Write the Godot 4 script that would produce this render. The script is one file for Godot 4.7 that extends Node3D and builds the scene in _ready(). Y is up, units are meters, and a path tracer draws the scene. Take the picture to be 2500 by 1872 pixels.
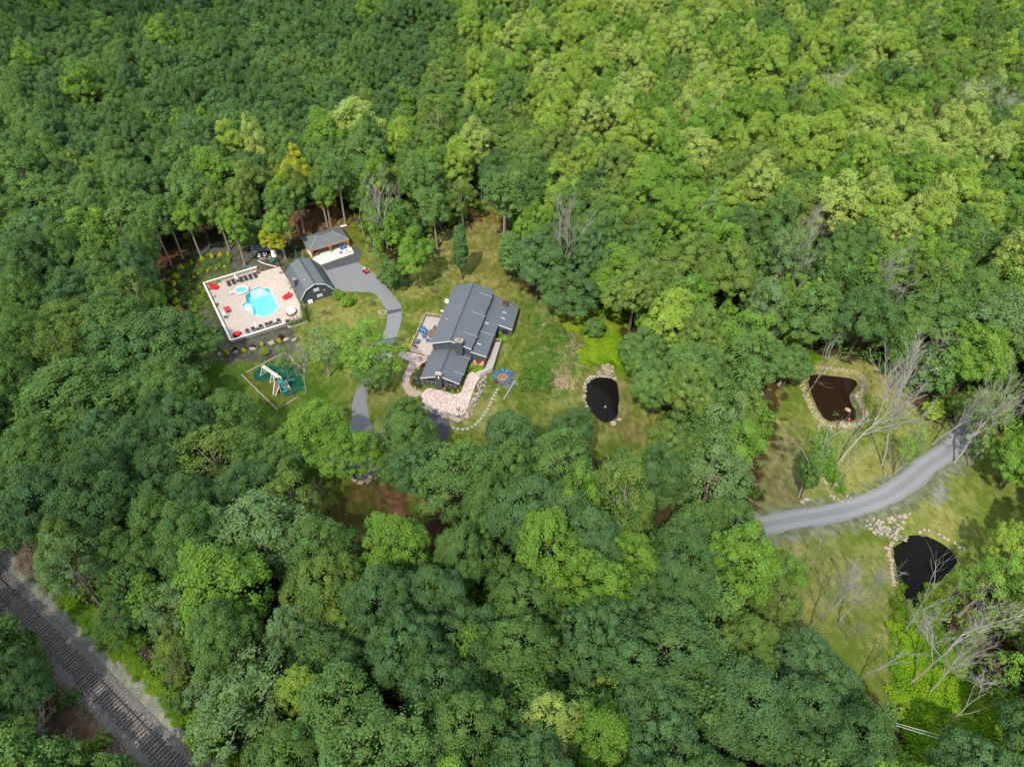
extends Node3D
# A hillside property in broadleaf forest, seen from a drone about 110 m above the yard. One unit is one metre; the yard lies at y = 0.
# Plan coordinates come from a survey of the yard: x to the east, z towards the railway.

var M = {}
var CROWN = {}
var TRUNK = {}
var names = {}
var rng = RandomNumberGenerator.new()
var relief = FastNoiseLite.new()
var patch = FastNoiseLite.new()
var speck = FastNoiseLite.new()

# ---------------------------------------------------------------- building it all
func _ready():
	var cam = Camera3D.new()
	cam.name = "camera"
	cam.position = Vector3(0, 110, 0)
	cam.rotation_degrees = Vector3(-45, 0, 0)
	cam.fov = 56.8
	cam.far = 6000.0
	add_child(cam)
	var env = Environment.new()
	env.tonemap_mode = Environment.TONE_MAPPER_LINEAR
	env.tonemap_exposure = 1.82
	env.background_mode = Environment.BG_SKY
	var sky = ProceduralSkyMaterial.new()
	sky.sky_top_color = Color(0.58, 0.63, 0.69)
	sky.sky_horizon_color = Color(0.86, 0.88, 0.9)
	sky.sky_curve = 0.2
	sky.ground_bottom_color = Color(0.12, 0.15, 0.1)
	sky.ground_horizon_color = Color(0.5, 0.55, 0.55)
	sky.sky_cover = cloud_cover()
	env.sky = Sky.new()
	env.sky.sky_material = sky
	env.background_energy_multiplier = 1.55
	env.sdfgi_enabled = true
	env.ssao_enabled = true
	env.ssil_enabled = true
	env.volumetric_fog_enabled = true
	env.volumetric_fog_density = 0.0
	var world = WorldEnvironment.new()
	world.name = "world"
	world.environment = env
	add_child(world)
	var sun = DirectionalLight3D.new()
	sun.name = "sun"
	sun.light_energy = 1.3
	sun.light_color = Color(1.0, 0.955, 0.88)
	sun.light_angular_distance = 0.5
	sun.shadow_enabled = true
	sun.look_at_from_position(Vector3.ZERO, Vector3(0.32 * 0.6, -0.79, -0.94 * 0.6))
	add_child(sun)

	clouds()
	make_materials()
	build_ground()
	make_species()
	bare_meshes()
	build_roads()
	house()
	gambrel_barn()
	pavilion()
	pool_terrace()
	pool_shed()
	fire_pit()
	play_set()
	court()
	railway()
	ponds()
	rocks()
	undergrowth()
	garden_plants()
	forest()
	bare_trees()
	wires()

func clouds():
	# unseen clouds 430 m above the land; out of view, placed to shade the far forest and the near woods
	var l = [[Vector3(-125, 430, 258), Vector3(190, 60, 120)], [Vector3(-205, 430, 215), Vector3(120, 60, 130)], [Vector3(-330, 440, -60), Vector3(330, 70, 170)], [Vector3(-90, 430, -95), Vector3(240, 60, 110)]]
	for c in l:
		var f = FogVolume.new()
		f.name = numbered("unseen_cloud")
		f.shape = RenderingServer.FOG_VOLUME_SHAPE_ELLIPSOID
		f.size = c[1]
		f.position = c[0]
		var m = FogMaterial.new()
		m.density = 0.012 if c[0].z < 100.0 else 0.008
		m.albedo = Color(1, 1, 1)
		f.material = m
		f.set_meta("kind", "structure")
		add_child(f)

# ---------------------------------------------------------------- naming
func numbered(called):
	var n = names.get(called, 0)
	names[called] = n + 1
	return called if n == 0 else "%s_%03d" % [called, n]

func tag(o, label, category = "", group = ""):
	o.set_meta("label", label)
	if category: o.set_meta("category", category)
	if group: o.set_meta("group", group)
	return o

func thing(called, label, category, at = Vector3.ZERO, turn = 0.0, group = ""):
	var o = Node3D.new()
	o.name = numbered(called)
	add_child(o)
	o.position = at
	o.rotation_degrees.y = turn
	return tag(o, label, category, group)

func structure(called, at = Vector3.ZERO, turn = 0.0):
	var o = Node3D.new()
	o.name = numbered(called)
	add_child(o)
	o.position = at
	o.rotation_degrees.y = turn
	o.set_meta("kind", "structure")
	return o

func part(parent, called, shape, material, kind = ""):
	var o = MeshInstance3D.new()
	o.name = called
	if shape is SurfaceTool:
		shape.generate_normals()
		shape.index()
		o.mesh = shape.commit()
	else:
		o.mesh = shape
	o.material_override = material
	parent.add_child(o, true)
	if kind: o.set_meta("kind", kind)
	return o

func ground_sheet(called, shape, material, kind = "structure"):
	var o = part(self, numbered(called), shape, material, kind)
	return o

func copy(o, at, turn, label, group = ""):
	var c = o.duplicate()
	c.name = numbered(String(o.name).rstrip("0123456789").rstrip("_"))
	add_child(c)
	c.position = at
	c.rotation_degrees.y = turn
	c.set_meta("label", label)
	if group: c.set_meta("group", group)
	return c

# ---------------------------------------------------------------- materials
func lin(r, g, b, a = 1.0):
	var c = Color(r, g, b, 1.0).linear_to_srgb()
	c.a = a
	return c

func grain(freq, low, high, octaves = 4, size = 256, cellular = false):
	var n = FastNoiseLite.new()
	n.seed = 11 + int(freq * 1000.0)
	n.noise_type = FastNoiseLite.TYPE_CELLULAR if cellular else FastNoiseLite.TYPE_SIMPLEX_SMOOTH
	if cellular: n.cellular_return_type = FastNoiseLite.RETURN_CELL_VALUE
	n.frequency = freq
	n.fractal_octaves = octaves
	if cellular: n.fractal_type = FastNoiseLite.FRACTAL_NONE
	var im = Image.create(size, size, false, Image.FORMAT_RGB8)
	for y in size:
		for x in size:
			# blended over the edges so that the tile repeats without a seam
			var u = float(x) / size
			var v = float(y) / size
			var w = 0.0
			if cellular:
				w = n.get_noise_2d(x, y)
			else:
				w = lerpf(lerpf(n.get_noise_2d(x + size, y + size), n.get_noise_2d(x, y + size), u), lerpf(n.get_noise_2d(x + size, y), n.get_noise_2d(x, y), u), v) * 1.5
			var k = clampf(w * 0.5 + 0.5, 0.0, 1.0)
			var c = low.lerp(high, k)
			im.set_pixel(x, y, c)
	return ImageTexture.create_from_image(im)

func mat(called, color, rough = 0.9, texture = null, metres = 4.0, world = true):
	var m = StandardMaterial3D.new()
	m.resource_name = called
	m.albedo_color = color
	m.roughness = rough
	m.metallic_specular = 0.35
	if texture:
		m.albedo_texture = texture
		m.uv1_triplanar = true
		m.uv1_world_triplanar = world
		m.uv1_scale = Vector3.ONE / metres
	M[called] = m
	return m

func make_materials():
	var g = func(k): return Color(k, k, k)
	var fine = grain(0.09, g.call(0.62), g.call(1.0), 4)
	var soft = grain(0.05, g.call(0.84), g.call(1.0), 5)
	var pave = grain(0.2, Color(0.8, 0.76, 0.74), Color(1, 0.99, 0.98), 2, 256, true)
	var flag = grain(0.14, Color(0.72, 0.68, 0.69), Color(1, 0.98, 0.96), 2, 256, true)
	var streak = grain(0.07, g.call(0.72), g.call(1.0), 3)
	var mottle = grain(0.045, g.call(0.66), g.call(1.0), 4)
	var stone = grain(0.05, Color(0.55, 0.53, 0.5), Color(1, 0.98, 0.95), 5)
	var turf = grain(0.13, Color(0.3, 0.36, 0.26), Color(1.0, 1.0, 0.95), 4, 512)
	var gm = mat("ground", Color.WHITE, 1.0, turf, 13.0)
	gm.vertex_color_use_as_albedo = true
	gm.metallic_specular = 0.1
	mat("asphalt", lin(0.15, 0.158, 0.172), 0.95, soft, 7.0)
	mat("asphalt_dark", lin(0.055, 0.055, 0.068), 0.95, soft, 6.0)
	mat("gravel_road", lin(0.2, 0.212, 0.233), 1.0, fine, 5.0)
	mat("gravel_wheel", lin(0.245, 0.257, 0.278), 1.0, fine, 5.3)
	mat("gravel_edge", lin(0.24, 0.25, 0.23), 1.0, fine, 4.0)
	mat("pavers", lin(0.42, 0.385, 0.362), 0.9, pave, 6.5)
	mat("patio", lin(0.5, 0.43, 0.4), 0.9, flag, 8.0)
	mat("walk", lin(0.34, 0.29, 0.28), 0.95, flag, 6.0)
	mat("white_cap", lin(0.64, 0.62, 0.59), 0.7)
	mat("wall_face", lin(0.4, 0.37, 0.34), 0.9, stone, 2.0)
	mat("coping", lin(0.42, 0.36, 0.34), 0.8)
	mat("tub_stone", lin(0.62, 0.6, 0.57), 0.8, soft, 2.0)
	mat("pool_floor", lin(0.15, 0.74, 0.8), 0.6, soft, 9.0)
	mat("pool_shelf", lin(0.5, 0.8, 0.84), 0.6, soft, 5.0)
	mat("pool_wall", lin(0.05, 0.36, 0.46), 0.6)
	mat("tub_floor", lin(0.12, 0.5, 0.47), 0.6)
	mat("pool_water", lin(0.1, 0.62, 0.75, 0.14), 0.04).transparency = BaseMaterial3D.TRANSPARENCY_ALPHA
	mat("pond_water", lin(0.005, 0.0045, 0.004), 0.06)
	mat("brown_water", lin(0.014, 0.008, 0.005), 0.06)
	M.brown_water.metallic_specular = 0.17
	M.pond_water.metallic_specular = 0.17
	mat("pond_bank", lin(0.09, 0.075, 0.06), 1.0, stone, 3.0)
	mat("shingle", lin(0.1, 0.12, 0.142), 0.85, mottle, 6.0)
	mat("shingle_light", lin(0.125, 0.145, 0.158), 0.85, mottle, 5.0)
	mat("shingle_ridge", lin(0.06, 0.07, 0.088), 0.85, fine, 2.0)
	mat("flashing", lin(0.15, 0.172, 0.195), 0.6)
	mat("siding", lin(0.068, 0.078, 0.094), 0.8, streak, 2.0)
	mat("siding_barn", lin(0.055, 0.062, 0.078), 0.8, streak, 2.0)
	mat("trim", lin(0.42, 0.46, 0.5), 0.6)
	mat("white", lin(0.78, 0.78, 0.76), 0.6)
	mat("glass", lin(0.02, 0.025, 0.03), 0.05)
	M.glass.metallic_specular = 0.6
	mat("pale_glass", lin(0.3, 0.36, 0.38), 0.15)
	mat("window_dark", lin(0.016, 0.013, 0.03), 0.15)
	mat("stone_wall", lin(0.19, 0.14, 0.12), 0.95, stone, 1.3)
	mat("chimney_stone", lin(0.4, 0.36, 0.33), 0.95, stone, 1.0)
	mat("deck_wood", lin(0.4, 0.37, 0.35), 0.9, streak, 3.0)
	mat("rail_wood", lin(0.34, 0.3, 0.27), 0.9, streak, 2.0)
	mat("timber", lin(0.42, 0.17, 0.045), 0.7, streak, 1.5)
	mat("brown_wood", lin(0.13, 0.075, 0.05), 0.9, streak, 1.5)
	mat("grey_wood", lin(0.22, 0.2, 0.19), 0.95, streak, 1.5)
	mat("concrete", lin(0.66, 0.57, 0.48), 0.9, soft, 5.0)
	mat("red_cushion", lin(0.55, 0.012, 0.022), 0.85)
	mat("red_pattern", lin(0.5, 0.03, 0.05), 0.85)
	mat("wicker", lin(0.03, 0.024, 0.024), 0.8)
	mat("canvas", lin(0.82, 0.8, 0.76), 0.9)
	M.canvas.backlight_enabled = true
	M.canvas.backlight = Color(0.3, 0.3, 0.28)
	mat("blue_plastic", lin(0.018, 0.115, 0.3), 0.5)
	mat("blue_cushion", lin(0.03, 0.09, 0.24), 0.9)
	mat("orange_cushion", lin(0.6, 0.16, 0.07), 0.9)
	mat("black_metal", lin(0.015, 0.015, 0.017), 0.5)
	mat("steel", lin(0.4, 0.42, 0.44), 0.35)
	mat("brick", lin(0.45, 0.2, 0.12), 0.9, stone, 0.8)
	mat("ash", lin(0.12, 0.11, 0.1), 1.0)
	mat("teal_plastic", lin(0.012, 0.13, 0.12), 0.4)
	mat("teal_roof", lin(0.015, 0.16, 0.165), 0.6)
	mat("play_white", lin(0.62, 0.6, 0.56), 0.7)
	mat("play_brown", lin(0.2, 0.12, 0.085), 0.85, streak, 1.0)
	mat("red_paint", lin(0.45, 0.02, 0.03), 0.4)
	mat("rubber", lin(0.02, 0.02, 0.02), 0.8)
	mat("boulder", lin(0.42, 0.39, 0.36), 0.95, stone, 1.4, false)
	mat("boulder_tan", lin(0.44, 0.38, 0.32), 0.95, stone, 1.4, false)
	mat("boulder_grey", lin(0.27, 0.275, 0.28), 0.95, stone, 1.4, false)
	mat("flagstone", lin(0.37, 0.42, 0.41), 0.9, stone, 1.2)
	mat("rim_stone", lin(0.5, 0.42, 0.33), 0.95, stone, 1.0)
	mat("ballast", lin(0.21, 0.195, 0.182), 1.0, fine, 2.4)
	mat("ballast_stone", lin(0.28, 0.27, 0.265), 1.0)
	mat("tie_wood", lin(0.062, 0.048, 0.04), 0.95, streak, 0.9)
	mat("tie_wood_pale", lin(0.095, 0.078, 0.066), 0.95, streak, 0.9)
	mat("rail_steel", lin(0.035, 0.036, 0.042), 0.3)
	M.rail_steel.metallic = 0.2
	mat("bark", lin(0.13, 0.11, 0.095), 1.0, stone, 1.6, false)
	mat("bark_pale", lin(0.3, 0.28, 0.26), 1.0, stone, 1.6, false)
	mat("dead_wood", lin(0.42, 0.425, 0.42), 1.0, stone, 1.5, false)
	mat("cable", lin(0.5, 0.5, 0.5), 0.6)
	mat("leaf", Color.WHITE, 0.62)
	M.leaf.vertex_color_use_as_albedo = true
	M.leaf.metallic_specular = 0.14
	M.leaf.backlight_enabled = true
	M.leaf.backlight = Color(0.58, 0.62, 0.26)
	mat("grass", Color.WHITE, 0.8)
	M.grass.vertex_color_use_as_albedo = true
	M.grass.metallic_specular = 0.15

# ---------------------------------------------------------------- shapes
func mesh(smooth = false):
	var st = SurfaceTool.new()
	st.begin(Mesh.PRIMITIVE_TRIANGLES)
	st.set_smooth_group(0 if smooth else -1)
	return st

func tri(st, a, b, c):                      # anticlockwise seen from outside
	st.add_vertex(a)
	st.add_vertex(c)
	st.add_vertex(b)

func quad(st, a, b, c, d):
	tri(st, a, b, c)
	tri(st, a, c, d)

func solid(st, bottom, top):                # two rings of equal length, anticlockwise seen from above
	var n = bottom.size()
	for i in n:
		var j = (i + 1) % n
		quad(st, bottom[i], bottom[j], top[j], top[i])
	for i in range(1, n - 1):
		tri(st, top[0], top[i], top[i + 1])
		tri(st, bottom[0], bottom[i + 1], bottom[i])

func box(st, c, s, turn = Basis()):
	var h = s / 2.0
	var lo = []
	var hi = []
	for k in [Vector2(-1, 1), Vector2(1, 1), Vector2(1, -1), Vector2(-1, -1)]:
		lo.append(c + turn * Vector3(k.x * h.x, -h.y, k.y * h.z))
		hi.append(c + turn * Vector3(k.x * h.x, h.y, k.y * h.z))
	solid(st, lo, hi)

func yaw(degrees):
	return Basis(Vector3.UP, deg_to_rad(degrees))

func bar(st, a, b, w, h):                   # a rectangular bar from a to b
	var d = (b - a)
	var z = d.normalized()
	var up = Vector3.UP if absf(z.y) < 0.95 else Vector3.RIGHT
	var x = up.cross(z).normalized()
	var y = z.cross(x)
	box(st, (a + b) / 2.0, Vector3(w, h, d.length()), Basis(x, y, z))

func above(poly):                           # the outline turned so that it runs anticlockwise seen from above
	var area = 0.0
	for i in poly.size():
		var p = poly[i]
		var q = poly[(i + 1) % poly.size()]
		area += p.x * q.y - q.x * p.y
	var out = PackedVector2Array(poly)
	if area > 0.0: out.reverse()
	return out

func prism(st, poly, y0, y1, floor_too = false):
	var p = above(poly)
	var index = Geometry2D.triangulate_polygon(p)
	for i in range(0, index.size(), 3):
		var t = [p[index[i]], p[index[i + 1]], p[index[i + 2]]]
		if (t[1] - t[0]).cross(t[2] - t[0]) > 0.0: t.reverse()
		tri(st, Vector3(t[0].x, y1, t[0].y), Vector3(t[1].x, y1, t[1].y), Vector3(t[2].x, y1, t[2].y))
		if floor_too: tri(st, Vector3(t[0].x, y0, t[0].y), Vector3(t[2].x, y0, t[2].y), Vector3(t[1].x, y0, t[1].y))
	for i in p.size():
		var a = p[i]
		var b = p[(i + 1) % p.size()]
		quad(st, Vector3(a.x, y0, a.y), Vector3(b.x, y0, b.y), Vector3(b.x, y1, b.y), Vector3(a.x, y1, a.y))

func basin(st, poly, y0, y1):               # the inside of a pit: walls that face inwards
	var p = above(poly)
	for i in p.size():
		var a = p[i]
		var b = p[(i + 1) % p.size()]
		quad(st, Vector3(b.x, y0, b.y), Vector3(a.x, y0, a.y), Vector3(a.x, y1, a.y), Vector3(b.x, y1, b.y))

func slab(st, pts, thick):                  # a sloping plate: pts are its upper corners, anticlockwise seen from above
	var lo = []
	for p in pts: lo.append(p - Vector3(0, thick, 0))
	solid(st, lo, pts)

func tube(st, pts, radii, sides = 6, cap = true):
	var rings = []
	for i in pts.size():
		var d = (pts[min(i + 1, pts.size() - 1)] - pts[max(i - 1, 0)]).normalized()
		var side = d.cross(Vector3.UP if absf(d.y) < 0.9 else Vector3.RIGHT).normalized()
		var other = d.cross(side)
		var ring = []
		for k in sides:
			var a = TAU * k / sides
			ring.append(pts[i] + (side * cos(a) + other * sin(a)) * radii[i])
		rings.append(ring)
	for i in pts.size() - 1:
		for k in sides:
			var j = (k + 1) % sides
			quad(st, rings[i][k], rings[i][j], rings[i + 1][j], rings[i + 1][k])
	if cap:
		var last = rings[pts.size() - 1]
		for k in range(1, sides - 1): tri(st, last[0], last[k], last[k + 1])

func lathe(st, profile, c = Vector3.ZERO, sides = 16):     # profile: Vector2(radius, height), from bottom to top
	for i in profile.size() - 1:
		for k in sides:
			var a = TAU * k / sides
			var b = TAU * (k + 1) / sides
			var p = profile[i]
			var q = profile[i + 1]
			quad(st, c + Vector3(sin(a) * p.x, p.y, cos(a) * p.x), c + Vector3(sin(b) * p.x, p.y, cos(b) * p.x), c + Vector3(sin(b) * q.x, q.y, cos(b) * q.x), c + Vector3(sin(a) * q.x, q.y, cos(a) * q.x))

func rock(st, c, size, turn = 0.0, rings = 4, sides = 7):
	var b = yaw(turn)
	var grid = []
	for i in rings + 1:
		var lat = PI * i / rings
		var row = []
		for k in sides:
			var a = TAU * k / sides
			var wob = 0.8 + 0.35 * rng.randf()
			if i == 0 or i == rings: wob = 0.85
			var v = Vector3(sin(lat) * cos(a), -cos(lat), sin(lat) * sin(a)) * wob
			v.y = clampf(v.y, -0.6, 0.72)
			row.append(c + b * (v * size / 2.0))
		grid.append(row)
	for i in rings:
		for k in sides:
			var j = (k + 1) % sides
			if i == 0: tri(st, grid[0][0], grid[1][k], grid[1][j])
			elif i == rings - 1: tri(st, grid[i][k], grid[rings][0], grid[i][j])
			else: quad(st, grid[i][j], grid[i][k], grid[i + 1][k], grid[i + 1][j])

func smooth(pts, steps = 6, closed = false):   # a curve through the points
	var out = []
	var n = pts.size()
	var last = n if closed else n - 1
	for i in last:
		var p0 = pts[(i - 1 + n) % n] if closed or i > 0 else pts[0]
		var p1 = pts[i]
		var p2 = pts[(i + 1) % n]
		var p3 = pts[(i + 2) % n] if closed or i + 2 < n else pts[n - 1]
		for s in steps:
			out.append(p1.cubic_interpolate(p2, p0, p3, float(s) / steps))
	if not closed: out.append(pts[n - 1])
	return out

func ribbon(st, line, wide, y, rough = 0.0, off = 0.0):     # a strip along a line
	var n = line.size()
	var l = []
	var r = []
	for i in n:
		var d = (line[min(i + 1, n - 1)] - line[max(i - 1, 0)]).normalized()
		var side = Vector2(-d.y, d.x)
		var w = wide[i] if wide is Array else wide
		var jit = rough * (speck.get_noise_2d(line[i].x * 1.5, line[i].y * 1.5))
		var jit2 = rough * (speck.get_noise_2d(line[i].x * 1.5 + 300.0, line[i].y * 1.5))
		var a = line[i] + side * (off + w / 2.0 + jit)
		var b = line[i] + side * (off - w / 2.0 + jit2)
		l.append(Vector3(a.x, y, a.y))
		r.append(Vector3(b.x, y, b.y))
	for i in n - 1:
		quad(st, l[i], l[i + 1], r[i + 1], r[i])

func v3(p, y = 0.0):
	return Vector3(p.x, y, p.y)

# ---------------------------------------------------------------- plants
const TONES = {
	"dark": Vector3(0.06, 0.116, 0.039), "blue": Vector3(0.063, 0.124, 0.045), "green": Vector3(0.08, 0.15, 0.04), "olive": Vector3(0.101, 0.16, 0.036),
	"fresh": Vector3(0.103, 0.196, 0.03), "lime": Vector3(0.162, 0.25, 0.04), "pale": Vector3(0.205, 0.282, 0.066), "grey": Vector3(0.1, 0.164, 0.06),
	"yellow": Vector3(0.22, 0.25, 0.02), "gold": Vector3(0.36, 0.34, 0.022), "plum": Vector3(0.07, 0.018, 0.032), "blueish": Vector3(0.07, 0.12, 0.13),
	"moss": Vector3(0.11, 0.21, 0.022), "spruce": Vector3(0.085, 0.14, 0.13), "needle": Vector3(0.03, 0.065, 0.028), "cedar": Vector3(0.075, 0.15, 0.022),
}

func scatter_leaves(clumps, per, size, tone, droop, sparse_below = -0.35, wide = 0.62, fuzz = 0.16):
	# clumps: [centre, radius, outward]; every leaf is a folded diamond of its own
	var total = 0
	for c in clumps: total += int(per * c[1] * c[1] * (c[3] if c.size() > 3 else 1.0))
	var pos = PackedVector3Array()
	var nor = PackedVector3Array()
	var col = PackedColorArray()
	var idx = PackedInt32Array()
	pos.resize(total * 4)
	nor.resize(total * 4)
	col.resize(total * 4)
	idx.resize(total * 6)
	var v = 0
	var q = 0
	for c in clumps:
		var out = c[2]
		var cr = c[1]
		var shade = 0.86 + 0.28 * rng.randf()
		var warm = rng.randf_range(-0.07, 0.1)
		var base = Color(tone.x * shade * (1.0 + warm), tone.y * shade, tone.z * shade * (1.0 - warm))
		for i in int(per * cr * cr * (c[3] if c.size() > 3 else 1.0)):
			var d = Vector3(rng.randf_range(-1, 1), rng.randf_range(-1, 1), rng.randf_range(-1, 1)) + out * 0.75
			if d.y < sparse_below: d.y = -d.y * 0.6
			d = d.normalized()
			var p = c[0] + d * cr * ((0.4 + 0.6 * sqrt(rng.randf())) if c.size() < 4 and rng.randf() > fuzz else (rng.randf_range(0.95, 1.4) if c.size() < 4 else rng.randf_range(0.86, 1.06)))
			p.y += droop * cr * rng.randf() * maxf(d.y, 0.0)
			var n = (d * 0.9 + out * 0.5 + Vector3(rng.randf_range(-0.85, 0.85), rng.randf_range(-0.5, 0.85), rng.randf_range(-0.85, 0.85))).normalized()
			var t = n.cross(Vector3(rng.randf_range(-1, 1), rng.randf_range(-1, 1), rng.randf_range(-1, 1))).normalized()
			var b = n.cross(t)
			var s = size * (0.65 + 0.7 * rng.randf())
			var sunk = n * s * 0.22
			pos[v] = p + t * s - sunk
			pos[v + 1] = p + b * s * wide
			pos[v + 2] = p - t * s - sunk
			pos[v + 3] = p - b * s * wide
			var soft = (n * 0.75 + d * 0.45 + out * 0.2).normalized()
			var k = 0.8 + 0.4 * rng.randf()
			var cc = Color(base.r * k, base.g * k, base.b * k)
			for e in 4:
				nor[v + e] = soft
				col[v + e] = cc
			idx[q] = v
			idx[q + 1] = v + 2
			idx[q + 2] = v + 1
			idx[q + 3] = v
			idx[q + 4] = v + 3
			idx[q + 5] = v + 2
			v += 4
			q += 6
	var a = []
	a.resize(Mesh.ARRAY_MAX)
	a[Mesh.ARRAY_VERTEX] = pos
	a[Mesh.ARRAY_NORMAL] = nor
	a[Mesh.ARRAY_COLOR] = col
	a[Mesh.ARRAY_INDEX] = idx
	var m = ArrayMesh.new()
	m.add_surface_from_arrays(Mesh.PRIMITIVE_TRIANGLES, a)
	return m

func dome(count, radius, low, high, lump, uneven, reach = -0.45, inner = 0.2):
	# clump centres over a crown of several overlapping lobes between two heights
	var lobes = []
	var cy = lerpf(low, high, 0.42)
	var n_lobes = 3 + int(uneven * 14.0) + rng.randi() % 3
	if count < 40 or radius < 2.5: n_lobes = 2
	lobes.append([Vector3(0, cy, 0), radius * 0.62, high - cy, cy - low])
	for i in n_lobes:
		var a = TAU * (i + rng.randf() * 0.7) / n_lobes
		var r = radius * rng.randf_range(0.3, 0.52)
		var o = (radius - r) * rng.randf_range(0.8, 1.15)
		var top = lerpf(cy + (high - cy) * 0.25, high, rng.randf() * 0.8)
		var mid = lerpf(low, top, 0.5)
		lobes.append([Vector3(cos(a) * o, mid, sin(a) * o), r, top - mid, (mid - low) * 0.8])
	var total = 0.0
	for l in lobes: total += l[1] * l[1]
	var out = []
	for l in lobes:                          # leaves between the clumps
		var rim = minf(l[1], (l[2] + l[3]) * 0.5)
		if radius > 2.5: out.append([l[0] + Vector3(0, maxf(l[2] - rim, 0.0) * 0.8, 0), rim * 0.93, Vector3(0, 0.6, 0), 0.1])
	for li in lobes.size():
		var l = lobes[li]
		var share = maxi(6, int(count * 1.45 * l[1] * l[1] / total))
		for i in share:
			var y = clampf(lerpf(1.0, reach, (i + 0.5) / share) + rng.randf_range(-0.1, 0.1), reach, 1.0)
			var a = i * 2.39996 + rng.randf_range(-0.4, 0.4) + li
			var rr = sqrt(maxf(0.0, 1.0 - y * y))
			var d = Vector3(cos(a) * rr, y, sin(a) * rr)
			var r = lump * radius * (0.6 + 0.85 * pow(rng.randf(), 1.4))
			var k = 1.0 + rng.randf_range(-1.0, 0.8) * uneven * 0.7
			var p = l[0] + Vector3(d.x * maxf(l[1] - r * 0.6, 0.1) * k, d.y * (l[2] if d.y > 0.0 else l[3]) * k - (r * 0.6 if d.y > 0.0 else 0.0), d.z * maxf(l[1] - r * 0.6, 0.1) * k)
			var buried = false
			for m in lobes.size():
				if m != li:
					var q = p - lobes[m][0]
					var e = Vector3(q.x / lobes[m][1], q.y / (lobes[m][2] if q.y > 0.0 else lobes[m][3]), q.z / lobes[m][1])
					if e.length() < 0.72: buried = true
			if buried and rng.randf() > inner: continue
			out.append([p, r, (d + Vector3(0, 0.3, 0)).normalized()])
	return out

func limbs(clumps, trunk_top, thick, fork, count, lean = 0.0):
	var st = mesh(true)
	var bend = Vector3(rng.randf_range(-1, 1), 0, rng.randf_range(-1, 1)) * lean
	var spine = [Vector3(0, -0.6, 0), Vector3(0, 0.4, 0), bend * 0.4 + Vector3(0, fork * 0.5, 0), bend + Vector3(0, fork, 0), bend * 0.6 + Vector3(0, trunk_top, 0)]
	tube(st, spine, [thick * 1.5, thick * 1.05, thick * 0.9, thick * 0.72, thick * 0.14], 8)
	for i in count:
		var c = clumps[mini(6 + int(float(i) / count * clumps.size() * 0.85), clumps.size() - 1)]
		var h = lerpf(fork * 0.8, trunk_top * 0.85, rng.randf())
		var from = spine[2].lerp(spine[3], clampf((h - spine[2].y) / maxf(spine[3].y - spine[2].y, 0.1), 0.0, 1.0)) if h < fork else spine[3].lerp(spine[4], (h - fork) / maxf(trunk_top - fork, 0.1))
		var mid = from.lerp(c[0], 0.5) + Vector3(0, 0.08 * (c[0] - from).length(), 0)
		tube(st, [from, mid, c[0]], [thick * 0.38, thick * 0.22, thick * 0.06], 5, false)
	st.generate_normals()
	st.index()
	return st.commit()

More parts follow.
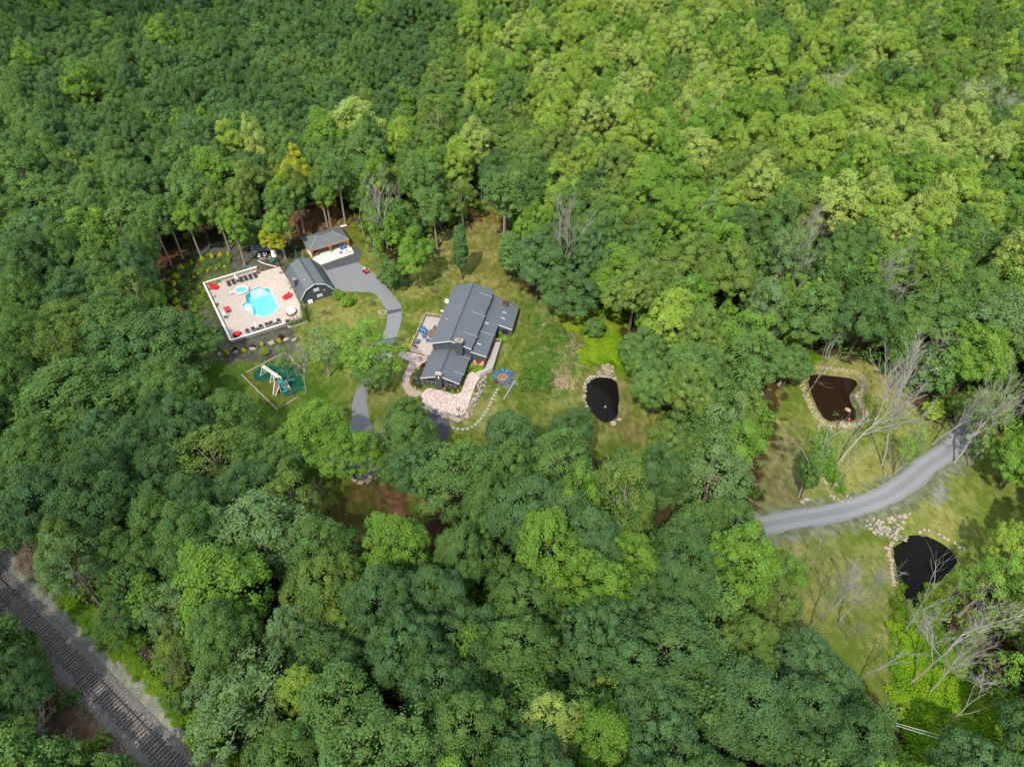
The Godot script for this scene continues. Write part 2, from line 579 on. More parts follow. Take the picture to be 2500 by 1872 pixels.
func make_species():
	rng.seed = 20240607
	# shape: clumps, radius, crown from, crown to, lump, unevenness, leaves per square metre of clump, leaf half length, spray, tones
	var kinds = {
		"oak": [135, 6.0, 7.0, 20.0, 0.16, 0.2, 290, 0.148, 0.1, ["dark", "blue", "green", "olive"]],
		"red_oak": [105, 6.2, 6.0, 20.5, 0.175, 0.3, 250, 0.155, 0.3, ["dark", "green", "fresh"]],
		"white_oak": [165, 6.4, 8.0, 18.5, 0.135, 0.22, 300, 0.145, 0.1, ["dark", "blue", "olive"]],
		"maple": [95, 5.0, 5.0, 22.0, 0.17, 0.25, 300, 0.15, 0.9, ["green", "fresh", "lime", "pale", "grey"]],
		"tulip": [105, 4.6, 6.0, 23.0, 0.165, 0.28, 310, 0.15, 0.7, ["fresh", "lime", "pale", "yellow"]],
		"ash": [46, 4.6, 6.0, 20.0, 0.18, 0.36, 210, 0.14, 0.6, ["grey", "olive", "fresh"]],
		"birch": [30, 3.4, 6.0, 18.0, 0.2, 0.4, 110, 0.16, 0.7, ["grey", "fresh"]],
		"edge": [46, 3.9, 9.0, 21.0, 0.22, 0.32, 280, 0.16, 0.6, ["fresh", "green", "olive"]],
		"narrow": [60, 2.1, 2.6, 14.5, 0.34, 0.14, 300, 0.16, 0.3, ["dark", "green"]],
		"young": [46, 3.0, 1.2, 9.0, 0.26, 0.25, 240, 0.17, 0.5, ["fresh", "green", "lime", "yellow"]],
	}
	for k in kinds:
		var s = kinds[k]
		for t in s[9]:
			var c = dome(s[0], s[1], s[2], s[3], s[4], s[5], -0.62 if k in ["young", "narrow"] else -0.45)
			CROWN[k + "_" + t] = scatter_leaves(c, s[6], s[7], TONES[t], s[8], -0.35, 0.62, 0.14 if k in ["oak", "red_oak", "white_oak"] else 0.28)
			if not TRUNK.has(k):
				TRUNK[k] = limbs(c, s[3] * 0.82, 0.3 if s[1] > 3.5 else 0.18, s[2] + 1.0, 12 if s[1] > 3.5 else 6, 0.5)
	# small garden shapes, one metre in radius
	for t in ["gold", "plum", "blueish", "moss", "fresh", "lime"]:
		CROWN["mound_" + t] = scatter_leaves(dome(26, 1.0, 0.0, 1.35, 0.36, 0.1, -0.3), 560, 0.085, TONES[t], 0.1)
	for t in ["cedar"]:
		var c = []
		for i in 64:
			var h = (i + 0.5) / 64.0
			var a = i * 2.4
			var r = 0.4 * (1.0 - h) ** 0.75 * (0.55 if h < 0.05 else 1.0)
			c.append([Vector3(cos(a) * r, 0.1 + h * 4.4, sin(a) * r), 0.22 * (1.1 - h), Vector3(cos(a), 0.8, sin(a)).normalized()])
		CROWN["arborvitae_cedar"] = scatter_leaves(c, 1900, 0.055, TONES[t], 0.8, -0.35, 0.35)
	for t in ["spruce", "needle"]:
		var c = []
		for i in 190:
			var h = (i + 0.5) / 190.0
			var a = i * 2.4
			var tier = 1.0 - 0.28 * fposmod(h * 9.0, 1.0)
			var r = 1.9 * (1.0 - h) * tier * rng.randf_range(0.35, 1.0)
			c.append([Vector3(cos(a) * r, 0.5 + h * 6.0 - r * 0.12, sin(a) * r), 0.3 * (1.15 - h * 0.7), Vector3(cos(a), 0.15, sin(a)).normalized()])
		CROWN["spruce_" + t] = scatter_leaves(c, 420, 0.1, TONES[t], 0.0, -0.5, 0.3)
	TRUNK["spruce"] = limbs([[Vector3(0, 5, 0), 1, Vector3.UP]], 6.0, 0.12, 3.0, 0)

const PLANTS = {"oak": [6.0, 20.0], "red_oak": [6.2, 20.5], "white_oak": [6.4, 18.5], "maple": [5.0, 22.0], "tulip": [4.6, 23.0], "ash": [4.6, 20.0], "birch": [3.4, 18.0], "edge": [3.9, 21.0], "narrow": [2.1, 14.5], "young": [3.0, 9.0], "bush": [1.6, 2.6]}

func tree(kind, tone, at, tall, wide, label, group = "broadleaf trees of the forest"):
	var called = {"oak": "oak_tree", "red_oak": "red_oak_tree", "white_oak": "broadleaf_tree", "maple": "maple_tree", "tulip": "tulip_tree", "ash": "ash_tree", "birch": "birch_tree", "edge": "forest_edge_tree", "narrow": "slender_tree", "young": "young_tree", "bush": "shrub"}[kind]  # the red_oak kind is an oak with a looser crown, not another species
	var o = thing(called, label, "shrub" if kind == "bush" else "tree", Vector3(at.x, lie(at.x, at.y) - 0.05, at.y), fposmod(at.x * 137.0 + at.y * 71.0, 360.0), group)
	var k = PLANTS[kind]
	var oval = 1.0 + 0.14 * sin(at.x * 3.7 + at.y)
	o.scale = Vector3(wide / k[0] * oval, tall / k[1], wide / k[0] / oval)
	if TRUNK.has(kind): part(o, "trunk", TRUNK[kind], M.bark_pale if kind in ["birch", "ash", "edge"] else M.bark)
	part(o, "foliage" if kind == "bush" else "crown", CROWN[kind + "_" + tone], M.leaf)
	return o

func garden(shape, tone, at, wide, tall, label, group):
	var o = thing({"mound": "garden_shrub", "arborvitae": "arborvitae", "spruce": "spruce_tree"}[shape], label, {"mound": "shrub", "arborvitae": "evergreen", "spruce": "tree"}[shape], Vector3(at.x, lie(at.x, at.y) - 0.03, at.y), fposmod(at.x * 211.0, 360.0), group)
	var k = {"mound": Vector2(1.0, 1.35), "arborvitae": Vector2(0.6, 4.6), "spruce": Vector2(1.9, 6.5)}[shape]
	o.scale = Vector3(wide / k.x, tall / k.y, wide / k.x)
	if shape == "spruce": part(o, "trunk", TRUNK.spruce, M.bark)
	part(o, "foliage", CROWN[shape + "_" + tone], M.leaf)
	return o

func grow(st, from, d, long, thick, level, spread, twigs):
	# a bare limb and the limbs that leave it
	var pts = [from]
	var rad = [thick]
	var p = from
	var steps = 4
	for i in steps:
		d = (d + Vector3(rng.randf_range(-1, 1), rng.randf_range(-0.35, 0.75), rng.randf_range(-1, 1)) * 0.16).normalized()
		p = p + d * long / steps
		pts.append(p)
		rad.append(thick * lerpf(1.0, 0.35, (i + 1.0) / steps))
	tube(st, pts, rad, 6 if level == 0 else (4 if level < 3 else 3), false)
	if level >= 4: return
	var n = [6, 5, 4, 3][level] + (twigs if level > 0 else 0)
	for i in n:
		var t = lerpf(0.42 if level == 0 else 0.2, 1.0, (i + rng.randf() * 0.8) / n)
		var at = clampf(t, 0.0, 0.999) * steps
		var q = pts[int(at)].lerp(pts[int(at) + 1], at - int(at))
		var side = Vector3(rng.randf_range(-1, 1), rng.randf_range(-0.1, 0.5), rng.randf_range(-1, 1)).normalized()
		var nd = (d * (1.0 - spread) + side * spread).normalized()
		grow(st, q, nd, long * rng.randf_range(0.42, 0.62), maxf(thick * lerpf(0.62, 0.36, t), 0.022), level + 1, spread, twigs)

var BARE = {}
func bare_meshes():
	rng.seed = 77
	for k in {"forked": [0.3, 0], "spread": [0.38, 0], "slim": [0.4, -1], "bushy": [0.56, 1]}:
		var s = {"forked": [0.3, 0], "spread": [0.38, 0], "slim": [0.4, -1], "bushy": [0.56, 1]}[k]
		var st = mesh(true)
		if k == "slim":
			grow(st, Vector3(0, -0.3, 0), Vector3(0.03, 1, 0.02), 17.0, 0.17, 1, s[0], s[1])
		else:
			grow(st, Vector3(0, -0.3, 0), Vector3(0.03, 1, 0.02), 13.0, 0.18, 0, s[0], s[1])
		st.generate_normals()
		st.index()
		BARE[k] = st.commit()
	var c = []
	for i in 46:
		var a = i * 2.4
		var h = rng.randf_range(8.0, 17.5)
		var r = rng.randf_range(0.3, 3.6)
		c.append([Vector3(cos(a) * r, h, sin(a) * r), rng.randf_range(0.35, 0.8), Vector3(cos(a), 0.6, sin(a)).normalized()])
	for t in ["grey", "olive"]: CROWN["thin_" + t] = scatter_leaves(c, 75, 0.13, TONES[t], 0.2)

func bare_tree(shape, at, tall, label, lean = Vector2.ZERO, leaves = ""):
	var o = thing("bare_tree", label, "tree", Vector3(at.x, lie(at.x, at.y), at.y), fposmod(at.x * 97.0 + at.y * 53.0, 360.0), "bare and dying trees")
	var up = Vector3(lean.x, 1.0, lean.y).normalized()
	var x = Vector3.RIGHT.cross(up).normalized()
	var turn = Basis(up.cross(x).normalized(), up, x).orthonormalized()
	o.basis = turn * yaw(fposmod(at.x * 97.0 + at.y * 53.0, 360.0)) * Basis.from_scale(Vector3.ONE * tall / 18.0)
	part(o, "trunk", BARE[shape], M.dead_wood)
	if leaves: part(o, "crown", CROWN["thin_" + leaves], M.leaf)
	return o

# ---------------------------------------------------------------- relief
var flat_spots = []
func lie(x, z):                              # the height of the land
	var w = 1.0
	for f in flat_spots:
		if f[0].has_point(Vector2(x, z)):
			return 0.0
		var q = Vector2(clampf(x, f[0].position.x, f[0].end.x), clampf(z, f[0].position.y, f[0].end.y))
		w = minf(w, q.distance_to(Vector2(x, z)) / 40.0)
	return relief.get_noise_2d(x, z) * 4.0 * w * w

# ---------------------------------------------------------------- the pool terrace
func pool_terrace():
	var origin = v3(Vector2(-78.19, -145.43))
	var turn = 29.8
	var pool = [Vector2(9.29, 7.68), Vector2(12.29, 7.64), Vector2(12.36, 8.26), Vector2(12.86, 8.99), Vector2(13.85, 9.41), Vector2(13.68, 18.46), Vector2(12.84, 18.68), Vector2(12.27, 19.31), Vector2(11.96, 20.09), Vector2(9.06, 20.18), Vector2(8.88, 20.00), Vector2(8.67, 19.42), Vector2(8.08, 18.81), Vector2(7.27, 18.48), Vector2(7.30, 17.55), Vector2(7.08, 16.42), Vector2(6.55, 15.57), Vector2(5.75, 15.16), Vector2(5.83, 12.86), Vector2(6.52, 12.55), Vector2(7.14, 11.92), Vector2(7.30, 10.74), Vector2(7.40, 9.51), Vector2(7.94, 9.24), Vector2(8.61, 8.76), Vector2(8.99, 8.10)]
	var deck = structure("pool_terrace", origin, turn)
	var outline = PackedVector2Array([Vector2(0.1, 0.1), Vector2(13.4, -0.1), Vector2(13.9, 1.5), Vector2(18.75, 1.6), Vector2(19.1, 9.0), Vector2(18.4, 20.0), Vector2(17.95, 27.0), Vector2(13.4, 27.0), Vector2(13.2, 25.4), Vector2(0.2, 25.2)])
	var st = mesh()
	for half in [PackedVector2Array([Vector2(-5, -5), Vector2(10.2, -5), Vector2(10.2, 40), Vector2(-5, 40)]), PackedVector2Array([Vector2(10.2, -5), Vector2(30, -5), Vector2(30, 40), Vector2(10.2, 40)])]:
		for piece in Geometry2D.intersect_polygons(outline, half):
			for left in Geometry2D.clip_polygons(piece, PackedVector2Array(pool)):
				prism(st, left, -0.1, 0.08)
	part(deck, "paving", st, M.pavers)

	var w = thing("terrace_wall", "low wall with a white cap along two sides of the pool paving", "wall", origin, turn)
	for s in [[Vector2(-0.2, -0.2), Vector2(0.2, 25.5)], [Vector2(0.2, 25.6), Vector2(13.2, 25.7)], [Vector2(0.2, 0.0), Vector2(13.4, -0.15)]]:
		var a = v3(s[0], 0.35)
		var b = v3(s[1], 0.35)
		st = mesh()
		bar(st, a, b, 0.34, 0.9)
		part(w, "wall", st, M.wall_face)
		st = mesh()
		bar(st, a + Vector3(0, 0.49, 0), b + Vector3(0, 0.49, 0), 0.42, 0.09)
		part(w, "cap", st, M.white_cap)

	var p = thing("swimming_pool", "turquoise swimming pool with scalloped corners and wide entry steps", "swimming pool", origin, turn)
	st = mesh()
	basin(st, pool, -1.55, 0.06)
	part(p, "wall", st, M.pool_wall)
	st = mesh()
	prism(st, pool, -1.7, -1.5)
	part(p, "floor", st, M.pool_floor)
	st = mesh()
	prism(st, [Vector2(5.83, 12.86), Vector2(6.52, 12.55), Vector2(7.14, 11.92), Vector2(7.68, 12.51), Vector2(8.01, 13.83), Vector2(7.95, 15.32), Vector2(7.50, 16.66), Vector2(7.08, 16.42), Vector2(6.55, 15.57), Vector2(5.75, 15.16)], -1.5, -0.32)
	part(p, "tanning_shelf", st, M.pool_shelf)
	for i in 4:
		st = mesh()
		prism(st, [Vector2(9.05, 7.7), Vector2(12.2 + i * 0.12, 7.66), Vector2(12.3 + i * 0.36, 8.3 + i * 0.52), Vector2(8.95, 8.3 + i * 0.52)], -1.5, -0.3 - i * 0.28)
		part(p, "step", st, M.pool_shelf)
	st = mesh()
	for i in pool.size(): bar(st, v3(pool[i], 0.1), v3(pool[(i + 1) % pool.size()], 0.1), 0.3, 0.07)
	part(p, "coping", st, M.coping)
	st = mesh()
	prism(st, Geometry2D.offset_polygon(PackedVector2Array(pool), -0.02)[0], -0.2, -0.17)
	part(p, "water", st, M.pool_water)

	var spa = Vector2(7.46, 7.22)
	var t = thing("hot_tub", "round pale stone hot tub with green water joining the pool", "hot tub", origin + yaw(turn) * v3(spa), turn)
	st = mesh(true)
	lathe(st, [Vector2(1.72, -1.5), Vector2(1.76, 0.5), Vector2(1.8, 0.56), Vector2(1.8, 0.66), Vector2(1.3, 0.66), Vector2(1.28, 0.58), Vector2(1.26, -0.5)], Vector3.ZERO, 32)
	part(t, "rim", st, M.tub_stone)
	st = mesh()
	lathe(st, [Vector2(1.27, 0.1), Vector2(1.27, 0.36), Vector2(0.85, 0.36), Vector2(0.83, 0.13), Vector2(0.0, 0.13)], Vector3.ZERO, 28)
	part(t, "bench", st, M.tub_floor)
	st = mesh()
	lathe(st, [Vector2(1.275, 0.54), Vector2(0.0, 0.545)], Vector3.ZERO, 28)
	part(t, "water", st, M.pool_water)
	st = mesh()
	box(st, Vector3(-2.25, 0.42, -0.2), Vector3(1.0, 0.32, 0.55))
	box(st, Vector3(-2.7, 0.55, -0.2), Vector3(0.35, 0.3, 0.8))
	part(t, "spout", st, M.tub_stone)
	for s in [-1, 1]:
		st = mesh(true)
		tube(st, [Vector3(0.5 * s + 0.2, 0.6, -1.3), Vector3(0.5 * s + 0.2, 1.05, -1.05), Vector3(0.5 * s + 0.2, 0.95, -0.65), Vector3(0.5 * s + 0.2, 0.3, -0.5)], [0.03, 0.03, 0.03, 0.03], 6)
		part(t, "handrail", st, M.steel)

	terrace_furniture(origin, turn)

func make_lounger(label, group):
	var l = thing("sun_lounger", label, "sun lounger", Vector3.ZERO, 0.0, group)
	var st = mesh()
	box(st, Vector3(0, 0.32, 0.35), Vector3(0.78, 0.1, 1.5))
	part(l, "seat", st, M.wicker)
	st = mesh()
	slab(st, [Vector3(-0.38, 0.4, -0.4), Vector3(0.38, 0.4, -0.4), Vector3(0.38, 0.82, -1.15), Vector3(-0.38, 0.82, -1.15)], 0.09)
	part(l, "backrest", st, M.wicker)
	for k in [[-0.33, 1.0], [0.33, 1.0], [-0.33, -0.35], [0.33, -0.35]]:
		st = mesh()
		box(st, Vector3(k[0], 0.14, k[1]), Vector3(0.07, 0.28, 0.07))
		part(l, "leg", st, M.wicker)
	st = mesh()
	box(st, Vector3(0, 0.72, -0.83), Vector3(0.5, 0.09, 0.24), Basis(Vector3.RIGHT, 0.5))
	part(l, "headrest", st, M.steel)
	return l

func make_red_lounge():
	var l = thing("lounge_chair", "red cushioned lounge chair in the upper corner of the pool terrace", "lounge chair", Vector3.ZERO, 0.0, "red lounge chairs on the pool terrace")
	var st = mesh()
	box(st, Vector3(0, 0.2, 0.1), Vector3(1.1, 0.2, 1.9))
	part(l, "base", st, M.wicker)
	st = mesh()
	box(st, Vector3(0, 0.4, 0.35), Vector3(1.12, 0.2, 1.45))
	part(l, "seat_cushion", st, M.red_cushion)
	st = mesh()
	slab(st, [Vector3(-0.56, 0.45, -0.3), Vector3(0.56, 0.45, -0.3), Vector3(0.56, 1.25, -0.95), Vector3(-0.56, 1.25, -0.95)], 0.2)
	part(l, "back_cushion", st, M.red_cushion)
	for s in [-1, 1]:
		st = mesh()
		box(st, Vector3(0.62 * s, 0.42, 0.0), Vector3(0.1, 0.5, 1.3))
		part(l, "armrest", st, M.red_cushion)
	return l

func terrace_furniture(origin, turn):
	var put = func(p, y = 0.08): return origin + yaw(turn) * v3(p, y)
	var row = "dark loungers along the upper terrace wall"
	var first = make_lounger("dark wicker sun lounger starting the upper row, closest to the red corner chair", row)
	first.position = put.call(Vector2(5.3, 2.7))
	first.rotation_degrees.y = turn
	var spots = [6.55, 8.5, 9.65, 10.85, 12.1]
	var says = ["second dark sun lounger of the upper row, before the brown side table", "dark sun lounger just past the side table under the closed upper umbrella", "dark sun lounger in the upper row, third from the barn end", "dark sun lounger in the upper row, second from the barn end", "dark sun lounger ending the upper row beside the wicker tub"]
	for i in 5: copy(first, put.call(Vector2(spots[i], 2.6)), turn + [3, -2, 1, -3, 2][i], says[i], row)
	row = "dark lounge chairs along the lower terrace wall"
	spots = [4.5, 5.85, 7.75, 9.15, 10.2, 12.0]
	says = ["dark sun lounger starting the lower row beside the red corner chair", "dark sun lounger in the lower row just before the closed white umbrella", "dark sun lounger in the lower row just past the closed white umbrella", "dark sun lounger in the middle of the lower row, fourth along the wall", "dark sun lounger before the square table of the lower row", "dark sun lounger ending the lower row past the square table"]
	for i in 6: copy(first, put.call(Vector2(spots[i], 23.9)), turn + 180 + [2, -3, 3, -1, 2, -2][i], says[i], row)
	copy(first, put.call(Vector2(13.75, 25.3)), turn + 175, "dark sun lounger beyond the wall end, by the first arborvitae", row)
	var side = thing("side_table", "small square dark table between two loungers of the lower row", "table", put.call(Vector2(11.15, 24.4)), turn, "small dark tables on the terrace")
	var st = mesh()
	box(st, Vector3(0, 0.45, 0), Vector3(0.7, 0.06, 0.7))
	part(side, "tabletop", st, M.wicker)
	for k in [[-1, -1], [1, -1], [1, 1], [-1, 1]]:
		st = mesh()
		box(st, Vector3(k[0] * 0.3, 0.21, k[1] * 0.3), Vector3(0.06, 0.42, 0.06))
		part(side, "leg", st, M.wicker)
	copy(side, put.call(Vector2(7.55, 2.9)), turn, "small dark table under the closed umbrella of the upper lounger row")
	copy(side, put.call(Vector2(1.3, 15.9)), turn + 10, "small dark table under the closed umbrella by the long wall")
	copy(side, put.call(Vector2(6.75, 24.2)), turn + 4, "small dark table under the closed umbrella of the lower row")
	var tub = thing("wicker_tub", "brown wicker tub chair at the end of the upper terrace wall", "chair", put.call(Vector2(13.1, 1.9)), turn)
	st = mesh()
	lathe(st, [Vector2(0.3, 0.0), Vector2(0.42, 0.5), Vector2(0.36, 0.52), Vector2(0.3, 0.3), Vector2(0.0, 0.3)], Vector3.ZERO, 12)
	part(tub, "seat", st, M.brown_wood)
	st = mesh()
	box(st, Vector3(0, 0.65, -0.36), Vector3(0.6, 0.5, 0.1))
	part(tub, "backrest", st, M.brown_wood)
	var red = make_red_lounge()
	red.position = put.call(Vector2(1.75, 2.6))
	red.rotation_degrees.y = turn + 55
	copy(red, put.call(Vector2(2.0, 23.7)), turn + 130, "red cushioned lounge chair in the lower corner of the pool terrace", "red lounge chairs on the pool terrace")
	copy(red, put.call(Vector2(16.6, 15.5)), turn - 75, "red cushioned lounge chair between the pool and the barn", "red lounge chairs on the pool terrace")
	var l = thing("patterned_lounger", "flat lounger with a red patterned cushion beside the long white wall", "lounge chair", put.call(Vector2(2.4, 13.1)), turn + 4)
	st = mesh()
	box(st, Vector3(0, 0.3, 0), Vector3(1.15, 0.2, 2.3))
	part(l, "frame", st, M.wicker)
	st = mesh()
	box(st, Vector3(0, 0.44, -0.45), Vector3(0.95, 0.1, 1.1))
	part(l, "cushion", st, M.red_pattern)
	st = mesh()
	box(st, Vector3(0, 0.44, 0.62), Vector3(0.95, 0.1, 0.8))
	part(l, "cushion", st, M.red_pattern)
	var says3 = ["closed white umbrella standing in the upper row of loungers", "closed white umbrella standing in the lower row of loungers", "closed white umbrella beside the patterned red lounger"]
	var at3 = [Vector2(7.4, 2.5), Vector2(6.65, 24.1), Vector2(1.25, 16.1)]
	for i in 3:
		var u = thing("closed_umbrella", says3[i], "umbrella", put.call(at3[i]), turn, "closed white umbrellas on the terrace")
		st = mesh()
		lathe(st, [Vector2(0.35, 0.0), Vector2(0.33, 0.12), Vector2(0.05, 0.14), Vector2(0.04, 2.5), Vector2(0.0, 2.52)], Vector3.ZERO, 10)
		part(u, "pole", st, M.steel)
		st = mesh(true)
		lathe(st, [Vector2(0.24, 0.95), Vector2(0.3, 1.15), Vector2(0.2, 1.7), Vector2(0.1, 2.3), Vector2(0.02, 2.65)], Vector3.ZERO, 9)
		part(u, "canopy", st, M.canvas)
	var d = thing("daybed", "round red daybed with a raised white folding canopy near the arborvitae", "daybed", put.call(Vector2(15.6, 22.0)), turn - 20)
	st = mesh(true)
	lathe(st, [Vector2(0.0, 0.0), Vector2(1.15, 0.0), Vector2(1.2, 0.35), Vector2(1.1, 0.38)], Vector3.ZERO, 24)
	part(d, "base", st, M.wicker)
	st = mesh(true)
	lathe(st, [Vector2(1.16, 0.38), Vector2(1.14, 0.55), Vector2(1.0, 0.6), Vector2(0.0, 0.62)], Vector3.ZERO, 24)
	part(d, "cushion", st, M.red_cushion)
	st = mesh(true)
	for i in 5:
		for k in 10:
			var g = func(a, b): return Vector3(sin(a) * sin(b) * 1.25, 0.5 + cos(a) * sin(b) * 1.3, -cos(b) * 1.22)
			var a0 = lerpf(-1.35, 0.75, i / 5.0)
			var a1 = lerpf(-1.35, 0.75, (i + 1) / 5.0)
			var b0 = PI * k / 10.0
			var b1 = PI * (k + 1) / 10.0
			quad(st, g.call(a0, b1), g.call(a1, b1), g.call(a1, b0), g.call(a0, b0))
	var can = part(d, "canopy", st, M.canvas)
	can.rotation_degrees.y = 165

	var ends = [Vector2(14.3, 26.4), Vector2(15.15, 26.4), Vector2(16.1, 26.4), Vector2(17.0, 26.3), Vector2(17.8, 26.2), Vector2(18.05, 24.9), Vector2(18.15, 23.6), Vector2(18.35, 22.4)]
	var tall = [3.1, 3.1, 3.3, 3.4, 4.3, 4.2, 4.4, 4.5]
	var where = ["at the wall end, first of the hedge row", "second in the hedge row from the wall end", "third in the hedge row from the wall end", "fourth in the hedge row from the wall end", "at the corner of the hedge row", "just past the corner of the hedge row", "midway between hedge corner and barn", "closest to the barn in the hedge row"]
	for i in 8:
		var q = put.call(ends[i], 0.0)
		garden("arborvitae", "cedar", Vector2(q.x, q.z), 0.62, tall[i], "slim green arborvitae " + where[i], "arborvitae hedge at the terrace corner")
	# white stones between the paving and the barn
	var bed = thing("stone_border", "strip of pale cobbles between pool paving and barn", "border", origin, turn)
	st = mesh(true)
	for i in 190:
		var z = rng.randf_range(2.0, 22.5)
		var x = lerpf(18.85, 18.55, clampf((z - 9.0) / 12.0, 0, 1)) + rng.randf_range(0.0, 0.75)
		rock(st, Vector3(x, 0.1, z), Vector3(1, 0.7, 1) * rng.randf_range(0.22, 0.45), rng.randf() * 360, 3, 5)
	part(bed, "cobbles", st, M.rim_stone, "stuff")
	var says4 = ["grey boulder at the upper end of the stone strip by the barn", "pale boulder in the stone strip halfway along the barn", "pale boulder in the stone strip opposite the pool steps"]
	var at4 = [Vector2(18.2, 4.6), Vector2(18.7, 10.2), Vector2(18.5, 12.0)]
	for i in 3: boulder(Vector2(put.call(at4[i]).x, put.call(at4[i]).z), Vector3(1.1, 0.7, 0.8), says4[i], "boulder_grey" if i == 0 else "boulder")

func boulder(at, size, label, material = "boulder", group = "boulders about the yard"):
	var st = mesh()
	rock(st, Vector3(0, size.y * 0.25, 0), size, rng.randf() * 360.0, 5, 8)
	var o = part(self, numbered("boulder"), st, M[material])
	o.position = Vector3(at.x, lie(at.x, at.y), at.y)
	return tag(o, label, "boulder", group)

# ---------------------------------------------------------------- the gambrel barn
func gambrel_barn():
	var origin = v3(Vector2(-78.19, -145.43))
	var turn = 29.8
	var b = thing("gambrel_barn", "dark grey barn with a gambrel roof beside the pool terrace", "barn", origin + yaw(turn) * Vector3(23.1, 0, 14.0), turn)
	var hw = 3.75
	var zf = 5.95
	var zb = -5.95
	var prof = [Vector2(-4.25, 1.75), Vector2(-2.5, 4.05), Vector2(0, 5.05), Vector2(2.5, 4.05), Vector2(4.25, 1.75)]
	var st = mesh()
	var sect = [Vector2(-hw, 0), Vector2(-hw, 2.2), Vector2(-2.4, 3.93), Vector2(0, 4.92), Vector2(2.4, 3.93), Vector2(hw, 2.2), Vector2(hw, 0)]
	for i in range(1, 6):
		tri(st, Vector3(sect[0].x, 0, zf), Vector3(sect[i + 1].x, sect[i + 1].y, zf), Vector3(sect[i].x, sect[i].y, zf))
		tri(st, Vector3(sect[0].x, 0, zb), Vector3(sect[i].x, sect[i].y, zb), Vector3(sect[i + 1].x, sect[i + 1].y, zb))
	for s in [-1, 1]:
		box(st, Vector3(s * (hw - 0.06), 1.1, 0), Vector3(0.12, 2.2, zf - zb - 0.01))
	part(b, "wall", st, M.siding_barn)
	for i in 4:
		st = mesh()
		var p = prof[i]
		var q = prof[i + 1]
		slab(st, [Vector3(p.x, p.y, zf + 0.3), Vector3(q.x, q.y, zf + 0.3), Vector3(q.x, q.y, zb - 0.3), Vector3(p.x, p.y, zb - 0.3)], 0.14)
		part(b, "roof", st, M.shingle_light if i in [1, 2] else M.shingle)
	st = mesh()
	box(st, Vector3(0, 5.07, 0), Vector3(0.4, 0.05, zf - zb + 0.6))
	part(b, "ridge_cap", st, M.shingle_ridge)
	for i in 4:
		st = mesh()
		bar(st, Vector3(prof[i].x, prof[i].y - 0.1, zf + 0.34), Vector3(prof[i + 1].x, prof[i + 1].y - 0.1, zf + 0.34), 0.06, 0.22)
		part(b, "rake_board", st, M.trim)
	for s in [-1, 1]:
		st = mesh(true)
		tube(st, [Vector3(s * 4.28, 1.66, zf + 0.3), Vector3(s * 4.28, 1.66, zb - 0.3)], [0.08, 0.08], 6)
		part(b, "gutter", st, M.siding_barn)
	st = mesh(true)
	tube(st, [Vector3(-4.2, 1.6, zf + 0.25), Vector3(-3.8, 1.2, zf + 0.08), Vector3(-3.8, 0.1, zf + 0.08)], [0.05, 0.05, 0.05], 6)
	part(b, "downspout", st, M.trim)
	for w in [[0.05, 3.0, 1.15], [0.55, 1.05, 1.15]]:
		st = mesh()
		box(st, Vector3(w[0], w[1], zf + 0.03), Vector3(w[2] + 0.24, 0.84, 0.08))
		var f = part(b, "window", st, M.trim)
		for s in [-1, 1]:
			st = mesh()
			box(st, Vector3(w[0] + s * w[2] * 0.26, w[1], zf + 0.065), Vector3(w[2] * 0.46, 0.64, 0.04))
			part(f, "pane", st, M.pale_glass)
	st = mesh()
	box(st, Vector3(-3.65, 3.35, 1.3), Vector3(0.62, 2.3, 0.62))
	var ch = part(b, "chimney", st, M.siding_barn)
	st = mesh()
	box(st, Vector3(-3.65, 4.56, 1.3), Vector3(0.85, 0.14, 0.85))
	box(st, Vector3(-3.65, 4.78, 1.3), Vector3(0.4, 0.3, 0.4))
	part(ch, "chimney_cap", st, M.chimney_stone)
	st = mesh()
	lathe(st, [Vector2(0.08, 3.7), Vector2(0.08, 4.5), Vector2(0.0, 4.52)], Vector3(-1.6, 0, 2.6), 8)
	part(b, "vent_pipe", st, M.white)
	st = mesh()
	box(st, Vector3(1.9, 2.2, zf + 0.06), Vector3(0.16, 0.2, 0.12))
	part(b, "wall_lamp", st, M.white)

	var ac = thing("heat_pump", "white heat pump unit standing against the barn gable", "heat pump", origin + yaw(turn) * Vector3(20.95, 0, 20.5), turn)
	st = mesh()
	box(st, Vector3(0, 0.5, 0), Vector3(1.05, 0.85, 0.42))
	part(ac, "casing", st, M.white)
	st = mesh()
	lathe(st, [Vector2(0.3, 0.0), Vector2(0.3, 0.03), Vector2(0.0, 0.04)], Vector3.ZERO, 14)
	var fan = part(ac, "grille", st, M.steel)
	fan.rotation_degrees.x = 90
	fan.position = Vector3(-0.12, 0.5, 0.21)
	for s in [-1, 1]:
		st = mesh()
		box(st, Vector3(0.4 * s, 0.04, 0), Vector3(0.12, 0.08, 0.5))
		part(ac, "foot", st, M.black_metal)

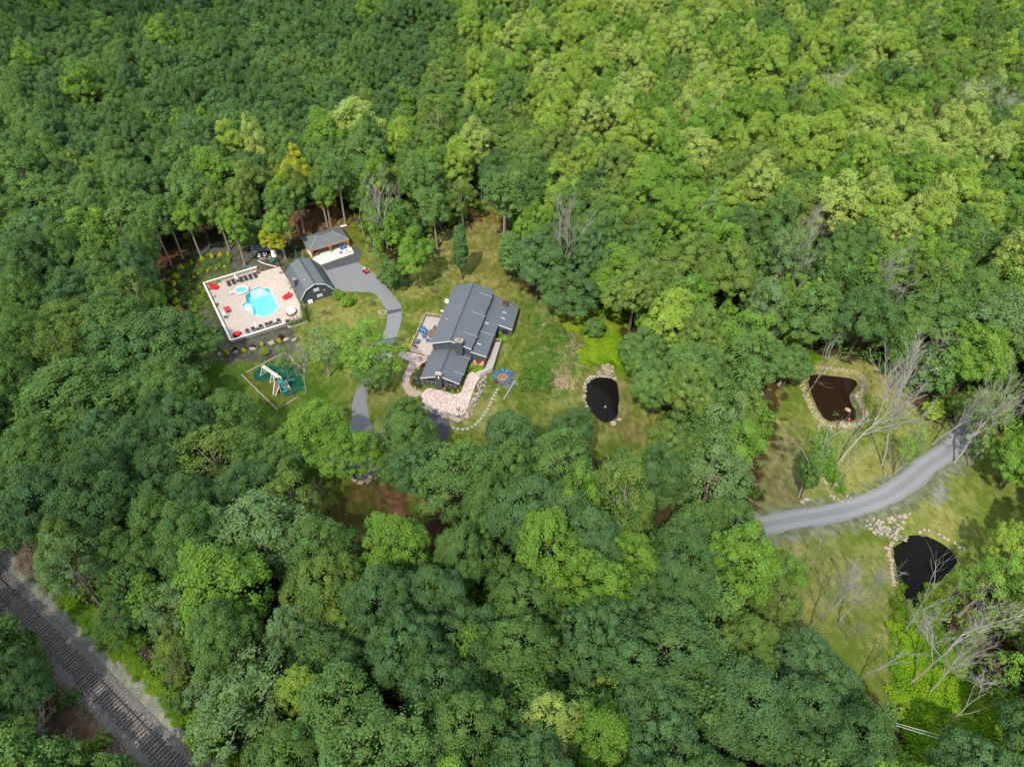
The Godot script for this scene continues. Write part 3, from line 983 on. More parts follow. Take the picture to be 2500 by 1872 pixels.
# ---------------------------------------------------------------- the timber pavilion
func pavilion():
	var origin = v3(Vector2(-78.19, -145.43))
	var turn = 29.8
	var at = origin + yaw(turn) * Vector3(32.7, 0, -1.4)
	var pad = structure("pavilion_floor", at, turn)
	var st = mesh()
	prism(st, [Vector2(-5.3, -3.6), Vector2(5.4, -3.6), Vector2(5.5, 4.4), Vector2(5.2, 7.0), Vector2(-4.2, 7.6), Vector2(-5.3, 4.3)], -0.1, 0.16)
	part(pad, "slab", st, M.concrete)
	var b = thing("pavilion", "open timber pavilion with a grey hipped roof beyond the barn", "pavilion", at, turn)
	var e = [Vector3(-5.6, 2.45, 3.9), Vector3(5.6, 2.45, 3.6), Vector3(5.6, 2.45, -3.9), Vector3(-5.6, 2.45, -3.6)]
	var r0 = Vector3(-2.2, 4.0, 0.1)
	var r1 = Vector3(2.2, 4.0, -0.1)
	for f in [[e[0], e[1], r1, r0], [e[2], e[3], r0, r1]]:
		st = mesh()
		slab(st, f, 0.14)
		part(b, "roof", st, M.shingle_light)
	for f in [[e[1], e[2], r1], [e[3], e[0], r0]]:
		st = mesh()
		slab(st, f, 0.14)
		part(b, "roof", st, M.shingle_light)
	for k in [[r0, r1], [e[0], r0], [e[1], r1], [e[2], r1], [e[3], r0]]:
		st = mesh()
		bar(st, k[0] + Vector3(0, 0.02, 0), k[1] + Vector3(0, 0.02, 0), 0.24, 0.05)
		part(b, "ridge_cap", st, M.flashing if k[0] != r0 or k[1] != r1 else M.shingle)
	for x in [-5.15, 0.0, 5.1]:
		for z in [3.75, -3.3]:
			st = mesh()
			box(st, Vector3(x, 1.2, z), Vector3(0.26, 2.4, 0.26))
			var p = part(b, "post", st, M.timber)
			st = mesh()
			for s in [-1, 1]:
				if absf(x + s * 0.9) < 5.6: bar(st, Vector3(x, 1.6, z), Vector3(x + s * 0.75, 2.28, z), 0.14, 0.16)
			part(p, "brace", st, M.timber)
	for z in [3.75, -3.3]:
		st = mesh()
		box(st, Vector3(0, 2.36, z), Vector3(10.9, 0.26, 0.22))
		part(b, "beam", st, M.timber)
	var put = func(x, z): return at + yaw(turn) * Vector3(x, 0.17, z)
	var g = thing("grill", "dark grill built into a stone counter under the pavilion corner", "grill", put.call(-4.0, 2.9), turn)
	st = mesh()
	box(st, Vector3(0, 0.45, 0), Vector3(1.7, 0.9, 0.9))
	part(g, "counter", st, M.stone_wall)
	st = mesh()
	box(st, Vector3(0.05, 0.98, -0.1), Vector3(0.9, 0.14, 0.6))
	part(g, "firebox", st, M.black_metal)
	st = mesh(true)
	tube(st, [Vector3(-0.4, 1.12, -0.15), Vector3(0.5, 1.12, -0.15)], [0.26, 0.26], 10)
	part(g, "lid", st, M.black_metal)
	var fire = thing("fire_table", "square pale stone fire table on the pavilion forecourt", "fire table", put.call(3.7, 5.9), turn)
	st = mesh()
	box(st, Vector3(0, 0.25, 0), Vector3(1.5, 0.5, 1.1))
	part(fire, "base", st, M.concrete)
	st = mesh()
	box(st, Vector3(0, 0.54, 0), Vector3(1.7, 0.08, 1.3))
	part(fire, "tabletop", st, M.tub_stone)
	st = mesh()
	box(st, Vector3(0, 0.59, 0), Vector3(0.8, 0.04, 0.55))
	part(fire, "burner", st, M.ash)
	var grp = "blue chairs around the fire table"
	var c = patio_chair("blue patio chair under the pavilion edge, nearer the middle post", M.blue_plastic, grp)
	c.position = put.call(3.0, 3.9)
	c.rotation_degrees.y = turn + 10
	copy(c, put.call(4.0, 3.8), turn - 5, "blue patio chair under the pavilion edge, by the corner post", grp)
	copy(c, put.call(2.1, 5.5), turn + 75, "blue patio chair on the forecourt facing the fire table sideways", grp)
	var says = ["dim blue chair deep under the pavilion roof, nearest the grill", "dim blue chair in the middle of the row under the pavilion roof", "dim blue chair under the pavilion roof, next to the middle post", "dim blue chair under the pavilion roof beyond the middle post"]
	for i in 4: copy(c, put.call(-2.6 + i * 1.3 + (0.6 if i == 3 else 0.0), 1.6), turn + 180, says[i], "blue chairs in the shade of the pavilion")
	var t = thing("dining_table", "long dark table in the shade of the pavilion roof", "table", put.call(-1.0, 0.2), turn)
	st = mesh()
	box(st, Vector3(0, 0.75, 0), Vector3(4.2, 0.07, 1.1))
	part(t, "tabletop", st, M.wicker)
	for k in [[-1, -1], [1, -1], [1, 1], [-1, 1]]:
		st = mesh()
		box(st, Vector3(k[0] * 1.9, 0.36, k[1] * 0.45), Vector3(0.09, 0.72, 0.09))
		part(t, "leg", st, M.wicker)
	var bench = thing("bench", "pale bench on the grass behind the pavilion corner", "bench", v3(Vector2(-47.33, -172.14)), 20)
	st = mesh()
	box(st, Vector3(0, 0.45, 0), Vector3(1.7, 0.07, 0.5))
	part(bench, "seat", st, M.white)
	st = mesh()
	box(st, Vector3(0, 0.75, -0.25), Vector3(1.7, 0.4, 0.05))
	part(bench, "backrest", st, M.grey_wood)
	for s in [-1, 1]:
		st = mesh()
		box(st, Vector3(s * 0.75, 0.21, 0), Vector3(0.07, 0.42, 0.45))
		part(bench, "leg", st, M.grey_wood)

func patio_chair(label, material, group):
	var c = thing("patio_chair", label, "chair", Vector3.ZERO, 0.0, group)
	c.scale = Vector3.ONE * 0.82
	var st = mesh()
	slab(st, [Vector3(-0.36, 0.42, 0.5), Vector3(0.36, 0.42, 0.5), Vector3(0.36, 0.34, -0.3), Vector3(-0.36, 0.34, -0.3)], 0.08)
	part(c, "seat", st, material)
	st = mesh()
	slab(st, [Vector3(-0.36, 0.4, -0.26), Vector3(0.36, 0.4, -0.26), Vector3(0.33, 1.1, -0.66), Vector3(-0.33, 1.1, -0.66)], 0.07)
	part(c, "backrest", st, material)
	for s in [-1, 1]:
		st = mesh()
		box(st, Vector3(s * 0.42, 0.6, 0.05), Vector3(0.14, 0.05, 0.85))
		part(c, "armrest", st, material)
		for z in [0.4, -0.35]:
			st = mesh()
			box(st, Vector3(s * 0.42, 0.29, z), Vector3(0.08, 0.58, 0.08))
			part(c, "leg", st, material)
	return c

# ---------------------------------------------------------------- sheds and small things behind the pool
func pool_shed():
	var origin = v3(Vector2(-78.19, -145.43))
	var turn = 29.8 - 12.0
	var at = v3(Vector2(-65.99, -159.19))
	var b = thing("lean_to_shed", "open lean-to shed with a dark roof sheltering pool equipment", "shed", at, turn)
	var st = mesh()
	slab(st, [Vector3(-3.4, 1.85, 1.1), Vector3(5.2, 1.85, 1.1), Vector3(5.2, 2.6, -1.6), Vector3(-3.4, 2.6, -1.6)], 0.12)
	part(b, "roof", st, M.shingle)
	for x in [-3.2, 1.4, 2.6]:
		st = mesh()
		box(st, Vector3(x, 0.9, 0.9), Vector3(0.14, 1.8, 0.14))
		part(b, "post", st, M.brown_wood)
	st = mesh()
	box(st, Vector3(0.9, 1.2, -1.5), Vector3(8.4, 2.4, 0.1))
	part(b, "back_wall", st, M.brown_wood)
	st = mesh()
	box(st, Vector3(3.9, 0.85, 0.2), Vector3(2.3, 1.7, 1.9))
	part(b, "closet", st, M.siding_barn)
	var door = thing("white_door", "white door panel leaning in front of the lean-to shed", "door", at + yaw(turn) * Vector3(1.9, 0, 1.35), turn)
	st = mesh()
	slab(st, [Vector3(-0.55, 0.05, 0.75), Vector3(0.55, 0.05, 0.75), Vector3(0.55, 1.5, -0.3), Vector3(-0.55, 1.5, -0.3)], 0.08)
	part(door, "panel", st, M.white)
	st = mesh()
	rock(st, Vector3(0.4, 0.75, 0.3), Vector3(0.1, 0.1, 0.1))
	part(door, "knob", st, M.steel)
	var pump = thing("pool_pump", "pool filter tanks and pipes under the shed roof", "pump", at + yaw(turn) * Vector3(-0.8, 0, 0.7), turn)
	for x in [-0.9, 0.2]:
		st = mesh(true)
		lathe(st, [Vector2(0.4, 0.0), Vector2(0.42, 0.8), Vector2(0.3, 1.05), Vector2(0.0, 1.12)], Vector3(x, 0, 0), 14)
		part(pump, "tank", st, M.steel)
	st = mesh(true)
	tube(st, [Vector3(-1.6, 0.3, 0.5), Vector3(-0.4, 0.35, 0.6), Vector3(0.7, 0.3, 0.5), Vector3(0.9, 0.9, 0.2)], [0.07, 0.07, 0.07, 0.07], 7)
	part(pump, "pipe", st, M.white)
	st = mesh()
	box(st, Vector3(-0.35, 0.2, 0.5), Vector3(0.6, 0.4, 0.35))
	part(pump, "motor", st, M.black_metal)
	var heap = thing("cobble_heap", "heap of pale cobbles spilling in front of the shed", "stones", at + yaw(turn) * Vector3(-0.6, 0, 1.9), turn)
	st = mesh()
	for i in 46: rock(st, Vector3(rng.randf_range(-1.5, 1.6), 0.06, rng.randf_range(-0.4, 0.5)), Vector3(1, 0.7, 1) * rng.randf_range(0.16, 0.4), rng.randf() * 360, 3, 5)
	part(heap, "cobbles", st, M.rim_stone, "stuff")
	st = mesh(true)
	var line = smooth([Vector2(-67.47, -155.93), Vector2(-65.72, -154.82), Vector2(-63.88, -153.99), Vector2(-61.93, -153.30)], 5)
	var p3 = []
	var rr = []
	for q in line:
		p3.append(v3(q, 0.08))
		rr.append(0.08)
	tube(st, p3, rr, 6)
	var hose = part(self, numbered("garden_edging"), st, M.white)
	tag(hose, "white curved edging line running from the shed to the pool paving", "edging")
	var cart = thing("wheelbarrow", "green wheelbarrow parked in front of the white door", "wheelbarrow", v3(Vector2(-63.31, -155.23)), 25)
	st = mesh()
	solid(st, [Vector3(-0.3, 0.35, 0.5), Vector3(0.3, 0.35, 0.5), Vector3(0.3, 0.35, -0.5), Vector3(-0.3, 0.35, -0.5)], [Vector3(-0.5, 0.8, 0.8), Vector3(0.5, 0.8, 0.8), Vector3(0.5, 0.8, -0.8), Vector3(-0.5, 0.8, -0.8)])
	part(cart, "tray", st, M.teal_plastic)
	st = mesh(true)
	lathe(st, [Vector2(0.1, -0.07), Vector2(0.28, -0.07), Vector2(0.28, 0.07), Vector2(0.1, 0.07)], Vector3.ZERO, 14)
	var wh = part(cart, "wheel", st, M.rubber)
	wh.rotation_degrees.z = 90
	wh.position = Vector3(0, 0.28, 0.85)
	for s in [-1, 1]:
		st = mesh()
		bar(st, Vector3(s * 0.12, 0.3, 0.8), Vector3(s * 0.35, 0.6, -1.4), 0.06, 0.06)
		bar(st, Vector3(s * 0.3, 0.45, -0.6), Vector3(s * 0.3, 0.0, -0.7), 0.05, 0.05)
		part(cart, "handle", st, M.brown_wood)
	var bin = thing("toolbox", "blue storage crate on the mulch above the terrace wall", "crate", v3(Vector2(-69.09, -152.42)), 15)
	st = mesh()
	box(st, Vector3(0, 0.25, 0), Vector3(0.9, 0.5, 0.6))
	part(bin, "bin", st, M.blue_plastic)
	st = mesh()
	box(st, Vector3(0, 0.53, 0), Vector3(0.96, 0.06, 0.66))
	part(bin, "lid", st, M.blue_plastic)
	var pail = thing("bucket", "pale bucket beside the blue crate", "bucket", v3(Vector2(-68.56, -152.75)), 0)
	st = mesh()
	lathe(st, [Vector2(0.0, 0.0), Vector2(0.18, 0.0), Vector2(0.23, 0.45), Vector2(0.2, 0.45), Vector2(0.16, 0.05), Vector2(0.0, 0.05)], Vector3.ZERO, 12)
	part(pail, "body", st, M.steel)
	var f = thing("black_fence", "black metal fence from the lean-to shed to the barn corner", "fence", Vector3.ZERO)
	var a = v3(Vector2(-62.60, -156.50))
	var z = v3(Vector2(-59.20, -150.58))
	for i in 6:
		st = mesh()
		box(st, a.lerp(z, i / 5.0) + Vector3(0, 0.7, 0), Vector3(0.09, 1.4, 0.09))
		part(f, "post", st, M.black_metal)
	for y in [0.2, 1.3]:
		st = mesh()
		bar(st, a + Vector3(0, y, 0), z + Vector3(0, y, 0), 0.05, 0.06)
		part(f, "rail", st, M.black_metal)
	st = mesh()
	for i in 48: box(st, a.lerp(z, (i + 0.5) / 48.0) + Vector3(0, 0.72, 0), Vector3(0.035, 1.12, 0.035))
	part(f, "pickets", st, M.black_metal, "stuff")
	var f2 = thing("garden_fence", "thin black fence at the terrace corner beside the arborvitae", "fence", Vector3.ZERO)
	var line2 = [v3(Vector2(-54.05, -129.54)), v3(Vector2(-52.52, -129.66)), v3(Vector2(-48.74, -131.03)), v3(Vector2(-50.45, -135.37)), v3(Vector2(-52.68, -138.76))]
	for i in line2.size():
		st = mesh()
		box(st, line2[i] + Vector3(0, 0.7, 0), Vector3(0.09, 1.4, 0.09))
		part(f2, "post", st, M.black_metal)
		if i + 1 < line2.size():
			for y in [0.15, 1.3]:
				st = mesh()
				bar(st, line2[i] + Vector3(0, y, 0), line2[i + 1] + Vector3(0, y, 0), 0.04, 0.05)
				part(f2, "rail", st, M.black_metal)
	var mow = thing("lawn_mower", "small red ride-on mower parked at the driveway edge", "mower", v3(Vector2(-37.99, -150.98)), 40)
	st = mesh()
	box(st, Vector3(0, 0.5, 0.5), Vector3(0.7, 0.4, 0.8))
	part(mow, "hood", st, M.red_paint)
	st = mesh()
	box(st, Vector3(0, 0.35, -0.3), Vector3(1.2, 0.2, 1.0))
	part(mow, "deck", st, M.black_metal)
	st = mesh()
	box(st, Vector3(0, 0.65, -0.5), Vector3(0.55, 0.15, 0.5))
	box(st, Vector3(0, 0.9, -0.78), Vector3(0.55, 0.5, 0.12))
	part(mow, "seat", st, M.white)
	st = mesh()
	bar(st, Vector3(0, 0.7, 0.2), Vector3(0, 1.05, 0.0), 0.05, 0.05)
	lathe(st, [Vector2(0.14, 1.04), Vector2(0.2, 1.04), Vector2(0.2, 1.08), Vector2(0.14, 1.08)], Vector3.ZERO, 12)
	part(mow, "steering_wheel", st, M.black_metal)
	for k in [[-0.48, 0.7], [0.48, 0.7], [-0.52, -0.65], [0.52, -0.65]]:
		st = mesh(true)
		lathe(st, [Vector2(0.05, -0.1), Vector2(0.25, -0.1), Vector2(0.27, 0.0), Vector2(0.25, 0.1), Vector2(0.05, 0.1)], Vector3.ZERO, 14)
		var q = part(mow, "wheel", st, M.rubber)
		q.rotation_degrees.z = 90
		q.position = Vector3(k[0], 0.27, k[1])
	var rack = thing("tool_rack", "thin black post with a hanging tool beside the red mower", "post", v3(Vector2(-38.27, -150.71)), 0)
	st = mesh()
	box(st, Vector3(0, 0.95, 0), Vector3(0.12, 1.9, 0.12))
	part(rack, "pole", st, M.black_metal)
	st = mesh()
	box(st, Vector3(-0.3, 1.7, 0), Vector3(0.5, 0.3, 0.1))
	part(rack, "panel", st, M.boulder_tan)

# ---------------------------------------------------------------- the house
func house():
	var origin = Vector3(-16.21, 0, -111.2)
	var turn = -11.7
	var b = thing("house", "long dark grey house with stepped slate-coloured roofs and two chimneys", "house", origin, turn)
	# walls: one mesh for each block
	var st = mesh()
	gable_block(st, -2.85, 5.05, 1.1, 2.05, -6.6, 2.2, 3.5)
	part(b, "wing_wall", st, M.siding)
	st = mesh()
	gable_block(st, -3.0, 6.0, 1.45, -6.62, -27.2, 4.75, 6.15)
	part(b, "main_wall", st, M.siding)
	st = mesh()
	box(st, Vector3(7.55, 1.45, -17.0), Vector3(3.1, 2.9, 20.2))
	part(b, "side_wall", st, M.siding)
	st = mesh()
	box(st, Vector3(10.85, 1.05, -21.7), Vector3(3.55, 2.1, 8.2))
	part(b, "side_wall", st, M.siding)
	st = mesh()
	box(st, Vector3(9.18, 1.25, -11.6), Vector3(0.14, 2.5, 11.0))
	part(b, "stone_facing", st, M.stone_wall)
	st = mesh()
	box(st, Vector3(12.7, 0.98, -21.7), Vector3(0.16, 1.96, 8.24))
	part(b, "stone_facing", st, M.stone_wall)
	# the wing's roof
	wing_roof(b, [[-3.3, 1.15, 2.4, -6.6]], 2.2, 3.62, false)
	for s in [[2.45, -0.3, 5.55], [-0.3, -5.5, 5.75], [-5.5, -6.6, 5.9]]:
		st = mesh()
		slab(st, [Vector3(1.15, 3.62, s[0]), Vector3(s[2], 2.18, s[0]), Vector3(s[2], 2.18, s[1]), Vector3(1.15, 3.62, s[1])], 0.16)
		part(b, "roof", st, M.shingle)
	for z in [-0.3, -5.5]: batten(b, Vector3(3.45, 2.9, z), Vector3(5.85, 2.22, z))
	ridge(b, Vector3(1.15, 3.66, 2.4), Vector3(1.15, 3.66, -6.6))
	rake(b, Vector3(-3.3, 2.1, 2.44), Vector3(1.15, 3.52, 2.44))
	rake(b, Vector3(1.15, 3.52, 2.44), Vector3(5.55, 2.08, 2.49))
	# the main roof in four courses that step out down the east side
	wing_roof(b, [[-3.5, 1.45, -6.15, -27.7]], 4.72, 6.3, true)
	for s in [[-6.15, -8.2, 6.12], [-8.2, -10.2, 6.28], [-10.2, -14.0, 6.32], [-14.0, -17.6, 6.45], [-17.6, -21.3, 6.35], [-21.3, -24.95, 6.5], [-24.95, -27.7, 6.42]]:
		st = mesh()
		slab(st, [Vector3(1.45, 6.3, s[0]), Vector3(s[2], 4.72, s[0]), Vector3(s[2], 4.72, s[1]), Vector3(1.45, 6.3, s[1])], 0.17)
		part(b, "roof", st, M.shingle)
	for z in [-10.2, -17.6, -24.95]: batten(b, Vector3(3.45, 5.74, z), Vector3(6.6, 4.76, z))
	ridge(b, Vector3(1.45, 6.34, -6.15), Vector3(1.45, 6.34, -27.7))
	rake(b, Vector3(-3.5, 4.62, -6.1), Vector3(1.45, 6.2, -6.1))
	rake(b, Vector3(1.45, 6.2, -6.1), Vector3(6.12, 4.62, -6.1))
	# the low roof on the east side
	st = mesh()
	slab(st, [Vector3(5.9, 3.75, -6.35), Vector3(9.45, 2.9, -6.35), Vector3(9.6, 2.88, -13.6), Vector3(5.9, 3.75, -13.6)], 0.16)
	part(b, "low_roof", st, M.shingle)
	st = mesh()
	slab(st, [Vector3(5.9, 3.76, -13.6), Vector3(9.62, 2.9, -13.6), Vector3(9.7, 2.88, -17.7), Vector3(5.9, 3.76, -17.7)], 0.16)
	part(b, "low_roof", st, M.shingle)
	st = mesh()
	slab(st, [Vector3(5.9, 3.76, -17.7), Vector3(13.0, 2.05, -17.5), Vector3(12.9, 2.07, -26.2), Vector3(5.9, 3.76, -27.4)], 0.16)
	part(b, "low_roof", st, M.shingle)
	batten(b, Vector3(6.3, 3.72, -13.6), Vector3(9.7, 2.95, -13.6))
	rake(b, Vector3(5.9, 3.65, -6.3), Vector3(9.45, 2.8, -6.3))
	rake(b, Vector3(9.7, 2.78, -17.55), Vector3(13.0, 1.96, -17.45))
	for k in [[7.1, -16.8], [10.1, -22.3], [10.25, -20.2], [7.05, -9.4]]:
		var y = 3.76 - (k[0] - 5.9) * 0.241
		st = mesh()
		box(st, Vector3(k[0], y + 0.03, k[1]), Vector3(1.1, 0.12, 0.4), Basis(Vector3.BACK, -0.236))
		var f = part(b, "skylight", st, M.flashing)
		st = mesh()
		box(st, Vector3(k[0] - 0.05, y + 0.1, k[1]), Vector3(0.85, 0.05, 0.24), Basis(Vector3.BACK, -0.236))
		part(f, "pane", st, M.pale_glass)
	st = mesh()
	for k in [[0, 0.55, 1.25, 0.12], [0, -0.55, 1.25, 0.12], [0.56, 0, 0.12, 0.98], [-0.56, 0, 0.12, 0.98]]:
		box(st, Vector3(9.7 + k[0], 3.2, -25.2 + k[1]), Vector3(k[2], 0.9, k[3]))
	var shaft = part(b, "light_well", st, M.brown_wood)
	st = mesh()
	box(st, Vector3(9.7, 3.0, -25.2), Vector3(1.0, 0.1, 0.98))
	part(shaft, "pane", st, M.window_dark)
	# chimneys
	st = mesh()
	box(st, Vector3(1.02, 2.15, 2.5), Vector3(1.28, 4.3, 0.72))
	var c1 = part(b, "chimney", st, M.siding)
	st = mesh()
	box(st, Vector3(1.02, 4.36, 2.5), Vector3(1.5, 0.24, 0.95))
	part(c1, "chimney_cap", st, M.chimney_stone)
	for x in [0.75, 1.3]:
		st = mesh()
		lathe(st, [Vector2(0.14, 4.48), Vector2(0.16, 4.75), Vector2(0.22, 4.8), Vector2(0.0, 4.95)], Vector3(x, 0, 2.5), 10)
		part(c1, "flue", st, M.steel)
	st = mesh()
	box(st, Vector3(1.1, 3.6, 2.9), Vector3(0.22, 0.4, 0.12))
	part(c1, "lamp", st, M.white)
	st = mesh()
	box(st, Vector3(3.48, 4.6, -6.0), Vector3(1.6, 4.6, 1.05))
	var c2 = part(b, "chimney", st, M.siding)
	st = mesh()
	box(st, Vector3(3.48, 6.96, -6.0), Vector3(1.78, 0.26, 1.22))
	part(c2, "chimney_cap", st, M.chimney_stone)
	st = mesh()
	box(st, Vector3(3.48, 7.15, -6.0), Vector3(0.9, 0.2, 0.6))
	part(c2, "flue", st, M.ash)
	# arched windows of the wing
	for x in [-0.95, 3.4]:
		st = mesh()
		var arch = []
		for i in 13:
			var a = PI * i / 12.0
			arch.append(Vector3(x + cos(a) * 0.98, 1.35 + sin(a) * 0.78, 2.1))
		for i in range(1, 12): tri(st, arch[0], arch[i], arch[i + 1])
		var back = []
		for q in arch: back.append(q - Vector3(0, 0, 0.08))
		for i in 12: quad(st, arch[i], back[i], back[i + 1], arch[i + 1])
		part(b, "arched_light", st, M.window_dark)
		st = mesh()
		box(st, Vector3(x, 0.93, 2.09), Vector3(1.98, 0.86, 0.12))
		var w = part(b, "window", st, M.rail_wood)
		for k in 4:
			st = mesh()
			box(st, Vector3(x + (-0.47 if k % 2 == 0 else 0.47), 0.73 + (0.4 if k > 1 else 0.0), 2.14), Vector3(0.8, 0.33, 0.06))
			part(w, "pane", st, M.glass)
	# window of the side block, porch opening
	st = mesh()
	box(st, Vector3(11.2, 1.1, -17.55), Vector3(1.5, 1.2, 0.1))
	var sw = part(b, "window", st, M.black_metal)
	for s in [-1, 1]:
		st = mesh()
		box(st, Vector3(11.2 + s * 0.36, 1.1, -17.5), Vector3(0.64, 1.0, 0.06))
		part(sw, "pane", st, M.glass)
	st = mesh()
	box(st, Vector3(7.6, 0.25, -5.95), Vector3(3.2, 0.5, 1.9))
	part(b, "porch_floor", st, M.brown_wood)
	for x in [6.1, 9.15]:
		st = mesh()
		box(st, Vector3(x, 1.6, -5.3), Vector3(0.16, 2.4, 0.16))
		part(b, "porch_post", st, M.siding)
	st = mesh()
	bar(st, Vector3(6.1, 1.25, -5.1), Vector3(9.15, 1.25, -5.1), 0.1, 0.1)
	bar(st, Vector3(6.1, 0.62, -5.1), Vector3(9.15, 0.62, -5.1), 0.08, 0.08)
	part(b, "porch_railing", st, M.rail_wood)
	var put = func(x, y, z): return origin + yaw(turn) * Vector3(x, y, z)
	var oc = patio_chair("orange cushioned chair on the porch beside the garden bed", M.orange_cushion, "orange chairs on the porch")
	oc.position = put.call(6.9, 0.5, -5.75)
	oc.rotation_degrees.y = turn + 30
	copy(oc, put.call(8.4, 0.5, -5.75), turn - 20, "orange cushioned chair on the porch at the ramp end", "orange chairs on the porch")
	# things on the roof edge
	var dish = thing("satellite_dish", "grey satellite dish fixed to the west eave of the house", "satellite dish", put.call(-3.5, 4.7, -20.8), turn)
	st = mesh(true)
	lathe(st, [Vector2(0.0, 0.0), Vector2(0.35, 0.05), Vector2(0.55, 0.16), Vector2(0.57, 0.14)], Vector3.ZERO, 18)
	var d = part(dish, "reflector", st, M.steel)
	d.rotation_degrees = Vector3(45, 60, 0)
	d.position = Vector3(-0.1, 0.5, 0)
	st = mesh()
	bar(st, Vector3(0.1, 0, 0), Vector3(-0.05, 0.55, 0), 0.06, 0.06)
	part(dish, "arm", st, M.steel)
	st = mesh()
	lathe(st, [Vector2(0.07, 5.3), Vector2(0.07, 6.1), Vector2(0.0, 6.1)], Vector3(-0.1, 0, -25.1), 8)
	part(b, "vent_pipe", st, M.black_metal)
	st = mesh()
	lathe(st, [Vector2(0.07, 4.8), Vector2(0.07, 5.5), Vector2(0.0, 5.5)], Vector3(-1.7, 0, -14.2), 8)
	part(b, "vent_pipe", st, M.white)
	var lamp = thing("flood_light", "white flood light on the west eave below the satellite dish", "lamp", put.call(-3.55, 4.75, -17.5), turn)
	st = mesh()
	box(st, Vector3(-0.25, 0.1, 0), Vector3(0.6, 0.18, 0.25))
	part(lamp, "housing", st, M.white)
	st = mesh()
	box(st, Vector3(0.1, 0, 0), Vector3(0.2, 0.1, 0.1))
	part(lamp, "bracket", st, M.steel)

	deck_and_ramp(origin, turn)

func gable_block(st, x0, x1, xr, z0, z1, eave, top):
	var f = [Vector2(x0, 0), Vector2(x1, 0), Vector2(x1, eave), Vector2(xr, top), Vector2(x0, eave)]
	for i in range(1, 4):
		tri(st, v2z(f[0], z0), v2z(f[i], z0), v2z(f[i + 1], z0))
		tri(st, v2z(f[0], z1), v2z(f[i + 1], z1), v2z(f[i], z1))
	quad(st, Vector3(x1, 0, z0), Vector3(x1, 0, z1), Vector3(x1, eave, z1), Vector3(x1, eave, z0))
	quad(st, Vector3(x0, 0, z1), Vector3(x0, 0, z0), Vector3(x0, eave, z0), Vector3(x0, eave, z1))

func v2z(p, z):
	return Vector3(p.x, p.y, z)

func wing_roof(b, west, eave, top, _main):
	for s in west:
		var st = mesh()
		slab(st, [Vector3(s[0], eave, s[2]), Vector3(s[1], top, s[2]), Vector3(s[1], top, s[3]), Vector3(s[0], eave, s[3])], 0.16)
		part(b, "roof", st, M.shingle)

func batten(b, p, q):
	var st = mesh()
	bar(st, p + Vector3(0, 0.03, 0), q + Vector3(0, 0.03, 0), 0.2, 0.1)
	part(b, "roof_step", st, M.flashing)

func ridge(b, p, q):
	var st = mesh()
	bar(st, p, q, 0.34, 0.05)
	part(b, "ridge_cap", st, M.shingle_ridge)

func rake(b, p, q):
	var st = mesh()
	bar(st, p, q, 0.07, 0.22)
	part(b, "rake_board", st, M.trim)

func railing(b, line, high, base, step = 1.4):
	for i in line.size() - 1:
		var p = line[i]
		var q = line[i + 1]
		var n = maxi(1, int(p.distance_to(q) / step))
		for k in n + (1 if i == line.size() - 2 else 0):
			var st = mesh()
			box(st, v3(p.lerp(q, float(k) / n), base + high / 2.0), Vector3(0.1, high, 0.1))
			part(b, "post", st, M.rail_wood)
		var st2 = mesh()
		bar(st2, v3(p, base + high), v3(q, base + high), 0.16, 0.06)
		part(b, "handrail", st2, M.rail_wood)
		st2 = mesh()
		for k in int(p.distance_to(q) / 0.16): box(st2, v3(p.lerp(q, (k + 0.5) * 0.16 / p.distance_to(q)), base + high * 0.5), Vector3(0.035, high * 0.8, 0.035))
		part(b, "balusters", st2, M.rail_wood, "stuff")

func boards(b, poly, y, along, material):
	# planks laid side by side over an outline, each its own plank
	var p = PackedVector2Array(poly)
	var lo = INF
	var hi = -INF
	var across = Vector2(-along.y, along.x)
	for q in p:
		lo = minf(lo, q.dot(across))
		hi = maxf(hi, q.dot(across))
	var st = mesh()
	var w = 0.21
	for i in int((hi - lo) / w) + 1:
		var o = across * (lo + i * w)
		var strip = PackedVector2Array([o - along * 80.0, o + along * 80.0, o + along * 80.0 + across * (w - 0.025), o - along * 80.0 + across * (w - 0.025)])
		for piece in Geometry2D.intersect_polygons(p, strip): prism(st, piece, y - 0.06, y + 0.008 * sin(i * 7.3))
	part(b, "planks", st, material, "stuff")

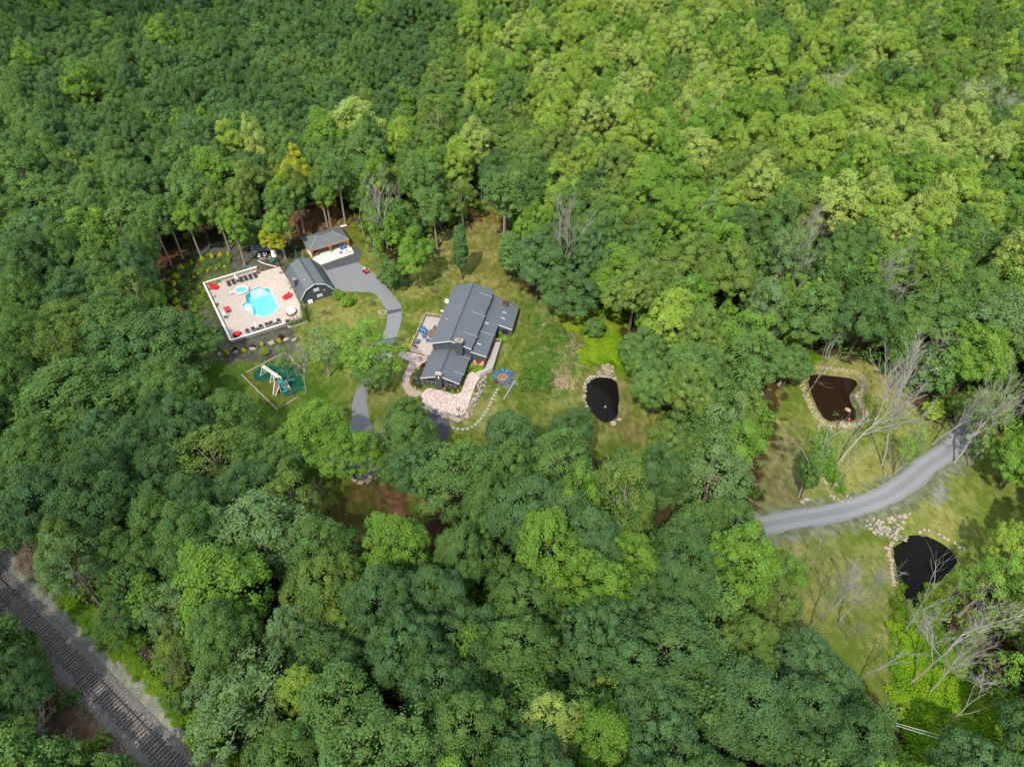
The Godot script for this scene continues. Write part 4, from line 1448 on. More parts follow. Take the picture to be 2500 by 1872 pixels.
func deck_and_ramp(origin, turn):
	var put = func(x, y, z): return origin + yaw(turn) * Vector3(x, y, z)
	var d = thing("wooden_deck", "weathered grey wooden deck along the west side of the house", "deck", origin, turn)
	boards(d, [Vector2(-8.7, -7.4), Vector2(-3.05, -6.2), Vector2(-3.05, -19.8), Vector2(-8.75, -19.85)], 0.6, Vector2(0.02, 1).normalized(), M.deck_wood)
	var st = mesh()
	bar(st, Vector3(-8.72, 0.28, -7.42), Vector3(-6.2, 0.28, -6.9), 0.06, 0.56)
	bar(st, Vector3(-8.75, 0.28, -7.4), Vector3(-8.78, 0.28, -19.85), 0.06, 0.56)
	part(d, "skirt", st, M.grey_wood)
	railing(d, [Vector2(-6.2, -6.85), Vector2(-8.72, -7.4), Vector2(-8.76, -19.85), Vector2(-3.2, -19.85)], 0.95, 0.6, 1.7)
	for i in 3:
		st = mesh()
		box(st, Vector3(-5.1, 0.46 - i * 0.17, -6.1 + i * 0.34), Vector3(1.9, 0.12, 0.4), yaw(-8))
		part(d, "step", st, M.rail_wood)
	var r = thing("wooden_ramp", "long pale wooden ramp with railings along the east side of the house", "ramp", origin, turn)
	boards(r, [Vector2(9.5, -14.2), Vector2(11.1, -14.25), Vector2(11.15, -4.7), Vector2(9.4, -5.5)], 0.55, Vector2(0, 1), M.deck_wood)
	boards(r, [Vector2(9.4, -5.5), Vector2(11.15, -4.7), Vector2(8.95, -2.25), Vector2(7.75, -3.75)], 0.45, Vector2(0.7, -0.7), M.deck_wood)
	railing(r, [Vector2(9.5, -14.2), Vector2(11.1, -14.25), Vector2(11.15, -4.7), Vector2(8.95, -2.25)], 0.95, 0.5, 1.5)
	st = mesh()
	bar(st, Vector3(11.12, 0.25, -14.25), Vector3(11.17, 0.25, -4.7), 0.06, 0.5)
	bar(st, Vector3(11.15, 0.2, -4.68), Vector3(8.95, 0.2, -2.23), 0.06, 0.45)
	part(r, "skirt", st, M.grey_wood)
	# deck furniture
	var t = thing("patio_table", "large oval stone-topped table on the wooden deck", "table", put.call(-5.3, 0.6, -13.3), turn)
	st = mesh()
	var oval = []
	for i in 18: oval.append(Vector2(cos(TAU * i / 18.0) * 1.05, sin(TAU * i / 18.0) * 1.45))
	prism(st, oval, 0.72, 0.8, true)
	part(t, "tabletop", st, M.stone_wall)
	st = mesh()
	lathe(st, [Vector2(0.5, 0.0), Vector2(0.3, 0.1), Vector2(0.25, 0.72)], Vector3.ZERO, 12)
	part(t, "pedestal", st, M.wicker)
	var says = ["dark blue chair at the near end of the oval deck table", "dark blue chair on the railing side of the deck table, nearest its end", "dark blue chair on the railing side of the deck table, in the middle", "dark blue chair on the railing side of the deck table, at the far corner", "brown chair at the far end of the oval deck table"]
	var spots = [[-5.75, -11.2, 190.0], [-6.85, -12.2, 110.0], [-7.0, -13.2, 90.0], [-6.8, -14.2, 70.0], [-5.3, -15.4, 0.0]]
	var c
	for i in 5:
		if i == 0:
			c = patio_chair(says[0], M.blue_cushion, "chairs around the deck table")
			c.position = put.call(spots[0][0], 0.6, spots[0][1])
			c.rotation_degrees.y = turn + spots[0][2]
		elif i < 4: copy(c, put.call(spots[i][0], 0.6, spots[i][1]), turn + spots[i][2], says[i], "chairs around the deck table")
		else:
			var e = patio_chair(says[4], M.brown_wood, "chairs around the deck table")
			e.position = put.call(spots[4][0], 0.6, spots[4][1])
			e.rotation_degrees.y = turn
	var grp = "blue lounge chairs against the deck railing"
	var l = patio_chair("bright blue lounge chair against the deck railing, nearer the house corner", M.blue_plastic, grp)
	l.position = put.call(-8.0, 0.6, -15.2)
	l.rotation_degrees.y = turn + 95
	copy(l, put.call(-8.05, 0.6, -13.8), turn + 80, "bright blue lounge chair against the deck railing, nearer the steps", grp)
	var o = thing("ottoman", "square dark grey ottoman on the deck by the railing", "ottoman", put.call(-8.0, 0.6, -10.3), turn + 5)
	st = mesh()
	box(st, Vector3(0, 0.2, 0), Vector3(1.1, 0.4, 1.1))
	part(o, "base", st, M.wicker)
	st = mesh()
	box(st, Vector3(0, 0.46, 0), Vector3(1.14, 0.14, 1.14))
	part(o, "cushion", st, M.shingle)
	var k = patio_chair("brown wooden chair near the front railing of the deck", M.brown_wood, "")
	k.position = put.call(-7.75, 0.6, -8.3)
	k.rotation_degrees.y = turn + 60

# ---------------------------------------------------------------- fire pit, patio lamp, path
func fire_pit():
	var at = v3(Vector2(-2.03, -111.49))
	var f = thing("fire_pit", "round brick fire pit ringed by blue chairs on a gravel circle", "fire pit", at)
	var st = mesh()
	for i in 26:
		var a = TAU * i / 26.0
		st = mesh()
		box(st, Vector3(sin(a) * 0.95, 0.2, cos(a) * 0.95), Vector3(0.215, 0.4, 0.3), Basis(Vector3.UP, a))
		part(f, "brick", st, M.brick)
	st = mesh()
	lathe(st, [Vector2(0.85, 0.06), Vector2(0.0, 0.08)], Vector3.ZERO, 18)
	part(f, "ash_bed", st, M.ash)
	var ring = [Vector2(-2.11, -113.55), Vector2(-1.22, -113.15), Vector2(-0.46, -112.37), Vector2(-0.52, -110.91), Vector2(-0.99, -110.04), Vector2(-2.15, -109.75), Vector2(-3.44, -110.23), Vector2(-3.87, -111.49), Vector2(-3.48, -112.76)]
	var says = ["blue chair on the far side of the fire pit, directly behind it", "blue chair at the fire pit, just east of the far one", "blue chair at the fire pit beside a small dark table", "blue chair at the fire pit nearest the timber edging", "blue chair at the fire pit on the edging side, nearer the patio stones", "faded blue chair on the near side of the fire pit", "dark chair on the near side of the fire pit by the stepping stones", "faded blue chair at the fire pit, by the foot of the ramp", "blue chair at the fire pit, just west of the far one"]
	var c = null
	for i in 9:
		var p = v3(ring[i].lerp(Vector2(at.x, at.z), -0.04))
		var w = rad_to_deg(atan2(at.x - p.x, at.z - p.z))
		if i == 6:
			var e = patio_chair(says[i], M.wicker, "chairs around the fire pit")
			e.position = p
			e.rotation_degrees.y = w
			e.scale = Vector3.ONE * 0.72
		elif c == null:
			c = patio_chair(says[i], M.blue_plastic, "chairs around the fire pit")
			c.position = p
			c.rotation_degrees.y = w
			c.scale = Vector3.ONE * 0.72
		else: copy(c, p, w, says[i], "chairs around the fire pit")
	var t = thing("side_table", "small dark table between chairs at the fire pit", "table", v3(Vector2(-0.18, -112.76)), 10)
	st = mesh()
	box(st, Vector3(0, 0.5, 0), Vector3(0.5, 0.05, 0.5))
	part(t, "tabletop", st, M.wicker)
	st = mesh()
	lathe(st, [Vector2(0.22, 0.0), Vector2(0.05, 0.05), Vector2(0.05, 0.5)], Vector3.ZERO, 8)
	part(t, "pedestal", st, M.wicker)
	var e2 = thing("timber_edging", "pale timber edging beside the gravel circle of the fire pit", "edging", Vector3.ZERO)
	var a2 = v3(Vector2(0.64, -110.71), 0.1)
	var z2 = v3(Vector2(-1.83, -104.89), 0.1)
	for i in 4:
		st = mesh()
		bar(st, a2.lerp(z2, i / 4.0), a2.lerp(z2, i / 4.0 + 0.24), 0.22, 0.24)
		part(e2, "timber", st, M.rail_wood)
	var path = structure("stepping_stone_path")
	var line = smooth([Vector2(-2.88, -109.18), Vector2(-3.53, -107.20), Vector2(-4.23, -105.34), Vector2(-4.91, -103.16), Vector2(-5.71, -101.20), Vector2(-6.81, -99.10), Vector2(-8.16, -97.38), Vector2(-9.54, -96.70), Vector2(-10.94, -96.70), Vector2(-12.24, -97.12)], 12)
	var gone = 0.0
	var last = line[0]
	for q in line:
		gone += last.distance_to(q)
		last = q
		if gone > 0.95:
			gone = 0.0
			st = mesh()
			var poly = []
			var twist = rng.randf() * TAU
			for k in 4:
				var a = TAU * k / 4.0 + twist + rng.randf_range(-0.15, 0.15)
				poly.append(q + Vector2(cos(a), sin(a)) * rng.randf_range(0.36, 0.5))
			prism(st, poly, 0.0, 0.07)
			part(path, "stepping_stone", st, M.flagstone)
	var lamp = thing("lamp_post", "black lamp post with three lanterns on the patio edge", "lamp post", v3(Vector2(-11.12, -100.14)))
	st = mesh()
	lathe(st, [Vector2(0.16, 0.0), Vector2(0.12, 0.1), Vector2(0.06, 0.3), Vector2(0.05, 2.2), Vector2(0.0, 2.25)], Vector3.ZERO, 8)
	part(lamp, "post", st, M.black_metal)
	for k in 3:
		var a = TAU * k / 3.0 + 0.3
		st = mesh()
		bar(st, Vector3(0, 2.0, 0), Vector3(sin(a) * 0.32, 2.1, cos(a) * 0.32), 0.04, 0.04)
		lathe(st, [Vector2(0.04, 2.1), Vector2(0.13, 2.16), Vector2(0.16, 2.42), Vector2(0.03, 2.52)], Vector3(sin(a) * 0.32, 0, cos(a) * 0.32), 8)
		part(lamp, "lantern", st, M.black_metal)
	var lamp2 = thing("bollard_lamp", "short black path lamp at the patio corner by the dark green shrub", "lamp post", v3(Vector2(-19.84, -102.62)))
	st = mesh()
	lathe(st, [Vector2(0.1, 0.0), Vector2(0.06, 0.1), Vector2(0.06, 1.0)], Vector3.ZERO, 8)
	part(lamp2, "post", st, M.black_metal)
	st = mesh()
	lathe(st, [Vector2(0.06, 1.0), Vector2(0.16, 1.05), Vector2(0.16, 1.3), Vector2(0.0, 1.4)], Vector3.ZERO, 8)
	part(lamp2, "lantern", st, M.black_metal)

# ---------------------------------------------------------------- the play set
func play_set():
	var base = v3(Vector2(-50.55, -107.88))
	var s = thing("play_set", "wooden play tower with monkey bars, two green slides and a climbing wall", "play set", base)
	var o = func(p, y): return v3(p, y) - base
	var st
	# tower frame
	var foot = [Vector2(-51.49, -109.04), Vector2(-50.18, -107.55), Vector2(-49.67, -108.70), Vector2(-50.97, -110.15)]
	var top = []
	for i in 4:
		st = mesh()
		bar(st, o.call(foot[i], 0.0), o.call(foot[i], 3.0 if i < 4 else 2.0), 0.16, 0.16)
		part(s, "post", st, M.play_white)
	st = mesh()
	slab(st, [o.call(foot[0], 1.45), o.call(foot[1], 1.45), o.call(foot[2], 1.45), o.call(foot[3], 1.45)], 0.12)
	part(s, "platform", st, M.play_brown)
	for k in [[0, 1], [2, 3], [3, 0]]:
		st = mesh()
		bar(st, o.call(foot[k[0]], 1.85), o.call(foot[k[1]], 1.85), 0.06, 0.6)
		part(s, "side_panel", st, M.play_brown)
	st = mesh()
	var rf = []
	for p in [Vector2(-50.76, -107.68), Vector2(-49.75, -106.60), Vector2(-48.89, -107.41), Vector2(-49.76, -108.49)]: rf.append(p)
	var m0 = (rf[0] + rf[1]) / 2.0
	var m1 = (rf[2] + rf[3]) / 2.0
	slab(st, [o.call(rf[1], 3.0), o.call(rf[2], 3.0), o.call(m1, 3.5), o.call(m0, 3.5)], 0.08)
	slab(st, [o.call(m0, 3.5), o.call(m1, 3.5), o.call(rf[3], 3.0), o.call(rf[0], 3.0)], 0.08)
	part(s, "roof", st, M.teal_roof)
	# monkey bars
	var a0 = Vector2(-55.22, -113.04)
	var a1 = Vector2(-54.85, -113.39)
	var b0 = Vector2(-50.64, -109.30)
	var b1 = Vector2(-50.08, -109.48)
	for k in [[a0, b0], [a1, b1]]:
		st = mesh()
		bar(st, o.call(k[0], 2.3), o.call(k[1], 2.3), 0.14, 0.2)
		part(s, "beam", st, M.play_white)
	for i in 17:
		st = mesh()
		bar(st, o.call(a0.lerp(b0, (i + 0.7) / 17.5), 2.32), o.call(a1.lerp(b1, (i + 0.7) / 17.5), 2.32), 0.07, 0.07)
		part(s, "rung", st, M.play_white)
	for g in [[Vector2(-55.83, -112.31), Vector2(-54.61, -113.80), a0.lerp(b0, 0.06), a1.lerp(b1, 0.06)], [Vector2(-53.16, -110.07), Vector2(-51.89, -111.43), a0.lerp(b0, 0.62), a1.lerp(b1, 0.62)]]:
		for k in 2:
			st = mesh()
			bar(st, o.call(g[k], 0.0), o.call(g[2 + k].lerp(g[3 - k], 0.0), 2.25), 0.13, 0.13)
			part(s, "leg", st, M.play_white)
		st = mesh()
		bar(st, o.call(g[0], 0.1), o.call(g[1], 0.1), 0.1, 0.1)
		for j in 4: bar(st, o.call(g[0].lerp(g[2], (j + 1) / 5.0).lerp(g[1].lerp(g[3], (j + 1) / 5.0), 0.45), 0.1 + 2.2 * (j + 1) / 5.0), o.call(g[1].lerp(g[3], (j + 1) / 5.0), 0.1 + 2.2 * (j + 1) / 5.0), 0.08, 0.08)
		bar(st, o.call(g[0].lerp(g[1], 0.5), 0.1), o.call(g[2].lerp(g[3], 0.5), 2.2), 0.1, 0.1)
		part(s, "ladder", st, M.play_white)
	# climbing wall
	st = mesh()
	slab(st, [o.call(Vector2(-51.64, -106.54), 0.05), o.call(Vector2(-50.95, -106.07), 0.05), o.call(foot[1], 1.5), o.call(foot[0], 1.5)], 0.08)
	part(s, "climbing_wall", st, M.play_brown)
	for k in [[Vector2(-51.64, -106.54), foot[0]], [Vector2(-50.95, -106.07), foot[1]]]:
		st = mesh()
		bar(st, o.call(k[0], 0.1), o.call(k[1], 1.55), 0.12, 0.14)
		part(s, "rail", st, M.play_white)
	st = mesh()
	for i in 14: rock(st, o.call(Vector2(-51.56, -106.60).lerp(Vector2(-51.09, -106.27), rng.randf()).lerp(foot[0].lerp(foot[1], rng.randf()), (i + 1) / 16.0), 0.1 + 1.45 * (i + 1) / 16.0), Vector3(0.16, 0.14, 0.16), 0, 3, 5)
	part(s, "grips", st, M.teal_plastic, "stuff")
	# spiral slide: a half pipe that winds down
	st = mesh(true)
	var way = smooth([Vector2(-50.00, -107.72), Vector2(-49.33, -107.51), Vector2(-48.68, -107.13), Vector2(-48.83, -106.62), Vector2(-49.30, -106.63), Vector2(-48.95, -106.24), Vector2(-47.88, -106.86)], 6)
	chute(st, way, base, 1.45, 0.12, 0.46)
	part(s, "spiral_slide", st, M.teal_plastic)
	st = mesh(true)
	chute(st, smooth([foot[2].lerp(foot[3], 0.3), Vector2(-48.98, -109.73), Vector2(-48.37, -110.33), Vector2(-47.70, -110.72)], 6), base, 1.5, 0.15, 0.42)
	part(s, "slide", st, M.teal_plastic)
	# ladder with treads
	for k in [[Vector2(-48.33, -107.68), foot[2]], [Vector2(-48.09, -107.88), foot[2].lerp(Vector2(-49.09, -109.53), 0.9)]]:
		st = mesh()
		bar(st, o.call(k[0], 0.0), o.call(k[1], 1.6), 0.1, 0.12)
		part(s, "stringer", st, M.play_white)
	for i in 6:
		st = mesh()
		bar(st, o.call(Vector2(-48.33, -107.68).lerp(foot[2], (i + 0.5) / 6.0), 0.05 + 1.5 * (i + 0.5) / 6.0), o.call(Vector2(-48.09, -107.88).lerp(foot[2].lerp(Vector2(-49.09, -109.53), 0.9), (i + 0.5) / 6.0), 0.05 + 1.5 * (i + 0.5) / 6.0), 0.16, 0.06)
		part(s, "tread", st, M.play_white)
	# timber border of the playground
	var e = thing("playground_border", "pale timber border around the playground lawn and teal mulch", "edging", Vector3.ZERO)
	for k in [[Vector2(-59.22, -113.37), Vector2(-55.88, -116.55)], [Vector2(-55.88, -116.55), Vector2(-52.22, -119.89)], [Vector2(-52.22, -119.89), Vector2(-49.39, -116.99)], [Vector2(-48.43, -116.03), Vector2(-46.07, -113.58)], [Vector2(-60.14, -112.73), Vector2(-56.43, -108.90)], [Vector2(-56.43, -108.90), Vector2(-53.25, -105.67)], [Vector2(-53.14, -105.60), Vector2(-49.62, -102.01)], [Vector2(-48.53, -103.24), Vector2(-46.23, -105.74)]]:
		st = mesh()
		bar(st, v3(k[0], 0.08), v3(k[1], 0.08), 0.22, 0.2)
		part(e, "timber", st, M.rail_wood)

func chute(st, way, base, high, low, wide):
	var rows = []
	for i in way.size():
		var d = (way[min(i + 1, way.size() - 1)] - way[max(i - 1, 0)]).normalized()
		var side = Vector2(-d.y, d.x)
		var y = lerpf(high, low, pow(float(i) / (way.size() - 1), 0.8))
		var row = []
		for k in 7:
			var a = lerpf(-1.25, 1.25, k / 6.0)
			var p = way[i] + side * sin(a) * wide
			row.append(v3(p, y + (1.0 - cos(a)) * wide) - base)
		rows.append(row)
	for i in rows.size() - 1:
		for k in 6:
			quad(st, rows[i][k], rows[i + 1][k], rows[i + 1][k + 1], rows[i][k + 1])
			quad(st, rows[i][k + 1] - Vector3(0, 0.05, 0), rows[i + 1][k + 1] - Vector3(0, 0.05, 0), rows[i + 1][k] - Vector3(0, 0.05, 0), rows[i][k] - Vector3(0, 0.05, 0))

# ---------------------------------------------------------------- the entrance court below the drive
func court():
	var wood = thing("wooden_landing", "grey wooden landing and rail at the low end of the court", "landing", Vector3.ZERO)
	boards(wood, [Vector2(-28.54, -83.31), Vector2(-27.90, -83.95), Vector2(-27.01, -83.15), Vector2(-27.76, -82.36)], 0.35, Vector2(0.8, -0.6), M.grey_wood)
	var st = mesh()
	bar(st, v3(Vector2(-26.48, -83.63), 0.4), v3(Vector2(-25.03, -85.09), 0.4), 0.3, 0.3)
	part(wood, "beam", st, M.grey_wood)
	st = mesh(true)
	tube(st, [v3(Vector2(-31.86, -85.52), 0.9), v3(Vector2(-29.86, -83.79), 0.9), v3(Vector2(-28.49, -83.31), 0.9)], [0.05, 0.05, 0.05], 6)
	part(wood, "handrail", st, M.white)
	for p in [Vector2(-31.86, -85.52), Vector2(-30.85, -84.65), Vector2(-29.86, -83.79), Vector2(-28.49, -83.31)]:
		st = mesh()
		box(st, v3(p, 0.45), Vector3(0.09, 0.9, 0.09))
		part(wood, "post", st, M.white)
	var says = ["tan boulder in the retaining rocks below the court, at its upper end", "grey boulder in the retaining rocks under the white handrail", "flat brown boulder in the retaining rocks beside the landing", "large pale boulder behind the wooden landing", "tan boulder beside the wooden landing"]
	var where = [Vector2(-32.39, -85.09), Vector2(-31.10, -84.06), Vector2(-30.42, -83.52), Vector2(-27.44, -84.38), Vector2(-29.12, -82.88)]
	for i in 5: boulder(where[i], Vector3(1.5, 0.9, 1.1), says[i], ["boulder_tan", "boulder_grey", "boulder_tan", "boulder", "boulder_tan"][i])
	var barrel = thing("rain_barrel", "bright blue barrel in the shade below the court", "barrel", v3(Vector2(-23.91, -86.56)))
	st = mesh(true)
	lathe(st, [Vector2(0.3, 0.0), Vector2(0.36, 0.3), Vector2(0.36, 0.7), Vector2(0.3, 0.95), Vector2(0.0, 0.97)], Vector3.ZERO, 14)
	part(barrel, "body", st, M.blue_plastic)
	st = mesh()
	lathe(st, [Vector2(0.32, 0.95), Vector2(0.32, 1.0), Vector2(0.0, 1.02)], Vector3.ZERO, 14)
	part(barrel, "lid", st, M.blue_plastic)
	var bx = thing("storage_box", "grey storage box beside the blue barrel", "box", v3(Vector2(-23.66, -85.20)), 15)
	st = mesh()
	box(st, Vector3(0, 0.3, 0), Vector3(0.8, 0.6, 0.6))
	part(bx, "bin", st, M.boulder_grey)
	st = mesh()
	box(st, Vector3(0, 0.63, 0), Vector3(0.86, 0.06, 0.66))
	part(bx, "lid", st, M.steel)
	var log_ = thing("leaning_post", "weathered grey trunk leaning beside the court landing", "log", v3(Vector2(-23.96, -82.36)))
	st = mesh(true)
	var b = v3(Vector2(-23.96, -82.36))
	tube(st, [Vector3.ZERO, (v3(Vector2(-24.20, -82.84), 1.6) - b), (v3(Vector2(-24.27, -82.98), 3.2) - b)], [0.26, 0.22, 0.2], 8)
	part(log_, "trunk", st, M.bark)

# ---------------------------------------------------------------- the railway
func railway():
	var a = Vector2(-88.12, -62.59)
	var b = Vector2(-46.88, -32.91)
	var d = (b - a).normalized()
	var side = Vector2(-d.y, d.x)
	var c0 = (Vector2(-88.12, -62.59) + Vector2(-86.22, -58.86)) / 2.0
	var c1 = (Vector2(-46.88, -32.91) + Vector2(-49.73, -32.91)) / 2.0
	d = (c1 - c0).normalized()
	side = Vector2(-d.y, d.x)
	c0 -= d * 26.0
	c1 += d * 26.0
	var bed = mesh()
	var n = 90
	for i in n:
		var p = c0.lerp(c1, float(i) / n)
		var q = c0.lerp(c1, float(i + 1) / n)
		for k in 10:
			var o0 = lerpf(-2.6, 2.6, k / 10.0)
			var o1 = lerpf(-2.6, 2.6, (k + 1) / 10.0)
			var g = func(at, o): return Vector3(at.x + side.x * o, 0.34 * clampf((2.6 - absf(o)) / 0.9, 0, 1) + 0.03 * speck.get_noise_2d(at.x * 20 + o * 31, at.y * 20) + 0.015, at.y + side.y * o)
			quad(bed, g.call(p, o1), g.call(q, o1), g.call(q, o0), g.call(p, o0))
	ground_sheet("track_bed", bed, M.ballast)
	var t = thing("railway_track", "single railway track with dark wooden ties on grey ballast", "railway track", Vector3(c0.x, 0, c0.y), rad_to_deg(atan2(d.x, d.y)))
	var long = c0.distance_to(c1)
	for s in [-1, 1]:
		var st = mesh()
		box(st, Vector3(s * 0.9, 0.53, long / 2), Vector3(0.14, 0.06, long))
		box(st, Vector3(s * 0.9, 0.46, long / 2), Vector3(0.04, 0.1, long))
		box(st, Vector3(s * 0.9, 0.405, long / 2), Vector3(0.19, 0.025, long))
		part(t, "rail", st, M.rail_steel)
	var variants = []
	for i in 4:
		var st = mesh()
		box(st, Vector3(0, 0, 0), Vector3(2.75 + 0.12 * i, 0.22, 0.25))
		st.generate_normals()
		variants.append(st.commit())
	var z = 4.0
	var i = 0
	while z < long - 4.0:
		var o = part(t, "tie", variants[i % 4], M.tie_wood_pale if (i * 7) % 5 == 0 else M.tie_wood)
		o.position = Vector3(rng.randf_range(-0.16, 0.16), 0.3 + rng.randf_range(-0.03, 0.02), z)
		o.rotation_degrees.y = rng.randf_range(-4, 4)
		z += 0.61 + rng.randf_range(-0.05, 0.05)
		i += 1
	scatter_stones("ballast_stones", c0, d, side, long)

func scatter_stones(called, c0, d, side, long):
	var st = mesh()
	rock(st, Vector3.ZERO, Vector3(1, 0.8, 1), 0, 3, 5)
	st.generate_normals()
	var mm = MultiMesh.new()
	mm.transform_format = MultiMesh.TRANSFORM_3D
	mm.use_colors = true
	mm.mesh = st.commit()
	var n = 26000
	mm.instance_count = n
	for i in n:
		var o = rng.randf_range(-4.2, 9.5)
		var p = c0 + d * rng.randf() * long + side * -o
		var y = 0.34 * clampf((2.6 - absf(o)) / 0.9, 0, 1)
		var s = rng.randf_range(0.06, 0.17)
		mm.set_instance_transform(i, Transform3D(Basis.from_euler(Vector3(rng.randf() * 6, rng.randf() * 6, 0)).scaled(Vector3.ONE * s), Vector3(p.x, y + 0.02, p.y)))
		var k = rng.randf_range(0.55, 1.35)
		mm.set_instance_color(i, Color(0.3 * k, 0.29 * k, 0.28 * k))
	var o2 = MultiMeshInstance3D.new()
	o2.name = called
	o2.multimesh = mm
	o2.material_override = M.grass
	o2.set_meta("kind", "stuff")
	o2.set_meta("label", "grey ballast stones along the railway")
	add_child(o2)

# ---------------------------------------------------------------- ponds
const OVAL_POND = [Vector2(16.12, -107.47), Vector2(16.40, -109.70), Vector2(17.45, -111.48), Vector2(18.88, -112.14), Vector2(20.73, -112.24), Vector2(22.30, -111.81), Vector2(23.06, -110.35), Vector2(23.13, -107.79), Vector2(22.94, -105.29), Vector2(22.47, -102.55), Vector2(22.03, -100.46), Vector2(20.84, -99.44), Vector2(19.68, -98.71), Vector2(18.25, -99.58), Vector2(16.70, -101.95), Vector2(15.91, -104.68)]
const NOTCH_POND = [Vector2(65.95, -112.98), Vector2(68.67, -113.40), Vector2(71.93, -112.78), Vector2(74.68, -112.36), Vector2(76.26, -111.54), Vector2(76.13, -110.33), Vector2(74.03, -107.93), Vector2(73.07, -106.76), Vector2(72.84, -104.82), Vector2(72.91, -101.80), Vector2(72.62, -100.60), Vector2(71.34, -99.42), Vector2(68.65, -99.62), Vector2(66.78, -99.23), Vector2(65.56, -100.40), Vector2(65.16, -103.40), Vector2(65.22, -107.53), Vector2(65.61, -111.39), Vector2(66.28, -112.93)]
const LOW_POND = [Vector2(68.34, -68.84), Vector2(69.84, -69.59), Vector2(71.06, -70.34), Vector2(72.15, -71.21), Vector2(73.70, -71.32), Vector2(75.44, -70.99), Vector2(76.89, -70.02), Vector2(77.96, -68.63), Vector2(78.42, -67.15), Vector2(78.23, -65.91), Vector2(76.24, -64.28), Vector2(73.33, -62.09), Vector2(70.65, -61.21), Vector2(69.88, -59.76), Vector2(69.36, -57.86), Vector2(67.62, -56.38), Vector2(66.35, -54.92), Vector2(65.90, -56.38), Vector2(65.97, -59.18), Vector2(66.87, -62.88), Vector2(67.71, -66.95)]

func pond(called, label, outline, level, water):
	var st = mesh()
	var wide = Geometry2D.offset_polygon(PackedVector2Array(smooth(outline, 4, true)), 1.0)[0]
	prism(st, wide, level - 0.05, level)
	var o = part(self, numbered(called), st, water)
	o.set_meta("kind", "structure")
	o.set_meta("label", label)

func rim(called, label, outline, count, out_by, size, material, from = 0.0, to = 1.0, climb = 0.0):
	var line = smooth(outline, 6, true)
	var st = mesh()
	var poly = PackedVector2Array(outline)
	for i in count:
		var k = lerpf(from, to, rng.randf())
		var at = fposmod(k, 1.0) * (line.size() - 1)
		var p = line[int(at)].lerp(line[int(at) + 1], at - int(at))
		var d = (line[(int(at) + 1) % line.size()] - line[int(at)]).normalized()
		var n = Vector2(d.y, -d.x)
		if Geometry2D.is_point_in_polygon(p + n * 0.3, poly): n = -n
		var off = rng.randf_range(out_by.x, out_by.y)
		var q = p + n * off
		rock(st, Vector3(q.x, land(q) + 0.04, q.y), Vector3(1, 0.65, 1) * rng.randf_range(size.x, size.y), rng.randf() * 360.0, 3, 5)
	var o = thing(called, label, "stones", Vector3.ZERO)
	part(o, "stones", st, M[material], "stuff")

